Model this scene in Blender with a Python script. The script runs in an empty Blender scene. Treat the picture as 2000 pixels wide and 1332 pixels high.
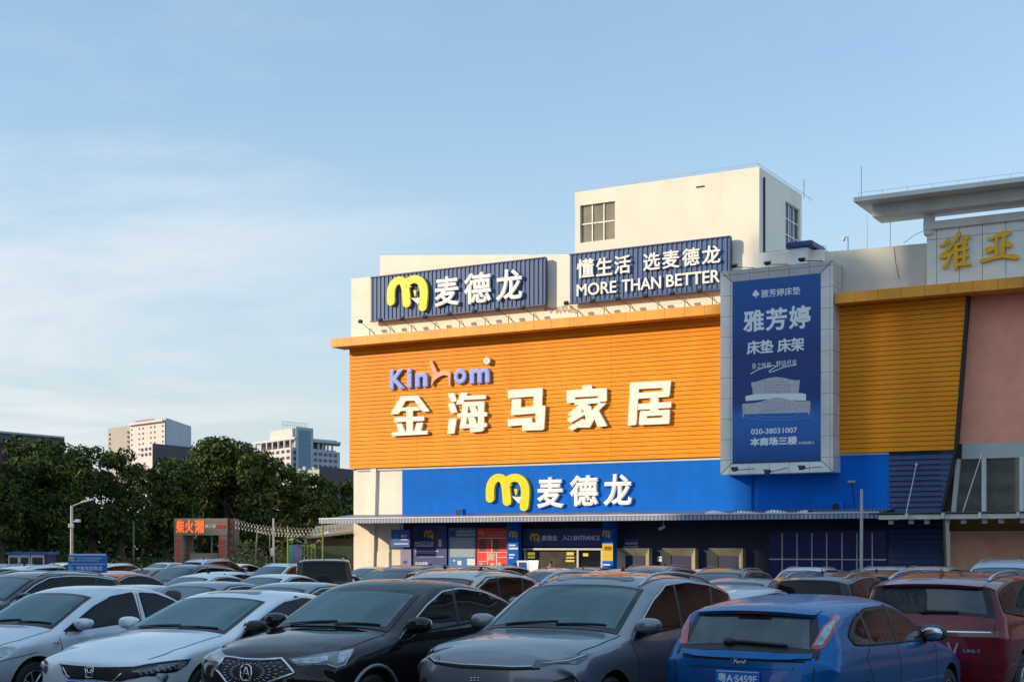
import bpy, bmesh, math, random
from mathutils import Vector, Matrix
from mathutils.bvhtree import BVHTree
from mathutils.geometry import delaunay_2d_cdt
R = math.radians
S = bpy.context.scene
COL = S.collection
PI = math.pi

# ------------------------------------------------------------------ camera, sky, sun, exposure
CAM_Z = 1.98
F, CX, HY = 2777.0, 1000.0, 1065.0        # focal length and principal column / horizon row in photo pixels
cam_d = bpy.data.cameras.new('camera')
cam = bpy.data.objects.new('camera', cam_d)
COL.objects.link(cam)
cam.location = (0, 0, CAM_Z)
cam.rotation_euler = (R(90), 0, 0)
cam_d.sensor_width = 36
cam_d.lens = F / 2000 * 36
cam_d.shift_y = (HY - 666) / 2000
cam_d.clip_end = 6000
cam_d.dof.use_dof = False
S.camera = cam

SUN_EL = R(20)
SUN_DIR = Vector((-.966 * math.cos(SUN_EL), -.259 * math.cos(SUN_EL), math.sin(SUN_EL)))   # towards the sun
sun_d = bpy.data.lights.new('sun', 'SUN')
sun_d.energy = 2.55
sun_d.angle = R(.53)
sun_d.color = (1, .80, .54)
sun = bpy.data.objects.new('sun', sun_d)
COL.objects.link(sun)
sun.rotation_euler = SUN_DIR.to_track_quat('Z', 'Y').to_euler()
sun.location = (-60, -10, 60)

W = bpy.data.worlds.new('World')
S.world = W
W.use_nodes = True
nt = W.node_tree
bg = nt.nodes['Background']
sky = nt.nodes.new('ShaderNodeTexSky')
sky.sky_type = 'NISHITA'
sky.sun_disc = False
sky.sun_elevation = SUN_EL
sky.sun_rotation = math.atan2(SUN_DIR.x, SUN_DIR.y)
sky.altitude = 0
sky.air_density = 1.0
sky.dust_density = .8
sky.ozone_density = 2.2
def wn(t, **kw):
    n = nt.nodes.new(t)
    for k, v in kw.items():
        setattr(n, k, v)
    return n
def wm(op, a, b=None):
    n = wn('ShaderNodeMath', operation=op)
    for i, v in enumerate((a, b)):
        if v is None: continue
        if isinstance(v, (int, float)): n.inputs[i].default_value = v
        else: nt.links.new(v, n.inputs[i])
    return n.outputs[0]
# thin streaky clouds, laid on a level sheet high overhead
tc = wn('ShaderNodeTexCoord')
sp = wn('ShaderNodeSeparateXYZ'); nt.links.new(tc.outputs['Generated'], sp.inputs[0])
dz = wm('MAXIMUM', sp.outputs[2], .02)
cb = wn('ShaderNodeCombineXYZ')
nt.links.new(wm('DIVIDE', sp.outputs[0], wm('ADD', dz, .06)), cb.inputs[0])
nt.links.new(wm('DIVIDE', sp.outputs[1], wm('ADD', dz, .06)), cb.inputs[1])
mp = wn('ShaderNodeMapping'); nt.links.new(cb.outputs[0], mp.inputs[0])
mp.inputs['Rotation'].default_value = (0, 0, R(4))
mp.inputs['Scale'].default_value = (.5, .42, 1)
mp.inputs['Location'].default_value = (.9, 1.6, 0)
nz = wn('ShaderNodeTexNoise'); nt.links.new(mp.outputs[0], nz.inputs[0])
nz.inputs['Scale'].default_value = .9; nz.inputs['Detail'].default_value = 9; nz.inputs['Roughness'].default_value = .58
nz.inputs['Distortion'].default_value = .35
mr = wn('ShaderNodeMapRange'); nt.links.new(nz.outputs['Fac'], mr.inputs[0])
mr.inputs[1].default_value = .45; mr.inputs[2].default_value = .63; mr.interpolation_type = 'SMOOTHSTEP'
# more cloud towards the sun's side of the sky
side = wn('ShaderNodeMapRange'); nt.links.new(sp.outputs[0], side.inputs[0])
side.inputs[1].default_value = .03; side.inputs[2].default_value = -.30
side.inputs[3].default_value = .06; side.inputs[4].default_value = .82
cf = wm('MULTIPLY', mr.outputs[0], side.outputs[0])
def layer(base, fac, col):
    m = wn('ShaderNodeMix', data_type='RGBA')
    if isinstance(fac, float): m.inputs['Factor'].default_value = fac
    else: nt.links.new(fac, m.inputs['Factor'])
    nt.links.new(base, m.inputs['A']); m.inputs['B'].default_value = (*col, 1)
    return m.outputs['Result']
out = layer(sky.outputs[0], .40, (1.4, 2.2, 2.7))            # haze
hz = wn('ShaderNodeMapRange', interpolation_type='SMOOTHSTEP'); nt.links.new(sp.outputs[2], hz.inputs[0])
hz.inputs[1].default_value = .34; hz.inputs[2].default_value = -.04; hz.inputs[3].default_value = 0; hz.inputs[4].default_value = .95
out = layer(out, hz.outputs[0], (2.5, 2.8, 2.93))            # grey blue haze low over the horizon
out = layer(out, cf, (3.3, 3.45, 3.55))                         # streaky cloud
ov = wn('ShaderNodeMapRange', interpolation_type='SMOOTHSTEP'); nt.links.new(sp.outputs[2], ov.inputs[0])
ov.inputs[1].default_value = .40; ov.inputs[2].default_value = .80; ov.inputs[3].default_value = 0; ov.inputs[4].default_value = .95
n2 = wn('ShaderNodeTexNoise'); nt.links.new(cb.outputs[0], n2.inputs[0]); n2.inputs['Scale'].default_value = 2.2; n2.inputs['Detail'].default_value = 7
r2 = wn('ShaderNodeMapRange'); nt.links.new(n2.outputs['Fac'], r2.inputs[0]); r2.inputs[1].default_value = .40; r2.inputs[2].default_value = .62; r2.inputs[3].default_value = .25; r2.inputs[4].default_value = 1
out = layer(out, wm('MULTIPLY', ov.outputs[0], r2.outputs[0]), (2.3, 3.5, 4.9))   # bright cloud added overhead, out of view, to lift the fill light
nt.links.new(out, bg.inputs[0])
bg.inputs[1].default_value = .15
vs = S.view_settings
vs.view_transform = 'Standard'; vs.look = 'None'; vs.exposure = .78; vs.gamma = 1; vs.use_curve_mapping = False
S.cycles.max_bounces = 6; S.cycles.diffuse_bounces = 3; S.cycles.glossy_bounces = 4
S.cycles.transparent_max_bounces = 8
S.cycles.sample_clamp_indirect = 4

# ------------------------------------------------------------------ helpers
def smooth(a, b, x):
    t = min(1, max(0, (x - a) / (b - a)))
    return t * t * (3 - 2 * t)
def gz(x, y):
    "ground height: the lot falls a little towards the store"
    return -.45 * min(1, max(0, (y - 15) / 45))
TH = math.atan2(-.4994, .8664)             # the store front is turned by this
SD = Vector((.8664, -.4994, 0)); IN = Vector((.4994, .8664, 0))
DN = 64.98
def _s(u, yb):
    t = (DN + yb) / (u * IN.x + IN.y)
    return u * t * SD.x + t * SD.y, t
S0 = _s((682 - CX) / F, 0)[0]
def fb(x, y, yb=0.0):
    "photo point on the plane yb behind the store front -> (s along the front, z)"
    s, t = _s((x - CX) / F, yb)
    return s - S0, CAM_Z - (y - HY) / F * t
def fs(x, yb=0.0): return fb(x, HY, yb)[0]
BO = SD * S0 + IN * DN                     # building frame origin: left end of the front
BM = Matrix.Translation(BO) @ Matrix.Rotation(TH, 4, 'Z')
GB = -.45                                   # ground at the store
def bp(s, yb, z=0): return BM @ Vector((s, yb, z))
def at(x, Y, y=None, z=0):
    return Vector(((x - CX) / F * Y, Y, z if y is None else CAM_Z - (y - HY) / F * Y))

def fillet(pts, r, n=5, closed=True):
    "round the corners of a 2D polygon by distance r (number or per-corner list)"
    out = []; N = len(pts)
    for i, p in enumerate(pts):
        p = Vector(p); rr = r[i] if isinstance(r, (list, tuple)) else r
        if (not closed and i in (0, N - 1)) or rr <= 0:
            out.append(tuple(p)); continue
        a = Vector(pts[i - 1]); b = Vector(pts[(i + 1) % N])
        da = min(rr, (a - p).length * .48); db = min(rr, (b - p).length * .48)
        pa = p + (a - p).normalized() * da; pb = p + (b - p).normalized() * db
        for k in range(n + 1):
            t = k / n
            q = pa * (1 - t) ** 2 + p * 2 * t * (1 - t) + pb * t * t
            out.append(tuple(q))
    return out

class MB:
    def __init__(self, M=None):
        self.v = []; self.f = []; self.M = M or Matrix()
    def add(self, vs, fs, M=None):
        o = len(self.v); T = self.M @ M if M else self.M
        self.v += [T @ Vector(p) for p in vs]
        self.f += [tuple(i + o for i in f) for f in fs]
        return self
    def box(self, x0, x1, y0, y1, z0, z1, M=None):
        return self.add([(x0,y0,z0),(x1,y0,z0),(x1,y1,z0),(x0,y1,z0),(x0,y0,z1),(x1,y0,z1),(x1,y1,z1),(x0,y1,z1)],
                 [(0,3,2,1),(4,5,6,7),(0,1,5,4),(1,2,6,5),(2,3,7,6),(3,0,4,7)], M)
    def bbox(self, x0, x1, y0, y1, z0, z1, b, M=None):
        "box with chamfered vertical and horizontal edges"
        vs = []
        for z, i in ((z0, b), (z0 + b, 0), (z1 - b, 0), (z1, b)):
            c = b
            X0, X1, Y0, Y1 = x0 + i, x1 - i, y0 + i, y1 - i
            vs += [(X0 + c, Y0, z), (X1 - c, Y0, z), (X1, Y0 + c, z), (X1, Y1 - c, z), (X1 - c, Y1, z), (X0 + c, Y1, z), (X0, Y1 - c, z), (X0, Y0 + c, z)]
        fs = [tuple(range(7, -1, -1)), tuple(range(24, 32))]
        for r in range(3):
            for k in range(8):
                fs.append((r*8 + k, r*8 + (k+1) % 8, r*8 + 8 + (k+1) % 8, r*8 + 8 + k))
        return self.add(vs, fs, M)
    def prism(self, poly, a, b, axis='y', M=None):
        "2D polygon pushed along an axis from a to b; poly is (x,z) for y, (x,y) for z, (y,z) for x"
        n = len(poly)
        def P(p, t):
            return {'y': (p[0], t, p[1]), 'z': (p[0], p[1], t), 'x': (t, p[0], p[1])}[axis]
        vs = [P(p, a) for p in poly] + [P(p, b) for p in poly]
        fs = [tuple(range(n)), tuple(range(2*n - 1, n - 1, -1))]
        fs += [(i, i + n, (i+1) % n + n, (i+1) % n) for i in range(n)]
        return self.add(vs, fs, M)
    def tube(self, p, q, r, r2=None, n=8, M=None, caps=True):
        p = Vector(p); q = Vector(q); r2 = r if r2 is None else r2
        d = (q - p)
        if d.length < 1e-6: return self
        d.normalize()
        u = d.orthogonal().normalized(); w = d.cross(u)
        vs = []
        for c, rr in ((p, r), (q, r2)):
            for k in range(n):
                a = 2 * PI * k / n
                vs.append(c + (u * math.cos(a) + w * math.sin(a)) * rr)
        fs = [(k, (k+1) % n, (k+1) % n + n, k + n) for k in range(n)]
        if caps: fs += [tuple(range(n - 1, -1, -1)), tuple(range(n, 2*n))]
        return self.add(vs, fs, M)
    def path(self, pts, r, n=6, M=None):
        N = len(pts); pts = [Vector(p) for p in pts]; o = len(self.v); T = self.M @ M if M else self.M; u = None
        for i, p in enumerate(pts):
            d = pts[min(N - 1, i + 1)] - pts[max(0, i - 1)]
            if d.length < 1e-7: d = Vector((0, 0, 1))
            d.normalize()
            u = d.orthogonal() if u is None else u - d * u.dot(d)
            if u.length < 1e-6: u = d.orthogonal()
            u.normalize(); w = d.cross(u)
            for k in range(n):
                a = 2 * PI * k / n; self.v.append(T @ (p + (u * math.cos(a) + w * math.sin(a)) * r))
        for i in range(N - 1):
            for k in range(n):
                self.f.append((o + i*n + k, o + i*n + (k+1) % n, o + (i+1)*n + (k+1) % n, o + (i+1)*n + k))
        self.f += [tuple(o + k for k in range(n - 1, -1, -1)), tuple(o + (N-1)*n + k for k in range(n))]
        return self
    def lathe(self, prof, n=20, M=None):
        "profile of (radius, z) turned about z"
        vs = []; fs = []; m = len(prof)
        for k in range(n):
            a = 2 * PI * k / n
            vs += [(r * math.cos(a), r * math.sin(a), z) for r, z in prof]
        for k in range(n):
            for j in range(m - 1):
                fs.append((k*m + j, ((k+1) % n)*m + j, ((k+1) % n)*m + j + 1, k*m + j + 1))
        return self.add(vs, fs, M)
    def ell(self, c, rx, ry, rz, e=2.0, nu=14, nv=9, M=None):
        "superellipsoid"
        def sg(x, p): return math.copysign(abs(x) ** p, x)
        p = 2 / e; vs = []; fs = []
        for j in range(nv + 1):
            b = -PI / 2 + PI * j / nv
            for i in range(nu):
                a = 2 * PI * i / nu
                vs.append((c[0] + rx * sg(math.cos(b), p) * sg(math.cos(a), p), c[1] + ry * sg(math.cos(b), p) * sg(math.sin(a), p), c[2] + rz * sg(math.sin(b), p)))
        for j in range(nv):
            for i in range(nu):
                fs.append((j*nu + i, j*nu + (i+1) % nu, (j+1)*nu + (i+1) % nu, (j+1)*nu + i))
        return self.add(vs, fs, M)

def build(name, mb, m, parent=None, smooth_=False, fix=True, angle=None):
    "link a mesh as ONE object; mb holds world points, stored relative to the parent"
    me = bpy.data.meshes.new(name)
    vs = mb.v
    if parent is not None:
        I = parent.matrix_basis.inverted() if parent.parent is None else (parent.parent.matrix_basis @ parent.matrix_basis).inverted()
        vs = [I @ p for p in vs]
    me.from_pydata([tuple(p) for p in vs], [], mb.f)
    if fix:
        b = bmesh.new(); b.from_mesh(me)
        bmesh.ops.recalc_face_normals(b, faces=b.faces)
        b.to_mesh(me); b.free()
    if smooth_:
        me.shade_smooth()
        if angle: me.set_sharp_from_angle(angle=R(angle))
    if m is not None: me.materials.append(m)
    me.update()
    o = bpy.data.objects.new(name, me)
    COL.objects.link(o)
    if parent is not None: o.parent = parent
    return o
def tag(o, label=None, cat=None, group=None, kind=None):
    if label: o['label'] = label
    if cat: o['category'] = cat
    if group: o['group'] = group
    if kind: o['kind'] = kind
    return o
def thing(name, label, cat, loc=(0,0,0), rz=0, group=None):
    o = bpy.data.objects.new(name, None); COL.objects.link(o)
    o.empty_display_size = .3
    o.location = loc; o.rotation_euler = (0, 0, rz)
    o.matrix_basis = Matrix.Translation(Vector(loc)) @ Matrix.Rotation(rz, 4, 'Z')
    return tag(o, label, cat, group)
def bthing(name, label, cat, s, yb, z, group=None):
    return thing(name, label, cat, bp(s, yb, z), TH, group)
def BB(): return MB(BM)

# ------------------------------------------------------------------ materials
MATS = {}
def mat(name, col, rough=.6, metal=0, var=.12, vs=3.0, bump=0, bs=30, coat=0, dirt=None, dirt_amt=.0, spec=None, emit=None, flake=0):
    if name in MATS: return MATS[name]
    m = bpy.data.materials.new(name); m.use_nodes = True
    t = m.node_tree; N = t.nodes; L = t.links
    p = N['Principled BSDF']
    p.inputs['Roughness'].default_value = rough
    p.inputs['Metallic'].default_value = metal
    if coat:
        p.inputs['Coat Weight'].default_value = coat; p.inputs['Coat Roughness'].default_value = .03
    if spec is not None: p.inputs['Specular IOR Level'].default_value = spec
    tc = N.new('ShaderNodeTexCoord')
    nz = N.new('ShaderNodeTexNoise'); nz.inputs['Scale'].default_value = vs; nz.inputs['Detail'].default_value = 6; nz.inputs['Roughness'].default_value = .62
    L.new(tc.outputs['Object'], nz.inputs[0])
    rr = N.new('ShaderNodeMapRange'); L.new(nz.outputs['Fac'], rr.inputs[0])
    rr.inputs[1].default_value = .3; rr.inputs[2].default_value = .7
    rr.inputs[3].default_value = 1 - var; rr.inputs[4].default_value = 1 + var
    mm = N.new('ShaderNodeMix'); mm.data_type = 'RGBA'; mm.blend_type = 'MULTIPLY'; mm.inputs['Factor'].default_value = 1
    mm.inputs['A'].default_value = (*col, 1); L.new(rr.outputs[0], mm.inputs['B'])
    out = mm.outputs['Result']
    if dirt:
        n2 = N.new('ShaderNodeTexNoise'); n2.inputs['Scale'].default_value = dirt[3] if len(dirt) > 3 else .7
        n2.inputs['Detail'].default_value = 8; n2.inputs['Roughness'].default_value = .7
        mpg = N.new('ShaderNodeMapping'); mpg.inputs['Scale'].default_value = (1, 1, .25)
        L.new(tc.outputs['Object'], mpg.inputs[0]); L.new(mpg.outputs[0], n2.inputs[0])
        r2 = N.new('ShaderNodeMapRange'); L.new(n2.outputs['Fac'], r2.inputs[0])
        r2.inputs[1].default_value = .48; r2.inputs[2].default_value = .78; r2.inputs[3].default_value = 0; r2.inputs[4].default_value = dirt_amt
        m2 = N.new('ShaderNodeMix'); m2.data_type = 'RGBA'
        L.new(r2.outputs[0], m2.inputs['Factor']); L.new(out, m2.inputs['A']); m2.inputs['B'].default_value = (*dirt[:3], 1)
        out = m2.outputs['Result']
    L.new(out, p.inputs['Base Color'])
    if bump:
        n3 = N.new('ShaderNodeTexNoise'); n3.inputs['Scale'].default_value = bs; n3.inputs['Detail'].default_value = 4
        L.new(tc.outputs['Object'], n3.inputs[0])
        b = N.new('ShaderNodeBump'); b.inputs['Strength'].default_value = bump; b.inputs['Distance'].default_value = .02
        L.new(n3.outputs['Fac'], b.inputs['Height']); L.new(b.outputs[0], p.inputs['Normal'])
    if emit:
        p.inputs['Emission Color'].default_value = (*emit[:3], 1); p.inputs['Emission Strength'].default_value = emit[3]
    MATS[name] = m
    return m
def grid_lines(m, dirs, width, dark):
    "joint lines of a panelled surface, in the store's frame (x along, z up); dirs: ((axis, pitch, offset), ...)"
    t = m.node_tree; N = t.nodes; L = t.links; p = N['Principled BSDF']
    src = p.inputs['Base Color'].links[0].from_socket
    tc = N.new('ShaderNodeTexCoord'); sp = N.new('ShaderNodeSeparateXYZ'); L.new(tc.outputs['Object'], sp.inputs[0])
    fac = None
    for ax, pitch, off in dirs:
        def M(op, a, b):
            n = N.new('ShaderNodeMath'); n.operation = op
            for i, v in enumerate((a, b)):
                if isinstance(v, (int, float)): n.inputs[i].default_value = v
                else: L.new(v, n.inputs[i])
            return n.outputs[0]
        a = M('ADD', sp.outputs[ax], off + 1000 * pitch)
        a = M('MODULO', a, pitch); a = M('LESS_THAN', a, width)
        fac = a if fac is None else M('MAXIMUM', fac, a)
    mx = N.new('ShaderNodeMix'); mx.data_type = 'RGBA'
    L.new(fac, mx.inputs['Factor']); L.new(src, mx.inputs['A']); mx.inputs['B'].default_value = (*dark, 1)
    L.new(mx.outputs['Result'], p.inputs['Base Color'])
    return m

# ------------------------------------------------------------------ lettering
_tm = {}
def text_mesh(s, bold=0.0, depth=.05):
    "verts and faces of a line of writing, one em = 1, origin at its lower left, thick outwards along +z"
    key = (s, bold, depth)
    if key in _tm: return _tm[key]
    c = bpy.data.curves.new('lettering', 'FONT'); c.body = s; c.size = 1
    c.extrude = depth / 2; c.bevel_depth = bold; c.bevel_resolution = 1; c.resolution_u = 4
    o = bpy.data.objects.new('lettering', c); COL.objects.link(o)
    bpy.context.view_layer.update()
    dg = bpy.context.evaluated_depsgraph_get()
    me = bpy.data.meshes.new_from_object(o.evaluated_get(dg))
    v = [tuple(q.co) for q in me.vertices]; f = [tuple(q.vertices) for q in me.polygons]
    bpy.data.objects.remove(o); bpy.data.curves.remove(c); bpy.data.meshes.remove(me)
    x0 = min(q[0] for q in v); x1 = max(q[0] for q in v); y0 = min(q[1] for q in v); y1 = max(q[1] for q in v)
    v = [(a - x0, b - y0, c_) for a, b, c_ in v]
    _tm[key] = (v, f, x1 - x0, y1 - y0)
    return _tm[key]
def put_text(mb, s, x0, x1, z0, z1, yb, bold=0.0, depth=.06, shear=0, thick=None):
    "fit writing into the box x0..x1, z0..z1 on the plane y=yb, standing off towards -y"
    v, f, w, h = text_mesh(s, bold, .08)
    sx = (x1 - x0) / w; sz = (z1 - z0) / h
    zs = [q[2] for q in v]; zm = (max(zs) - min(zs))
    k = (thick or depth) / zm; zc = min(zs)
    mb.add([(x0 + a * sx + shear * b * sz, yb - (c - zc) * k, z0 + b * sz) for a, b, c in v], f)
    return mb
# ------------------------------------------------------------------ ground
m_asph = mat('asphalt', (.055, .056, .06), .9, var=.3, vs=1.2, bump=.3, bs=60, dirt=(.09, .085, .08, .25), dirt_amt=.5)
g = MB()
ys_ = [-60, 0, 15] + [15 + 4.5 * k for k in range(1, 11)] + [90, 140, 300, 900, 3000, 5600]
xs_ = [-4000, -600, -120, -60, -30, 0, 30, 60, 120, 600, 4000]
for y in ys_:
    for x in xs_: g.v.append(Vector((x, y, gz(x, y))))
for j in range(len(ys_) - 1):
    for i in range(len(xs_) - 1):
        a = j * len(xs_) + i
        g.f.append((a, a + 1, a + 1 + len(xs_), a + len(xs_)))
tag(build('ground', g, m_asph, smooth_=False), kind='structure')

# ------------------------------------------------------------------ store: materials
m_cream = mat('cream render', (.86, .79, .68), .85, var=.06, vs=.5, bump=.12, bs=8, dirt=(.55, .48, .38, .5), dirt_amt=.38)
m_creamp = grid_lines(mat('cream panels', (.86, .79, .68), .7, var=.04, vs=.6, dirt=(.5, .44, .36, .4), dirt_amt=.2), ((0, 1.2, .1), (2, 1.2, .3)), .012, (.66, .59, .50))
m_yel = mat('yellow cladding', (.86, .285, .010), .5, var=.10, vs=.35, dirt=(.90, .39, .035, .6), dirt_amt=.6, spec=.15)
grid_lines(m_yel, ((0, 5.9, 1.3),), .03, (.55, .16, .003))
m_gap = mat('cladding joint', (.30, .11, .012), .7)
m_corn = grid_lines(mat('orange fascia', (.84, .34, .025), .45, var=.16, vs=.7, dirt=(.50, .18, .02, .9), dirt_amt=.5), ((0, 1.05, .2),), .022, (.25, .10, .02))
m_blue = mat('blue fascia paint', (.001, .14, .62), .7, var=.10, vs=.8, bump=.06, bs=25, dirt=(.004, .11, .46, .7), dirt_amt=.45, spec=.15)
grid_lines(m_blue, ((0, 3.05, .7),), .018, (.001, .07, .36))
m_board = mat('blue corrugated sheet', (.036, .098, .25), .5, var=.10, vs=1.5, dirt=(.12, .20, .36, 1.2), dirt_amt=.4)
m_white = mat('white letter acrylic', (.88, .88, .86), .45, var=.03)
m_logo = mat('yellow letter acrylic', (.92, .68, .0), .4, var=.03)
m_navy = mat('navy painted wall', (.018, .022, .065), .7, var=.18, vs=1.2)
m_navy2 = mat('navy panel', (.012, .035, .15), .45, var=.12, vs=1.5)
m_steel = mat('grey steel', (.22, .23, .25), .45, .6, var=.15)
m_dark = mat('dark metal', (.025, .026, .03), .5, .3, var=.2)
m_black = mat('black rubber', (.012, .012, .013), .7)
m_glassd = mat('dark glass', (.012, .015, .018), .06, spec=.7, var=.1)
m_alum = mat('white aluminium', (.62, .64, .66), .4, .2, var=.1)
m_slat = grid_lines(mat('canopy edge sheet', (.31, .36, .48), .5, .2, var=.1, vs=2), ((0, .20, .0),), .10, (.15, .18, .27))
m_shed = mat('canopy roof sheet', (.16, .19, .27), .5, .3, var=.15)
m_grey = mat('grey concrete', (.40, .39, .38), .8, var=.10, vs=.8, dirt=(.20, .19, .18, .8), dirt_amt=.45)
m_greylt = mat('pale concrete', (.70, .69, .66), .8, var=.08, vs=.8, dirt=(.33, .31, .28, .6), dirt_amt=.4)
m_louv = mat('navy louvre', (.016, .045, .14), .45, .1, var=.15)
m_pink = mat('pink stone cladding', (.95, .37, .25), .7, var=.10, vs=.9, dirt=(.75, .29, .20, .5), dirt_amt=.4)
m_pinklt = mat('pale pink panel', (.90, .44, .29), .7, var=.14, vs=1.4)
m_gold = mat('gold letter', (.88, .48, .008), .38, .1, var=.08)

Z0 = GB
s_r = fs(1888)
# ------------------------------------------------------------------ store building
store = bthing('store_building', 'large store clad in yellow slats over a blue band, with cream upper walls', 'store', 0, 0, Z0)
sT, zT = fb(682, 657)                       # underside of fascia at the wall
zyb = fb(682, 916)[1]                       # lower edge of the yellow cladding
zcs = fb(760, 1008)[1]                      # lower edge of the blue band
sB = fs(783)
zct = fb(646, 662, -.9)[1]                  # top of the fascia
sEnd = fs(1889)
# carcass: walls set in their planes
w = BB()
w.box(0.1, fs(1828), .45, 40, Z0, zct)                       # body behind everything
w.box(.15, sB, .22, .45, Z0, zyb + .1)                        # cream pier at the corner
build('wall', w, m_cream, store)
pl = BB()                                                   # leaning corner pilaster
pl.add([(fs(723), .06, zyb), (fs(733), .06, zyb), (fs(727), .06, Z0), (fs(716), .06, Z0),
        (fs(723), .23, zyb), (fs(733), .23, zyb), (fs(727), .23, Z0), (fs(716), .23, Z0)],
       [(0, 1, 2, 3), (4, 5, 6, 7), (0, 1, 5, 4), (1, 2, 6, 5), (2, 3, 7, 6), (3, 0, 4, 7)])
build('pilaster', pl, m_creamp, store)
hd = BB(); a0, z_ = fb(727, 1077, .22); a1, z1_ = fb(760, 1110, .22)
hd.box(a0, a1, .19, .218, z1_, z_); build('hatch', hd, m_creamp, store)
# parapet above the fascia, raked top
P = [fb(686, 665, .4), fb(686, 545, .4), fb(718, 541, .4), fb(743, 538, .4), fb(743, 499, .4), fb(1113, 497, .4), fb(1126, 494, .4), fb(1126, 493, .4)]
sp1 = fs(1487, .4); zpr = fb(1500, 490, .4)[1]; ztopp = fb(1605, 488, .4)[1]
P += [fb(1126, 520, .4), (fs(1440, .4), zpr), (fs(1612, .4), ztopp), (fs(1612, .4), zct - .3), (P[0][0], zct - .3)]
pp = BB(); pp.prism(P, .4, 1.2); build('parapet', pp, m_creamp, store)
m_stain = mat('soot stain', (.46, .39, .30), .9, var=.5, vs=4)
st = BB()
random.seed(4)
for k in range(16):
    x = 1066 + k * 4 + random.uniform(-2, 2)
    a, zb = fb(x, 612 + random.uniform(-4, 3), .4); h = random.uniform(.12, .45)
    st.add([(a - .12, .396 - k*.0001, zb + h), (a + .14, .396 - k*.0001, zb + h * .9), (a + .03, .396 - k*.0001, zb), (a - .02, .396 - k*.0001, zb)], [(0, 1, 2, 3)])
build('stain', st, m_stain, store, fix=False)
# slatted yellow cladding
cl = BB(); gp = BB()
zy1 = zct - .12
pitch = (zT - zyb) / 34.0
def slats(mb, s0, s1f, z0, z1, pitch, y0, th):
    z = z0
    while z < z1 - pitch * .3:
        za, zb = z + pitch * .10, min(z + pitch, z1)
        e0 = s1f(za); e1 = s1f(zb)
        mb.add([(s0, y0, za), (e0, y0, za), (e1, y0 - th * .55, zb), (s0, y0 - th * .55, zb),
                (s0, y0 + .10, za), (e0, y0 + .10, za), (e1, y0 + .10, zb), (s0, y0 + .10, zb)],
               [(0, 1, 2, 3), (4, 5, 6, 7), (0, 1, 5, 4), (1, 2, 6, 5), (2, 3, 7, 6), (3, 0, 4, 7)])
        z += pitch
sL = fs(1420)
slats(cl, 0, lambda z: sL, zyb, zy1, pitch, 0, -.05)
gp.box(.02, sL, .07, .3, zyb + .02, zy1)
build('cladding', cl, m_yel, store); build('joint', gp, m_gap, store)
cl2 = BB()
A1, zA1 = fb(1888, 583); A2, zA2 = fb(1864, 880)
edge = lambda z: A2 + (A1 - A2) * (z - zA2) / (zA1 - zA2)
zyb2 = fb(1700, 884)[1]
slats(cl2, fs(1600), edge, zyb2, zy1 - .02, pitch, 0, -.05)
build('cladding', cl2, m_yel, store)
gp2 = BB(); gp2.prism([(fs(1600), zyb2 + .02), (edge(zyb2) - .03, zyb2 + .02), (edge(zy1) - .03, zy1), (fs(1600), zy1)], .07, .44); build('joint', gp2, m_gap, store)
lp = BB(); lp.box(.4, fs(1735), .12, .44, zyb - .12, zyb - .005); build('ledge', lp, m_greylt, store)
# projecting orange fascia along the whole front
fc = BB(); zcb = zct - .47
fc.box(fs(646, -.9), fs(1412, -.9), -.9, .38, zcb, zct)
build('cornice', fc, m_corn, store)
fc = BB(); fc.box(fs(1630, -.9), fs(2120, -.9) + 50, -.9, .37, zcb, zct)
build('cornice', fc, m_corn, store)
# blue band
bl = BB(); bl.box(sB, fs(1735), .13, .44, zcs - .25, zyb - .125); build('fascia', bl, m_blue, store)
dp = BB(); a = fs(1466); dp.tube((a, .06, zyb - 1.0), (a, .06, zcs), .06); build('downpipe', dp, m_blue, store)
# navy louvre, upper part beside the blue band and lower part beneath the glass canopy
lv = BB()
B1, zB1 = fb(1864, 880, .02); B2, zB2 = fb(1838, 1000, .02); B3, zB3 = fb(1843, 1105, .02)
edgeb = lambda z: B2 + (B1 - B2) * (z - zB2) / (zB1 - zB2)
slats(lv, fs(1735), edgeb, zB2, zyb2 - .04, .24, .06, -.14)
slats(lv, fs(1735), lambda z: B2 + (B3 - B2) * (z - zB2) / (zB3 - zB2), Z0, zB2 - .35, .26, .06, -.14)
lv.box(fs(1735), edgeb(zB2) - .05, .12, .44, Z0, zyb2 - .05)
build('louvre', lv, m_louv, store)
bk = BB(); bk.prism([(A1 - .02, zA1 + .1), (A1 + .08, zA1 + .1), (A2 + .08, zA2), (B2 + .08, zB2), (B3 + .07, Z0), (B3 - .05, Z0), (B2 - .02, zB2), (A2 - .02, zA2)], -.02, .5)
build('edge_trim', bk, m_dark, store)
# lower storey wall under the canopy
zlow = zcs - .15
lw = BB(); lw.box(fs(775), fs(1735), .25, .44, Z0, zlow); build('lower_wall', lw, m_navy, store)
# round corner columns, painted blue
for x0, x1 in ((992, 1018), (1178, 1206)):
    c = BB(); a, b = fs(x0, -.1), fs(x1, -.1); r = (b - a) / 2
    c.tube(((a + b) / 2, -.1, Z0), ((a + b) / 2, -.1, zlow), r, n=24)
    o = build('column', c, m_blue, store, smooth_=True, angle=40)
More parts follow.
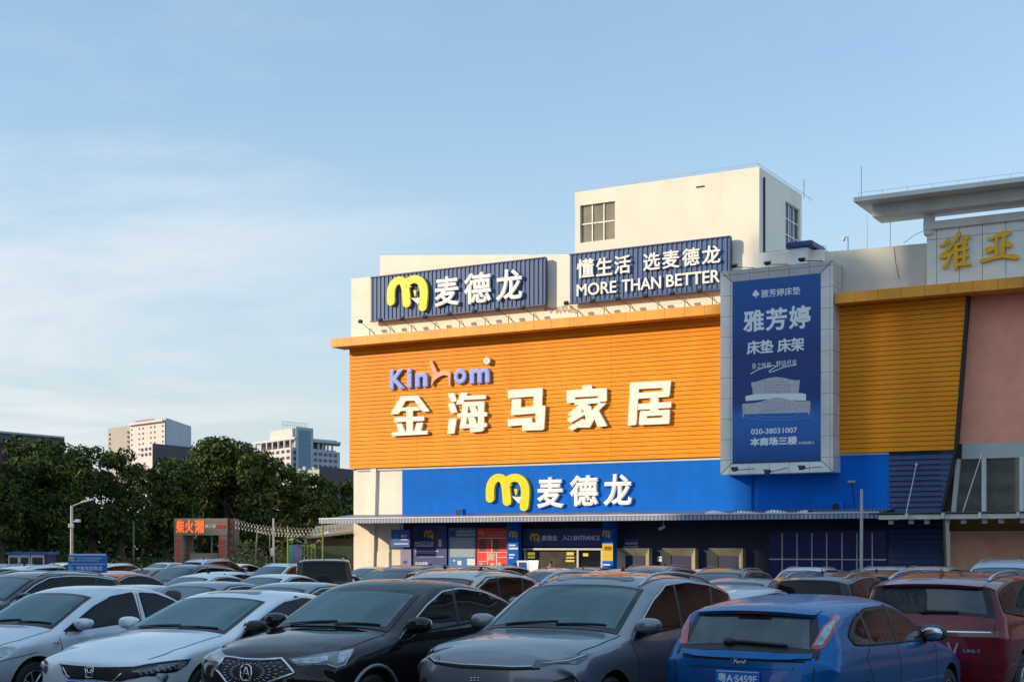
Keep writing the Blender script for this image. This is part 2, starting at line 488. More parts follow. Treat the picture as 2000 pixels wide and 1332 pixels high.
# entrance: flat panel with the interior's dimness put into its colour, frames, lintel
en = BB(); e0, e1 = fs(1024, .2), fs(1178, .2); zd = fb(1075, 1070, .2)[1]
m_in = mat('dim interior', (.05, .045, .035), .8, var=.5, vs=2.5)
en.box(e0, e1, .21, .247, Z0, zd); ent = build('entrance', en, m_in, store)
fr = BB()
fr.box(e0, e1, .05, .205, zd - .10, zd)
for x in (1026, 1129, 1176):
    a = fs(x, .1); fr.box(a - .05, a + .05, .05, .205, Z0, zd - .102)
build('door_frame', fr, m_alum, ent)
for x0, x1 in ((1131, 1175), (1028, 1050)):
    gl = BB(); gl.box(fs(x0, .15), fs(x1, .15), .14, .16, Z0 + .1, zd - .12); build('pane', gl, m_glassd, ent)
m_warm = mat('yellow price card', (.55, .42, .06), .6, var=.3, vs=8, emit=(1, .72, .12, .18))
for x0, y0, x1, y1 in ((1032, 1078, 1046, 1084), (1032, 1086, 1046, 1090), (1108, 1078, 1122, 1084), (1107, 1087, 1123, 1090), (1106, 1093, 1123, 1097), (1140, 1080, 1150, 1086)):
    a, za = fb(x0, y0, .2); b, zb = fb(x1, y1, .2); pc = BB(); pc.box(a, b, .125, .135, zb, za); build('price_card', pc, m_warm, ent)
# three loading docks with chamfered metal surrounds
m_dockd = mat('dock roller door', (.02, .025, .075), .6, var=.1)
m_docks = mat('dock surround metal', (.44, .40, .32), .5, .2, var=.2, vs=2)
for x0, x1 in ((1208, 1272), (1297, 1362), (1388, 1455)):
    a, zt = fb(x0, 1070, .1); b, _ = fb(x1, 1070, .1)
    zi = zt - .38; q = .34
    d = BB(); d.box(a + q, b - q, .2, .247, Z0, zi)
    dk = build('loading_dock', d, m_dockd, store)
    fr = BB()
    Y1, Y2 = .19, -.18
    fr.add([(a, Y2, zt), (b, Y2, zt), (b - q, Y1, zi), (a + q, Y1, zi), (a, Y2, Z0), (a + q, Y1, Z0), (b, Y2, Z0), (b - q, Y1, Z0),
            (a, .24, zt), (b, .24, zt), (a, .24, Z0), (b, .24, Z0)],
           [(0, 1, 2, 3), (0, 3, 5, 4), (1, 6, 7, 2), (0, 8, 9, 1), (0, 4, 10, 8), (1, 9, 11, 6)])
    build('door_surround', fr, m_docks, dk)
# gridded navy windows
wa, zw1 = fb(1503, 1037, .2); wb, zw0 = fb(1731, 1112, .2)
wn_ = BB(); wn_.box(wa, wb, .215, .247, Z0, zw1); wnd = build('window', wn_, mat('navy window film', (.012, .02, .13), .25, var=.15), store)
mu = BB()
for x in (1528, 1557, 1586, 1615, 1645, 1674, 1704):
    a = fs(x, .2); mu.box(a - .025, a + .025, .16, .213, Z0, zw1 - .1)
zh = fb(1600, 1092, .2)[1]
mu.box(wa, wb, .178, .212, zh - .025, zh + .025); build('frame', mu, m_alum, wnd)

# rooftop block with two tall windows
PH0 = fs(1123, .45); PH1 = fs(1483, .45); zph = fb(1483, 326, .45)[1]
zpb = zct - .2
wx0, wz1 = fb(1133, 402, .45); wx1, wz0 = fb(1201, 470, .45)
wx1, _ = fb(1201, 400, .45)
wz1 = fb(1133, 402, .45)[1]; wz0 = fb(1133, 475, .45)[1]
dep = 9.2
def side_yb(x):
    u = (x - CX) / F; p = BO + SD * PH1; return (u * p.y - p.x) / (IN.x - u * IN.y)
sy0, sy1 = side_yb(1534), side_yb(1562); dep = side_yb(1566)
sz1 = CAM_Z + (HY - 392) / F * bp(PH1, sy0).y; sz0 = CAM_Z + (HY - 486) / F * bp(PH1, sy0).y
ph = BB()
th = .3
# front wall with a window opening
for x0, x1, z0, z1 in ((PH0, wx0, zpb, zph), (wx1, PH1, zpb, zph), (wx0, wx1, zpb, wz0), (wx0, wx1, wz1, zph)):
    ph.box(x0, x1, .45, .45 + th, z0, z1)
# right side wall with a window opening
for y0, y1, z0, z1 in ((.45 + th, sy0, zpb, zph), (sy1, dep, zpb, zph), (sy0, sy1, zpb, sz0), (sy0, sy1, sz1, zph)):
    ph.box(PH1 - th, PH1, y0, y1, z0, z1)
ph.box(PH0, PH0 + th, .45 + th, dep, zpb, zph)
ph.box(PH0 + th, PH1 - th, dep - th, dep, zpb, zph)
ph.box(PH0 + th, PH1 - th, .45 + th, dep - th, zph - .25, zph - .02)
pho = build('rooftop_block', ph, m_cream, store)
def win(parent, name, s0, s1, z0, z1, y, nx, nz, side=False, glass=m_glassd):
    gm = BB(); fm = BB()
    def B(mb, a, b, c, d, e, f):
        if side: mb.box(c, d, a, b, e, f)
        else: mb.box(a, b, c, d, e, f)
    sgn = -1 if side else 1
    ya, yb_ = sorted((y + sgn * .14, y + sgn * .16)); B(gm, s0, s1, ya, yb_, z0, z1)
    g_ = build(name, gm, glass, parent)
    y2, y3 = sorted((y + sgn * .09, y + sgn * .135))
    for i in range(nx + 1):
        x = s0 + (s1 - s0) * i / nx; wd = .03; B(fm, max(s0, x - wd), min(s1, x + wd), y2, y3, z0, z1)
    y2, y3 = sorted((y + sgn * .095, y + sgn * .137))
    for i in range(nz + 1):
        z = z0 + (z1 - z0) * i / nz; B(fm, s0, s1, y2, y3, max(z0, z - .03), min(z1, z + .03))
    build('frame', fm, m_alum, g_)
m_winw = mat('dusty window glass', (.30, .275, .22), .10, var=.2, vs=1.5, spec=.6)
win(store, 'window', wx0, wx1, wz0, wz1, .45, 3, 2, glass=m_winw)
win(store, 'window', sy0, sy1, sz0, sz1, PH1, 3, 3, side=True)
lw_ = BB()
a, z_ = fb(1360, 367, .45); lw_.box(a, a + .42, .40, .449, z_, z_ + .05)
build('vent_slot', lw_, m_dark, store)
dp = BB(); x = PH1 + .06
dp.tube((x, 1.0, zph - .4), (x, 1.0, zpb), .05); build('downpipe', dp, m_dark, store)
# thin lightning wire on short posts round the roof edges
lr = BB()
def wire(a, b, z, y, n, h=.22, z2=None):
    for i in range(n + 1):
        x = a + (b - a) * i / n; zz = z + ((z2 or z) - z) * i / n
        lr.tube((x, y, zz), (x, y, zz + h), .012, n=4)
    lr.tube((a, y, z + h), (b, y, (z2 or z) + h), .012, n=4)
wire(PH0 + .1, PH1 - .1, zph, .6, 9)
for yy in (2.5, 4.5, 6.5, 8.5): lr.tube((PH1 - .15, yy, zph), (PH1 - .15, yy, zph + .22), .012, n=4)
lr.tube((PH1 - .15, .6, zph + .22), (PH1 - .15, 9, zph + .22), .012, n=4)
lr.tube((PH1 - .15, 7.6, zph), (PH1 - .15, 7.6, zph + 1.0), .02, n=5)
a, za = fb(746, 499, .5); b, zb = fb(1110, 497, .5); wire(a, b, za, .6, 12, z2=zb)
a, za = fb(688, 546, .5); lr.tube((a, .6, za), (a, .6, za + .5), .015, n=4)
lr.tube((fs(741, .5), .6, za - 1.0), (fs(741, .5), .6, za + 1.3), .02, n=4)
wire(fs(1490, .5), fs(1612, .5), ztopp, .6, 4)
build('lightning_wire', lr, m_steel, store)
# low pump house behind the billboard
ks = BB(); a, z1_ = fb(1546, 488, .2); b, _ = fb(1582, 488, .2)
ks.bbox(a, b, -.1, 1.6, zct + .2, z1_, .03); kso = build('roof_turret', ks, m_greylt, store)
kc = BB(); kc.bbox(a - .15, b + .25, -.25, 1.8, z1_ + .002, z1_ + .28, .05); build('cap', kc, m_navy2, kso)

# ------------------------------------------------------------------ second building on the right, pink and glazed
mall = bthing('mall_wing', 'pink stone wing with tall windows and a grey roof canopy beside the yellow store', 'shopping mall', s_r, 0, Z0)
mw = BB(); e = fs(2150) + 50
zpk = fb(1900, 866, .6)[1]
mw.prism([(A2 - .15, zpk), (e, zpk), (e, zcb + .1), (A1 - .15, zcb + .1)], .6, 6); build('wall', mw, m_pink, mall)
zpc = fb(1930, 1002, .6)[1]
gw = BB(); gw.prism([(B2 - .1, zpc), (e, zpc), (e, zpk), (A2 - .1, zpk)], .75, .8)
gwo = build('window', gw, mat('bronze glass', (.10, .10, .085), .03, spec=.9, var=.1), mall)
gt = BB(); zgt = fb(1930, 895, .6)[1]; gt.prism([(A2 + .2, zgt), (e, zgt), (e, zpk - .003), (A2 + .21, zpk - .003)], .58, .74)
build('transom', gt, mat('frosted white glass', (.46, .50, .48), .25, var=.06), gwo)
mu = BB()
for xt, xb in ((1872, 1862), (1922, 1922), (1996, 1996), (2060, 2060)):
    a = fs(xt, .6); b = fs(xb, .6)
    mu.add([(a - .09, .52, zgt), (a + .09, .52, zgt), (b + .09, .52, zpc), (b - .09, .52, zpc), (a - .09, .745, zgt), (a + .09, .745, zgt), (b + .09, .745, zpc), (b - .09, .745, zpc)],
           [(0, 1, 2, 3), (4, 5, 6, 7), (0, 1, 5, 4), (1, 2, 6, 5), (2, 3, 7, 6), (3, 0, 4, 7)])
build('frame', mu, m_greylt, gwo)
lb = BB(); zlb = fb(1930, 1037, .5)[1]; lb.box(B2 + .25, e, .5, .8, zlb, zpc - .02); build('band', lb, mat('brown band', (.30, .13, .02), .6, var=.1), mall)
lp_ = BB(); lp_.box(B3 + .2, e, .42, .8, Z0, zlb - .004); build('lower_panel', lp_, m_pinklt, mall)
ls = BB(); ls.box(B3 + .2, e, .36, .419, zlb - .06, zlb + .004 - .01); build('ledge', ls, m_greylt, mall)
# grey parapet and cream tiled name panel
zg1 = fb(1640, 489, .35)[1]; zg2 = fb(1800, 476, .35)[1]
gpar = BB(); gpar.prism([(fs(1612, .35) + .005, zct - .2), (fs(2120, .35) + 50, zct - .2), (fs(2120, .35) + 50, zg2), (fs(1812, .35), zg2), (fs(1612, .35) + .005, zg1)], .38, 1.3)
build('parapet', gpar, mat('weathered grey render', (.62, .60, .55), .85, var=.08, vs=.6, dirt=(.26, .24, .22, .5), dirt_amt=.5), mall)
m_tile = grid_lines(mat('pale tile panel', (.78, .80, .77), .35, var=.05), ((0, 1.0, .35), (2, 2.05, .2)), .025, (.16, .16, .15))
np_, zn1 = fb(1806, 452, .2); zn0 = fb(1830, 536, .2)[1]
tp = BB(); tp.box(np_ + .12, fs(2120, .2) + 50, .1, .38, zct - .1, zn1); tpo = build('name_panel', tp, m_tile, mall)
cp = BB(); cp.box(np_, fs(2120, .2) + 50, -.05, .42, zn1 + .003, zn1 + .36); build('coping', cp, m_greylt, tpo)
# roof canopy: thin slab with a deep beam under it, on a column
ca, cz1 = fb(1667, 386, -1.6)
rc = BB(); zc0 = cz1 - .20
rc.box(ca, fs(2140, -1.6) + 50, -1.6, 1.3, zc0, cz1)
rco = build('roof_canopy', rc, m_greylt, mall)
rb = BB(); ba, bz0 = fb(1704, 424, -.6); rb.box(ba, fs(2140) + 50, -.6, .9, bz0, zc0 - .003); build('beam', rb, m_greylt, rco)
rk = BB(); ka = fs(1804, .0); kb = fs(1821, .0); rk.box(ka, kb, -.02, .55, zn1 - .2, bz0 - .002); build('column', rk, m_greylt, rco)
rw = BB()
for i in range(12):
    x = ca + .2 + i * 1.1; rw.tube((x, -1.5, cz1), (x, -1.5, cz1 + .2), .007, n=4)
rw.tube((ca + .2, -1.5, cz1 + .2), (ca + 12.5, -1.5, cz1 + .2), .006, n=4)
rw.tube((ca + .3, -1.4, cz1), (ca + .3, -1.4, cz1 + 1.4), .014, n=4)
rw.tube((fs(1677, -.5), .9, zct), (fs(1677, -.5), .9, zc0), .012, n=4)
rw.tube((fs(1740, .9), .8, zg1 - .2), (fs(1740, .9), .8, bz0), .015, n=5)
build('lightning_wire', rw, m_steel, rco)
cw = BB(); cw.path([(fs(1765, .5), .5, zg1 + .05), (fs(1785, .5), .5, zg1 + .35), (fs(1805, .5), .5, zn1 + .1)], .012, 5)
cw.path([(fs(1742), .37, zg1 - .1), (fs(1745), .365, zg1 - .8), (fs(1752), .37, zg1 - 1.6)], .010, 5)
build('cable', cw, m_dark, mall)
# glass entrance canopy with round downlights, hung on rods
gc = bthing('entrance_canopy', 'steel and glass canopy with round downlights hanging under the tall windows', 'canopy', fs(1715, -2.5), -2.5, fb(1715, 1010, -2.5)[1])
zk1 = fb(1720, 1003, -2.6)[1]; zk0 = fb(1720, 1016, -2.6)[1]; a = fs(1716, -2.6); b = fs(2140, -2.6)
gb = BB(); gb.box(a, b, -2.6, -2.45, zk0 + .04, zk0 + .24); gb.box(a, a + .15, -2.45, .3, zk0 + .05, zk0 + .23)
for i in range(7): gb.box(a + 1.2 + i * 1.55, a + 1.32 + i * 1.55, -2.75, .3, zk0 + .06, zk0 + .30)
build('frame', gb, m_greylt, gc)
gs = BB(); gs.box(a - .4, b, -2.7, .3, zk0 + .305, zk0 + .34); build('glass_sheet', gs, mat('grimy canopy glass', (.13, .13, .13), .35, var=.3, vs=2), gc)
for i in range(11):
    d = BB(); x = a + .45 + i * .78 + (i % 2) * .1
    d.tube((x, -2.2, zk0 - .16), (x, -2.2, zk0 + .05), .12, n=12)
    build('downlight', d, m_greylt, gc)
for x0, y0, x1, y1 in ((1790, 907, 1770, 1001), (1917, 888, 1880, 1001)):
    r_ = BB(); p, zp = fb(x0, y0, 0); q, zq = fb(x1, y1, -2.4)
    r_.tube((p, 0, zp), (q, -2.4, zq), .022, n=6); r_.tube((p, -.06, zp), (p, .1, zp), .06, n=8)
    build('tie_rod', r_, m_alum, gc)

# ------------------------------------------------------------------ long sheet canopy over the shop entrance
yc = -2.5
c0, zc1 = fb(626, 1013, yc); c1 = fs(1716, yc)
cano = bthing('shop_canopy', 'long low blue grey sheet metal canopy over the shop entrance and loading docks', 'canopy', c0, yc, zc1)
zr = zc1 - .02
cs = BB(); cs.add([(c0, yc, zr), (c1, yc, zr), (c1, .2, zr + .28), (c0, .2, zr + .28), (c0, yc, zr - .05), (c1, yc, zr - .05), (c1, .2, zr + .23), (c0, .2, zr + .23)],
    [(0, 1, 2, 3), (4, 5, 6, 7), (0, 1, 5, 4), (1, 2, 6, 5), (2, 3, 7, 6), (3, 0, 4, 7)])
build('roof_sheet', cs, m_shed, cano)
ce = BB(); ce.box(c0 - .05, c1 + .02, yc - .06, yc - .005, zr - .24, zr + .02); build('edge_strip', ce, m_slat, cano)
cu = BB(); cu.box(c0 - .06, c1 + .02, yc - .09, yc - .062, zr - .0, zr + .06); build('gutter', cu, m_alum, cano)
for i in range(9):
    b_ = BB(); x = c0 + .4 + (c1 - c0 - 1) * i / 8
    b_.box(x, x + .09, yc, .2, zr - .20, zr - .06)
    build('rafter', b_, m_steel, cano)
pk = BB()
for i in range(46):
    x = fs(1440, -2.3) + i * .16; pk.tube((x, -2.42, zr + .02), (x, -2.42, zr + .18 + (i % 5 == 0) * .08), .014, n=4)
build('spike', pk, m_dark, cano)
po = BB(); po.tube((c0 + .12, yc + .05, Z0), (c0 + .12, yc + .05, zr - .24), .05); build('post', po, mat('lime paint', (.25, .28, .05), .5), cano)
# crumpled sheets lying on the canopy
tp = BB(); random.seed(11); n = 26
s0_, s1_ = fs(1368, -2.7), fs(1570, -2.7)
prof = []
for i in range(n + 1):
    x = s0_ + (s1_ - s0_) * i / n; prof.append((x, .10 + .06 * math.sin(i * .8) + random.uniform(-.02, .03)))
vs_ = []
for x, h in prof: vs_ += [(x, -2.3, zr + .02), (x, -2.1, zr + .02 + h), (x, -1.5, zr + .04 + h * .8), (x, -1.2, zr + .05)]
fs_ = []
for i in range(n):
    for j in range(3): fs_.append((i*4 + j, i*4 + j + 1, i*4 + j + 5, i*4 + j + 4))
tp.add(vs_, fs_)
o = build('tarpaulin', tp, mat('white tarp', (.74, .74, .72), .6, var=.1), smooth_=True, fix=False)
tag(o, 'crumpled white tarpaulin lying on the long canopy below the billboard', 'tarpaulin')
# ------------------------------------------------------------------ signs on the store
def thick_path(pts, w, n=8):
    "outline of a thick smooth stroke with round ends"
    sm = []
    P = [Vector(p) for p in pts]
    for i in range(len(P) - 1):
        p0 = P[max(0, i-1)]; p1 = P[i]; p2 = P[i+1]; p3 = P[min(len(P)-1, i+2)]
        for k in range(4):
            t = k / 4
            sm.append(.5 * ((2*p1) + (p2 - p0)*t + (2*p0 - 5*p1 + 4*p2 - p3)*t*t + (3*p1 - p0 - 3*p2 + p3)*t**3))
    sm.append(P[-1])
    L_, R_ = [], []
    for i, p in enumerate(sm):
        d = (sm[min(i+1, len(sm)-1)] - sm[max(i-1, 0)]).normalized(); nn = Vector((-d.y, d.x))
        L_.append(p + nn * w); R_.append(p - nn * w)
    d = (sm[-1] - sm[-2]).normalized(); a0 = math.atan2(d.y, d.x)
    capE = [sm[-1] + w * Vector((math.cos(a0 + PI/2 - PI*k/n), math.sin(a0 + PI/2 - PI*k/n))) for k in range(1, n)]
    d = (sm[0] - sm[1]).normalized(); a0 = math.atan2(d.y, d.x)
    capS = [sm[0] + w * Vector((math.cos(a0 + PI/2 - PI*k/n), math.sin(a0 + PI/2 - PI*k/n))) for k in range(1, n)]
    return [tuple(q) for q in L_ + capE + R_[::-1] + capS]
LOGO_STROKES = [[(155,545),(157,420),(185,345),(235,312),(285,325),(318,390),(328,470),(337,585)],
                [(318,400),(345,345),(385,322),(435,318),(490,348),(525,415),(530,520),(518,645)]]
def put_logo(my, mw, x0, x1, z0, z1, yb, th):
    def N(p): return (x0 + (p[0] - 109) / 467 * (x1 - x0), z0 + (692 - p[1]) / 420 * (z1 - z0))
    for i, s in enumerate(LOGO_STROKES):
        my.prism([N(p) for p in thick_path(s, 44)], yb - th - i * .004, yb)
    # ears, nose and chest of the small figure inside the second arch
    for c in ((372, 395), (488, 408)):
        my.prism([N((c[0] + 13*math.cos(a*PI/6), c[1] + 13*math.sin(a*PI/6))) for a in range(12)], yb - th * .9, yb)
    my.prism([N(p) for p in ((410,440),(445,446),(440,470),(432,510),(424,510),(415,468))], yb - th * .8, yb)
    mw.prism([N(p) for p in ((388,520),(430,535),(486,530),(478,560),(462,605),(440,580),(412,555))], yb - th * .85, yb)
def pxbox(xl, xr, top, bot, yb):
    return fs(xl, yb), fs(xr, yb), fb(bot[0], bot[1], yb)[1], fb(top[0], top[1], yb)[1]

def corr(mb, s0, s1, z0, z1, y, pitch, d):
    "vertical corrugated sheet"
    n = int((s1 - s0) / pitch); vs = []; fs_ = []
    prof = []
    for i in range(n):
        x = s0 + (s1 - s0) * i / n; p = (s1 - s0) / n
        prof += [(x, y), (x + p * .42, y), (x + p * .55, y + d), (x + p * .87, y + d)]
    prof.append((s1, y))
    for x, yy in prof: vs += [(x, yy, z0), (x, yy, z1)]
    for i in range(len(prof) - 1): fs_.append((2*i, 2*i+2, 2*i+3, 2*i+1))
    mb.add(vs, fs_)

YS = 0.0
# rooftop sign with the yellow mark
q0, zq1 = fb(724, 540, YS); q1, _ = fb(1064, 540, YS); zq0 = fb(724, 627, YS)[1]; zq1 = fb(1064, 504, YS)[1]
sg = bthing('rooftop_sign', 'blue corrugated rooftop sign with a yellow rounded mark and three white characters', 'sign', (q0 + q1) / 2, YS, zq0)
c = BB(); corr(c, q0, q1, zq0, zq1, YS, .26, .05); c.box(q0, q1, YS + .052, YS + .16, zq0, zq1)
build('board', c, m_board, sg)
e = BB(); e.box(q0 - .03, q1 + .03, YS - .04, YS + .17, zq1 + .001, zq1 + .06); e.box(q0 - .03, q1 + .03, YS - .04, YS + .17, zq0 - .06, zq0 - .001); e.box(q1 + .001, q1 + .06, YS - .04, YS + .17, zq0, zq1)
build('frame', e, m_navy2, sg)
ly = BB(); lw2 = BB()
put_logo(ly, lw2, *pxbox(758, 838, (780, 542), (827.5, 609), YS - .06), YS - .05, .14)
build('logo', ly, m_logo, sg); build('logo_detail', lw2, m_white, sg)
for ch, xl, xr, t, b in (('麦', 849.5, 898.5, (875, 540), (862, 599.5)), ('德', 907, 960, (941, 531.5), (935, 593)), ('龙', 969.5, 1021, (988, 527), (980, 588.5))):
    m_ = BB(); put_text(m_, ch, *pxbox(xl, xr, t, b, YS - .1), YS - .04, bold=.026, depth=.13); build('letter', m_, m_white, sg)
# slogan sign
q0, _ = fb(1113, 540, YS); q1, _ = fb(1425, 540, YS); zq0 = fb(1114, 592, YS)[1]; zq1 = fb(1424, 463, YS)[1]
sg2 = bthing('rooftop_sign', 'blue corrugated slogan sign lettered MORE THAN BETTER below the rooftop block', 'sign', (q0 + q1) / 2, YS, zq0)
c = BB(); corr(c, q0, q1, zq0, zq1, YS, .26, .05); c.box(q0, q1, YS + .052, YS + .16, zq0, zq1); build('board', c, m_board, sg2)
e = BB(); e.box(q0 - .03, q1 + .03, YS - .04, YS + .17, zq1 + .001, zq1 + .06); e.box(q0 - .03, q1 + .03, YS - .04, YS + .17, zq0 - .06, zq0 - .001); e.box(q1 + .001, q1 + .06, YS - .04, YS + .17, zq0, zq1)
build('frame', e, m_navy2, sg2)
zr1 = (100 / 2.5 + 440); 
for ch, xl, xr, yt, yb_ in (('懂', 1218, 1302, 165, 258), ('生', 1312, 1392, 158, 248), ('活', 1400, 1482, 148, 238), ('选', 1542, 1626, 135, 222), ('麦', 1635, 1722, 122, 212), ('德', 1732, 1818, 112, 200), ('龙', 1828, 1920, 100, 190)):
    xl, xr = 640 + xl / 2.5, 640 + xr / 2.5; xm = (xl + xr) / 2
    m_ = BB(); put_text(m_, ch, *pxbox(xl, xr, (xm, 440 + yt / 2.5), (xm, 440 + yb_ / 2.5), YS - .05), YS - .03, bold=.02, depth=.09); build('letter', m_, m_white, sg2)
for wd, xl, xr, yt, yb_ in (('MORE', 1218, 1412, 280, 340), ('THAN', 1438, 1630, 258, 318), ('BETTER', 1655, 1918, 230, 291)):
    xl, xr = 640 + xl / 2.5, 640 + xr / 2.5; xm = (xl + xr) / 2
    m_ = BB(); put_text(m_, wd, *pxbox(xl, xr, (xm, 440 + yt / 2.5), (xm, 440 + yb_ / 2.5), YS - .05), YS - .03, bold=.016, depth=.09); build('lettering', m_, m_white, sg2)
# flood lamps on arms under the rooftop signs
m_lamp = mat('flood lamp housing', (.05, .05, .055), .5, .4)
def floodlight(x, y, label):
    s, z = fb(x, y, -.55); zt = zct
    o = bthing('floodlight', label, 'floodlight', s + .15, -.55, zt, 'floodlights lighting the rooftop signs')
    a = BB(); a.tube((s + 1.15, -.75, zt + .02), (s, -.55, z), .018, n=5); a.tube((s + .75, .0, zt), (s + .75, -.62, zt + .45), .015, n=4); a.tube((s + .72, -.66, zt), (s + .72, -.66, zt + .42), .02, n=5)
    build('arm', a, m_dark, o)
    h = BB(); M = Matrix.Translation((s, -.55, z)) @ Matrix.Rotation(R(-35), 4, 'X'); h.bbox(-.12, .12, -.09, .09, -.08, .08, .02, M=M); build('lamp_head', h, m_lamp, o)
    return o
fl = [(743, 625), (785, 622.5), (830, 619), (878, 613), (927, 608), (972, 604.5), (1021, 601)]
words_ = ['first', 'second', 'third', 'fourth', 'fifth', 'sixth', 'seventh', 'eighth']
for i, (x, y) in enumerate(fl):
    floodlight(x, y, 'slim armed floodlight, %s from the building corner under the yellow marked rooftop sign' % words_[i])
fl2 = [(1157, 588), (1207, 583), (1261, 578), (1313, 573), (1366, 568)]
for i, (x, y) in enumerate(fl2):
    floodlight(x, y, 'slim armed floodlight under the slogan sign, %s from its corner above the stain' % words_[i])
floodlight(704, 628, 'slim armed floodlight by the bare parapet corner, outside the rooftop sign')
floodlight(1106, 592, 'slim armed floodlight in the gap between the two rooftop signs')

# raised white characters on the yellow cladding
JIN = [[(180,958),(335,692),(440,690),(300,952)],[(335,692),(580,685),(572,757),(395,762)],[(480,690),(580,685),(748,914),(645,920)],[(340,862),(580,845),(612,902),(310,912)],
       [(415,850),(505,850),(505,1225),(415,1225)],[(240,1005),(670,985),(670,1050),(240,1072)],[(268,1090),(350,1088),(392,1205),(302,1208)],[(562,1080),(657,1074),(625,1196),(530,1200)],[(208,1215),(725,1190),(720,1245),(205,1272)]]
HAI = [[(1010,655),(1105,652),(1140,768),(1055,785)],[(1010,805),(1105,796),(1146,930),(1055,940)],[(1030,1020),(1140,1015),(1105,1235),(1005,1238)],[(1195,650),(1298,645),(1222,812),(1130,817)],[(1240,690),(1562,674),(1560,735),(1240,750)],
       [(1232,780),(1540,768),(1545,838),(1215,846)],[(1232,788),(1312,788),(1270,1150),(1188,1160)],[(1448,775),(1540,770),(1535,1190),(1450,1195)],[(1150,945),(1582,925),(1580,985),(1150,1003)],[(1190,1105),(1577,1080),(1572,1140),(1185,1165)],
       [(1325,850),(1412,845),(1445,930),(1352,935)],[(1305,1000),(1400,998),(1432,1095),(1330,1100)],[(1335,1160),(1535,1148),(1512,1205),(1340,1217)]]
MA = [[(885,806),(1052,794),(1055,832),(885,846)],[(1012,796),(1054,794),(1050,905),(1008,908)],[(905,850),(950,848),(945,925),(900,928)],[(900,893),(1066,880),(1066,915),(900,928)],[(1020,882),(1068,880),(1062,996),(1020,1000)],[(955,967),(1062,958),(1056,1000),(955,1003)],[(885,948),(1002,938),(1002,972),(885,982)]]
JIA = [[(1245,785),(1292,780),(1297,806),(1250,810)],[(1175,806),(1366,795),(1366,832),(1172,843)],[(1172,806),(1215,804),(1212,866),(1172,870)],[(1325,797),(1367,795),(1367,860),(1325,864)],[(1212,851),(1335,843),(1335,868),(1210,878)],
       [(1240,870),(1285,868),(1212,936),(1176,926)],[(1245,884),(1288,880),(1305,950),(1285,988),(1222,988),(1228,962),(1262,960),(1265,940)],[(1240,906),(1266,922),(1190,965),(1174,948)],[(1252,944),(1272,960),(1198,1004),(1178,988)],[(1328,870),(1367,868),(1318,916),(1292,908)],[(1290,905),(1328,903),(1370,980),(1325,986)]]
JU = [[(1480,769),(1680,759),(1678,792),(1480,803)],[(1640,763),(1680,760),(1673,835),(1636,838)],[(1500,820),(1674,808),(1671,838),(1500,849)],[(1482,770),(1526,768),(1510,975),(1470,979)],[(1520,872),(1682,862),(1681,891),(1518,902)],[(1580,845),(1620,842),(1618,915),(1578,918)],
      [(1530,908),(1676,900),(1675,926),(1528,934)],[(1530,910),(1566,908),(1560,971),(1524,974)],[(1640,902),(1676,900),(1672,968),(1637,970)],[(1527,945),(1675,937),(1672,970),(1525,976)]]
ns = bthing('name_sign', 'row of five big raised white characters across the yellow cladding', 'sign', fs(1040), -.2, fb(1040, 850)[1])
def strokes(name, L_, cvt, yb, th, m, parent):
    mb = BB()
    for i, poly in enumerate(L_):
        P = [fb(*cvt(p), yb) for p in poly]
        mb.prism(fillet(P, .05, 3), yb - th - .003 * i, yb + .002 * i)
    return build(name, mb, m, parent)
z4 = lambda p: (740 + p[0] / 7.4, 680 + p[1] / 7.4)
z1 = lambda p: (640 + p[0] / 2.5, 440 + p[1] / 2.5)
m_cr = mat('ivory letter', (.90, .86, .76), .5, var=.04)
for L_, cv in ((JIN, z4), (HAI, z4), (MA, z1), (JIA, z1), (JU, z1)):
    strokes('letter', L_, cv, -.04, .11, m_cr, ns)
ks = bthing('brand_sign', 'raised lilac and pink brand lettering with a cream ball above the white characters', 'sign', fs(860), -.2, fb(860, 760)[1])
m_lil = mat('lilac letter', (.26, .36, .88), .5, var=.06); m_sal = mat('salmon letter', (.72, .36, .27), .5, var=.06)
for tx, xl, xr, t, b, bo in (('K', 763, 794, (775, 722), (770, 761), .05), ('i', 796.5, 806.5, (801, 719.5), (799, 758.5), .05), ('n', 812, 837.5, (830, 727.5), (820, 757), .05), ('o', 887.5, 913, (900, 720.5), (900, 750.5), .05), ('m', 918.5, 958.5, (930, 720), (925, 750), .05)):
    m_ = BB(); put_text(m_, tx, *pxbox(xl, xr, t, b, -.06), -.03, bold=bo, depth=.13); build('letter', m_, m_lil, ks)
HS = [(745,185),(782,180),(862,352),(930,330),(1000,330),(1056,352),(1052,420),(1047,545),(1025,545),(1018,402),(950,390),(880,420),(805,480),(778,560),(772,510),(800,380)]
strokes('letter', [HS], z4, -.04, .12, m_sal, ks)
m_ = BB(); a, z_ = fb(740 + 1580/7.4, 680 + 185/7.4, -.06)
m_.prism([(a + .19*math.cos(k*PI/8), z_ + .19*math.sin(k*PI/8)) for k in range(16)], -.22, -.04); rg = build('ball', m_, m_cr, ks)
m_ = BB(); put_text(m_, 'R', a - .06, a + .06, z_ - .09, z_ + .09, -.222, 0, .01); build('lettering', m_, m_sal, rg)
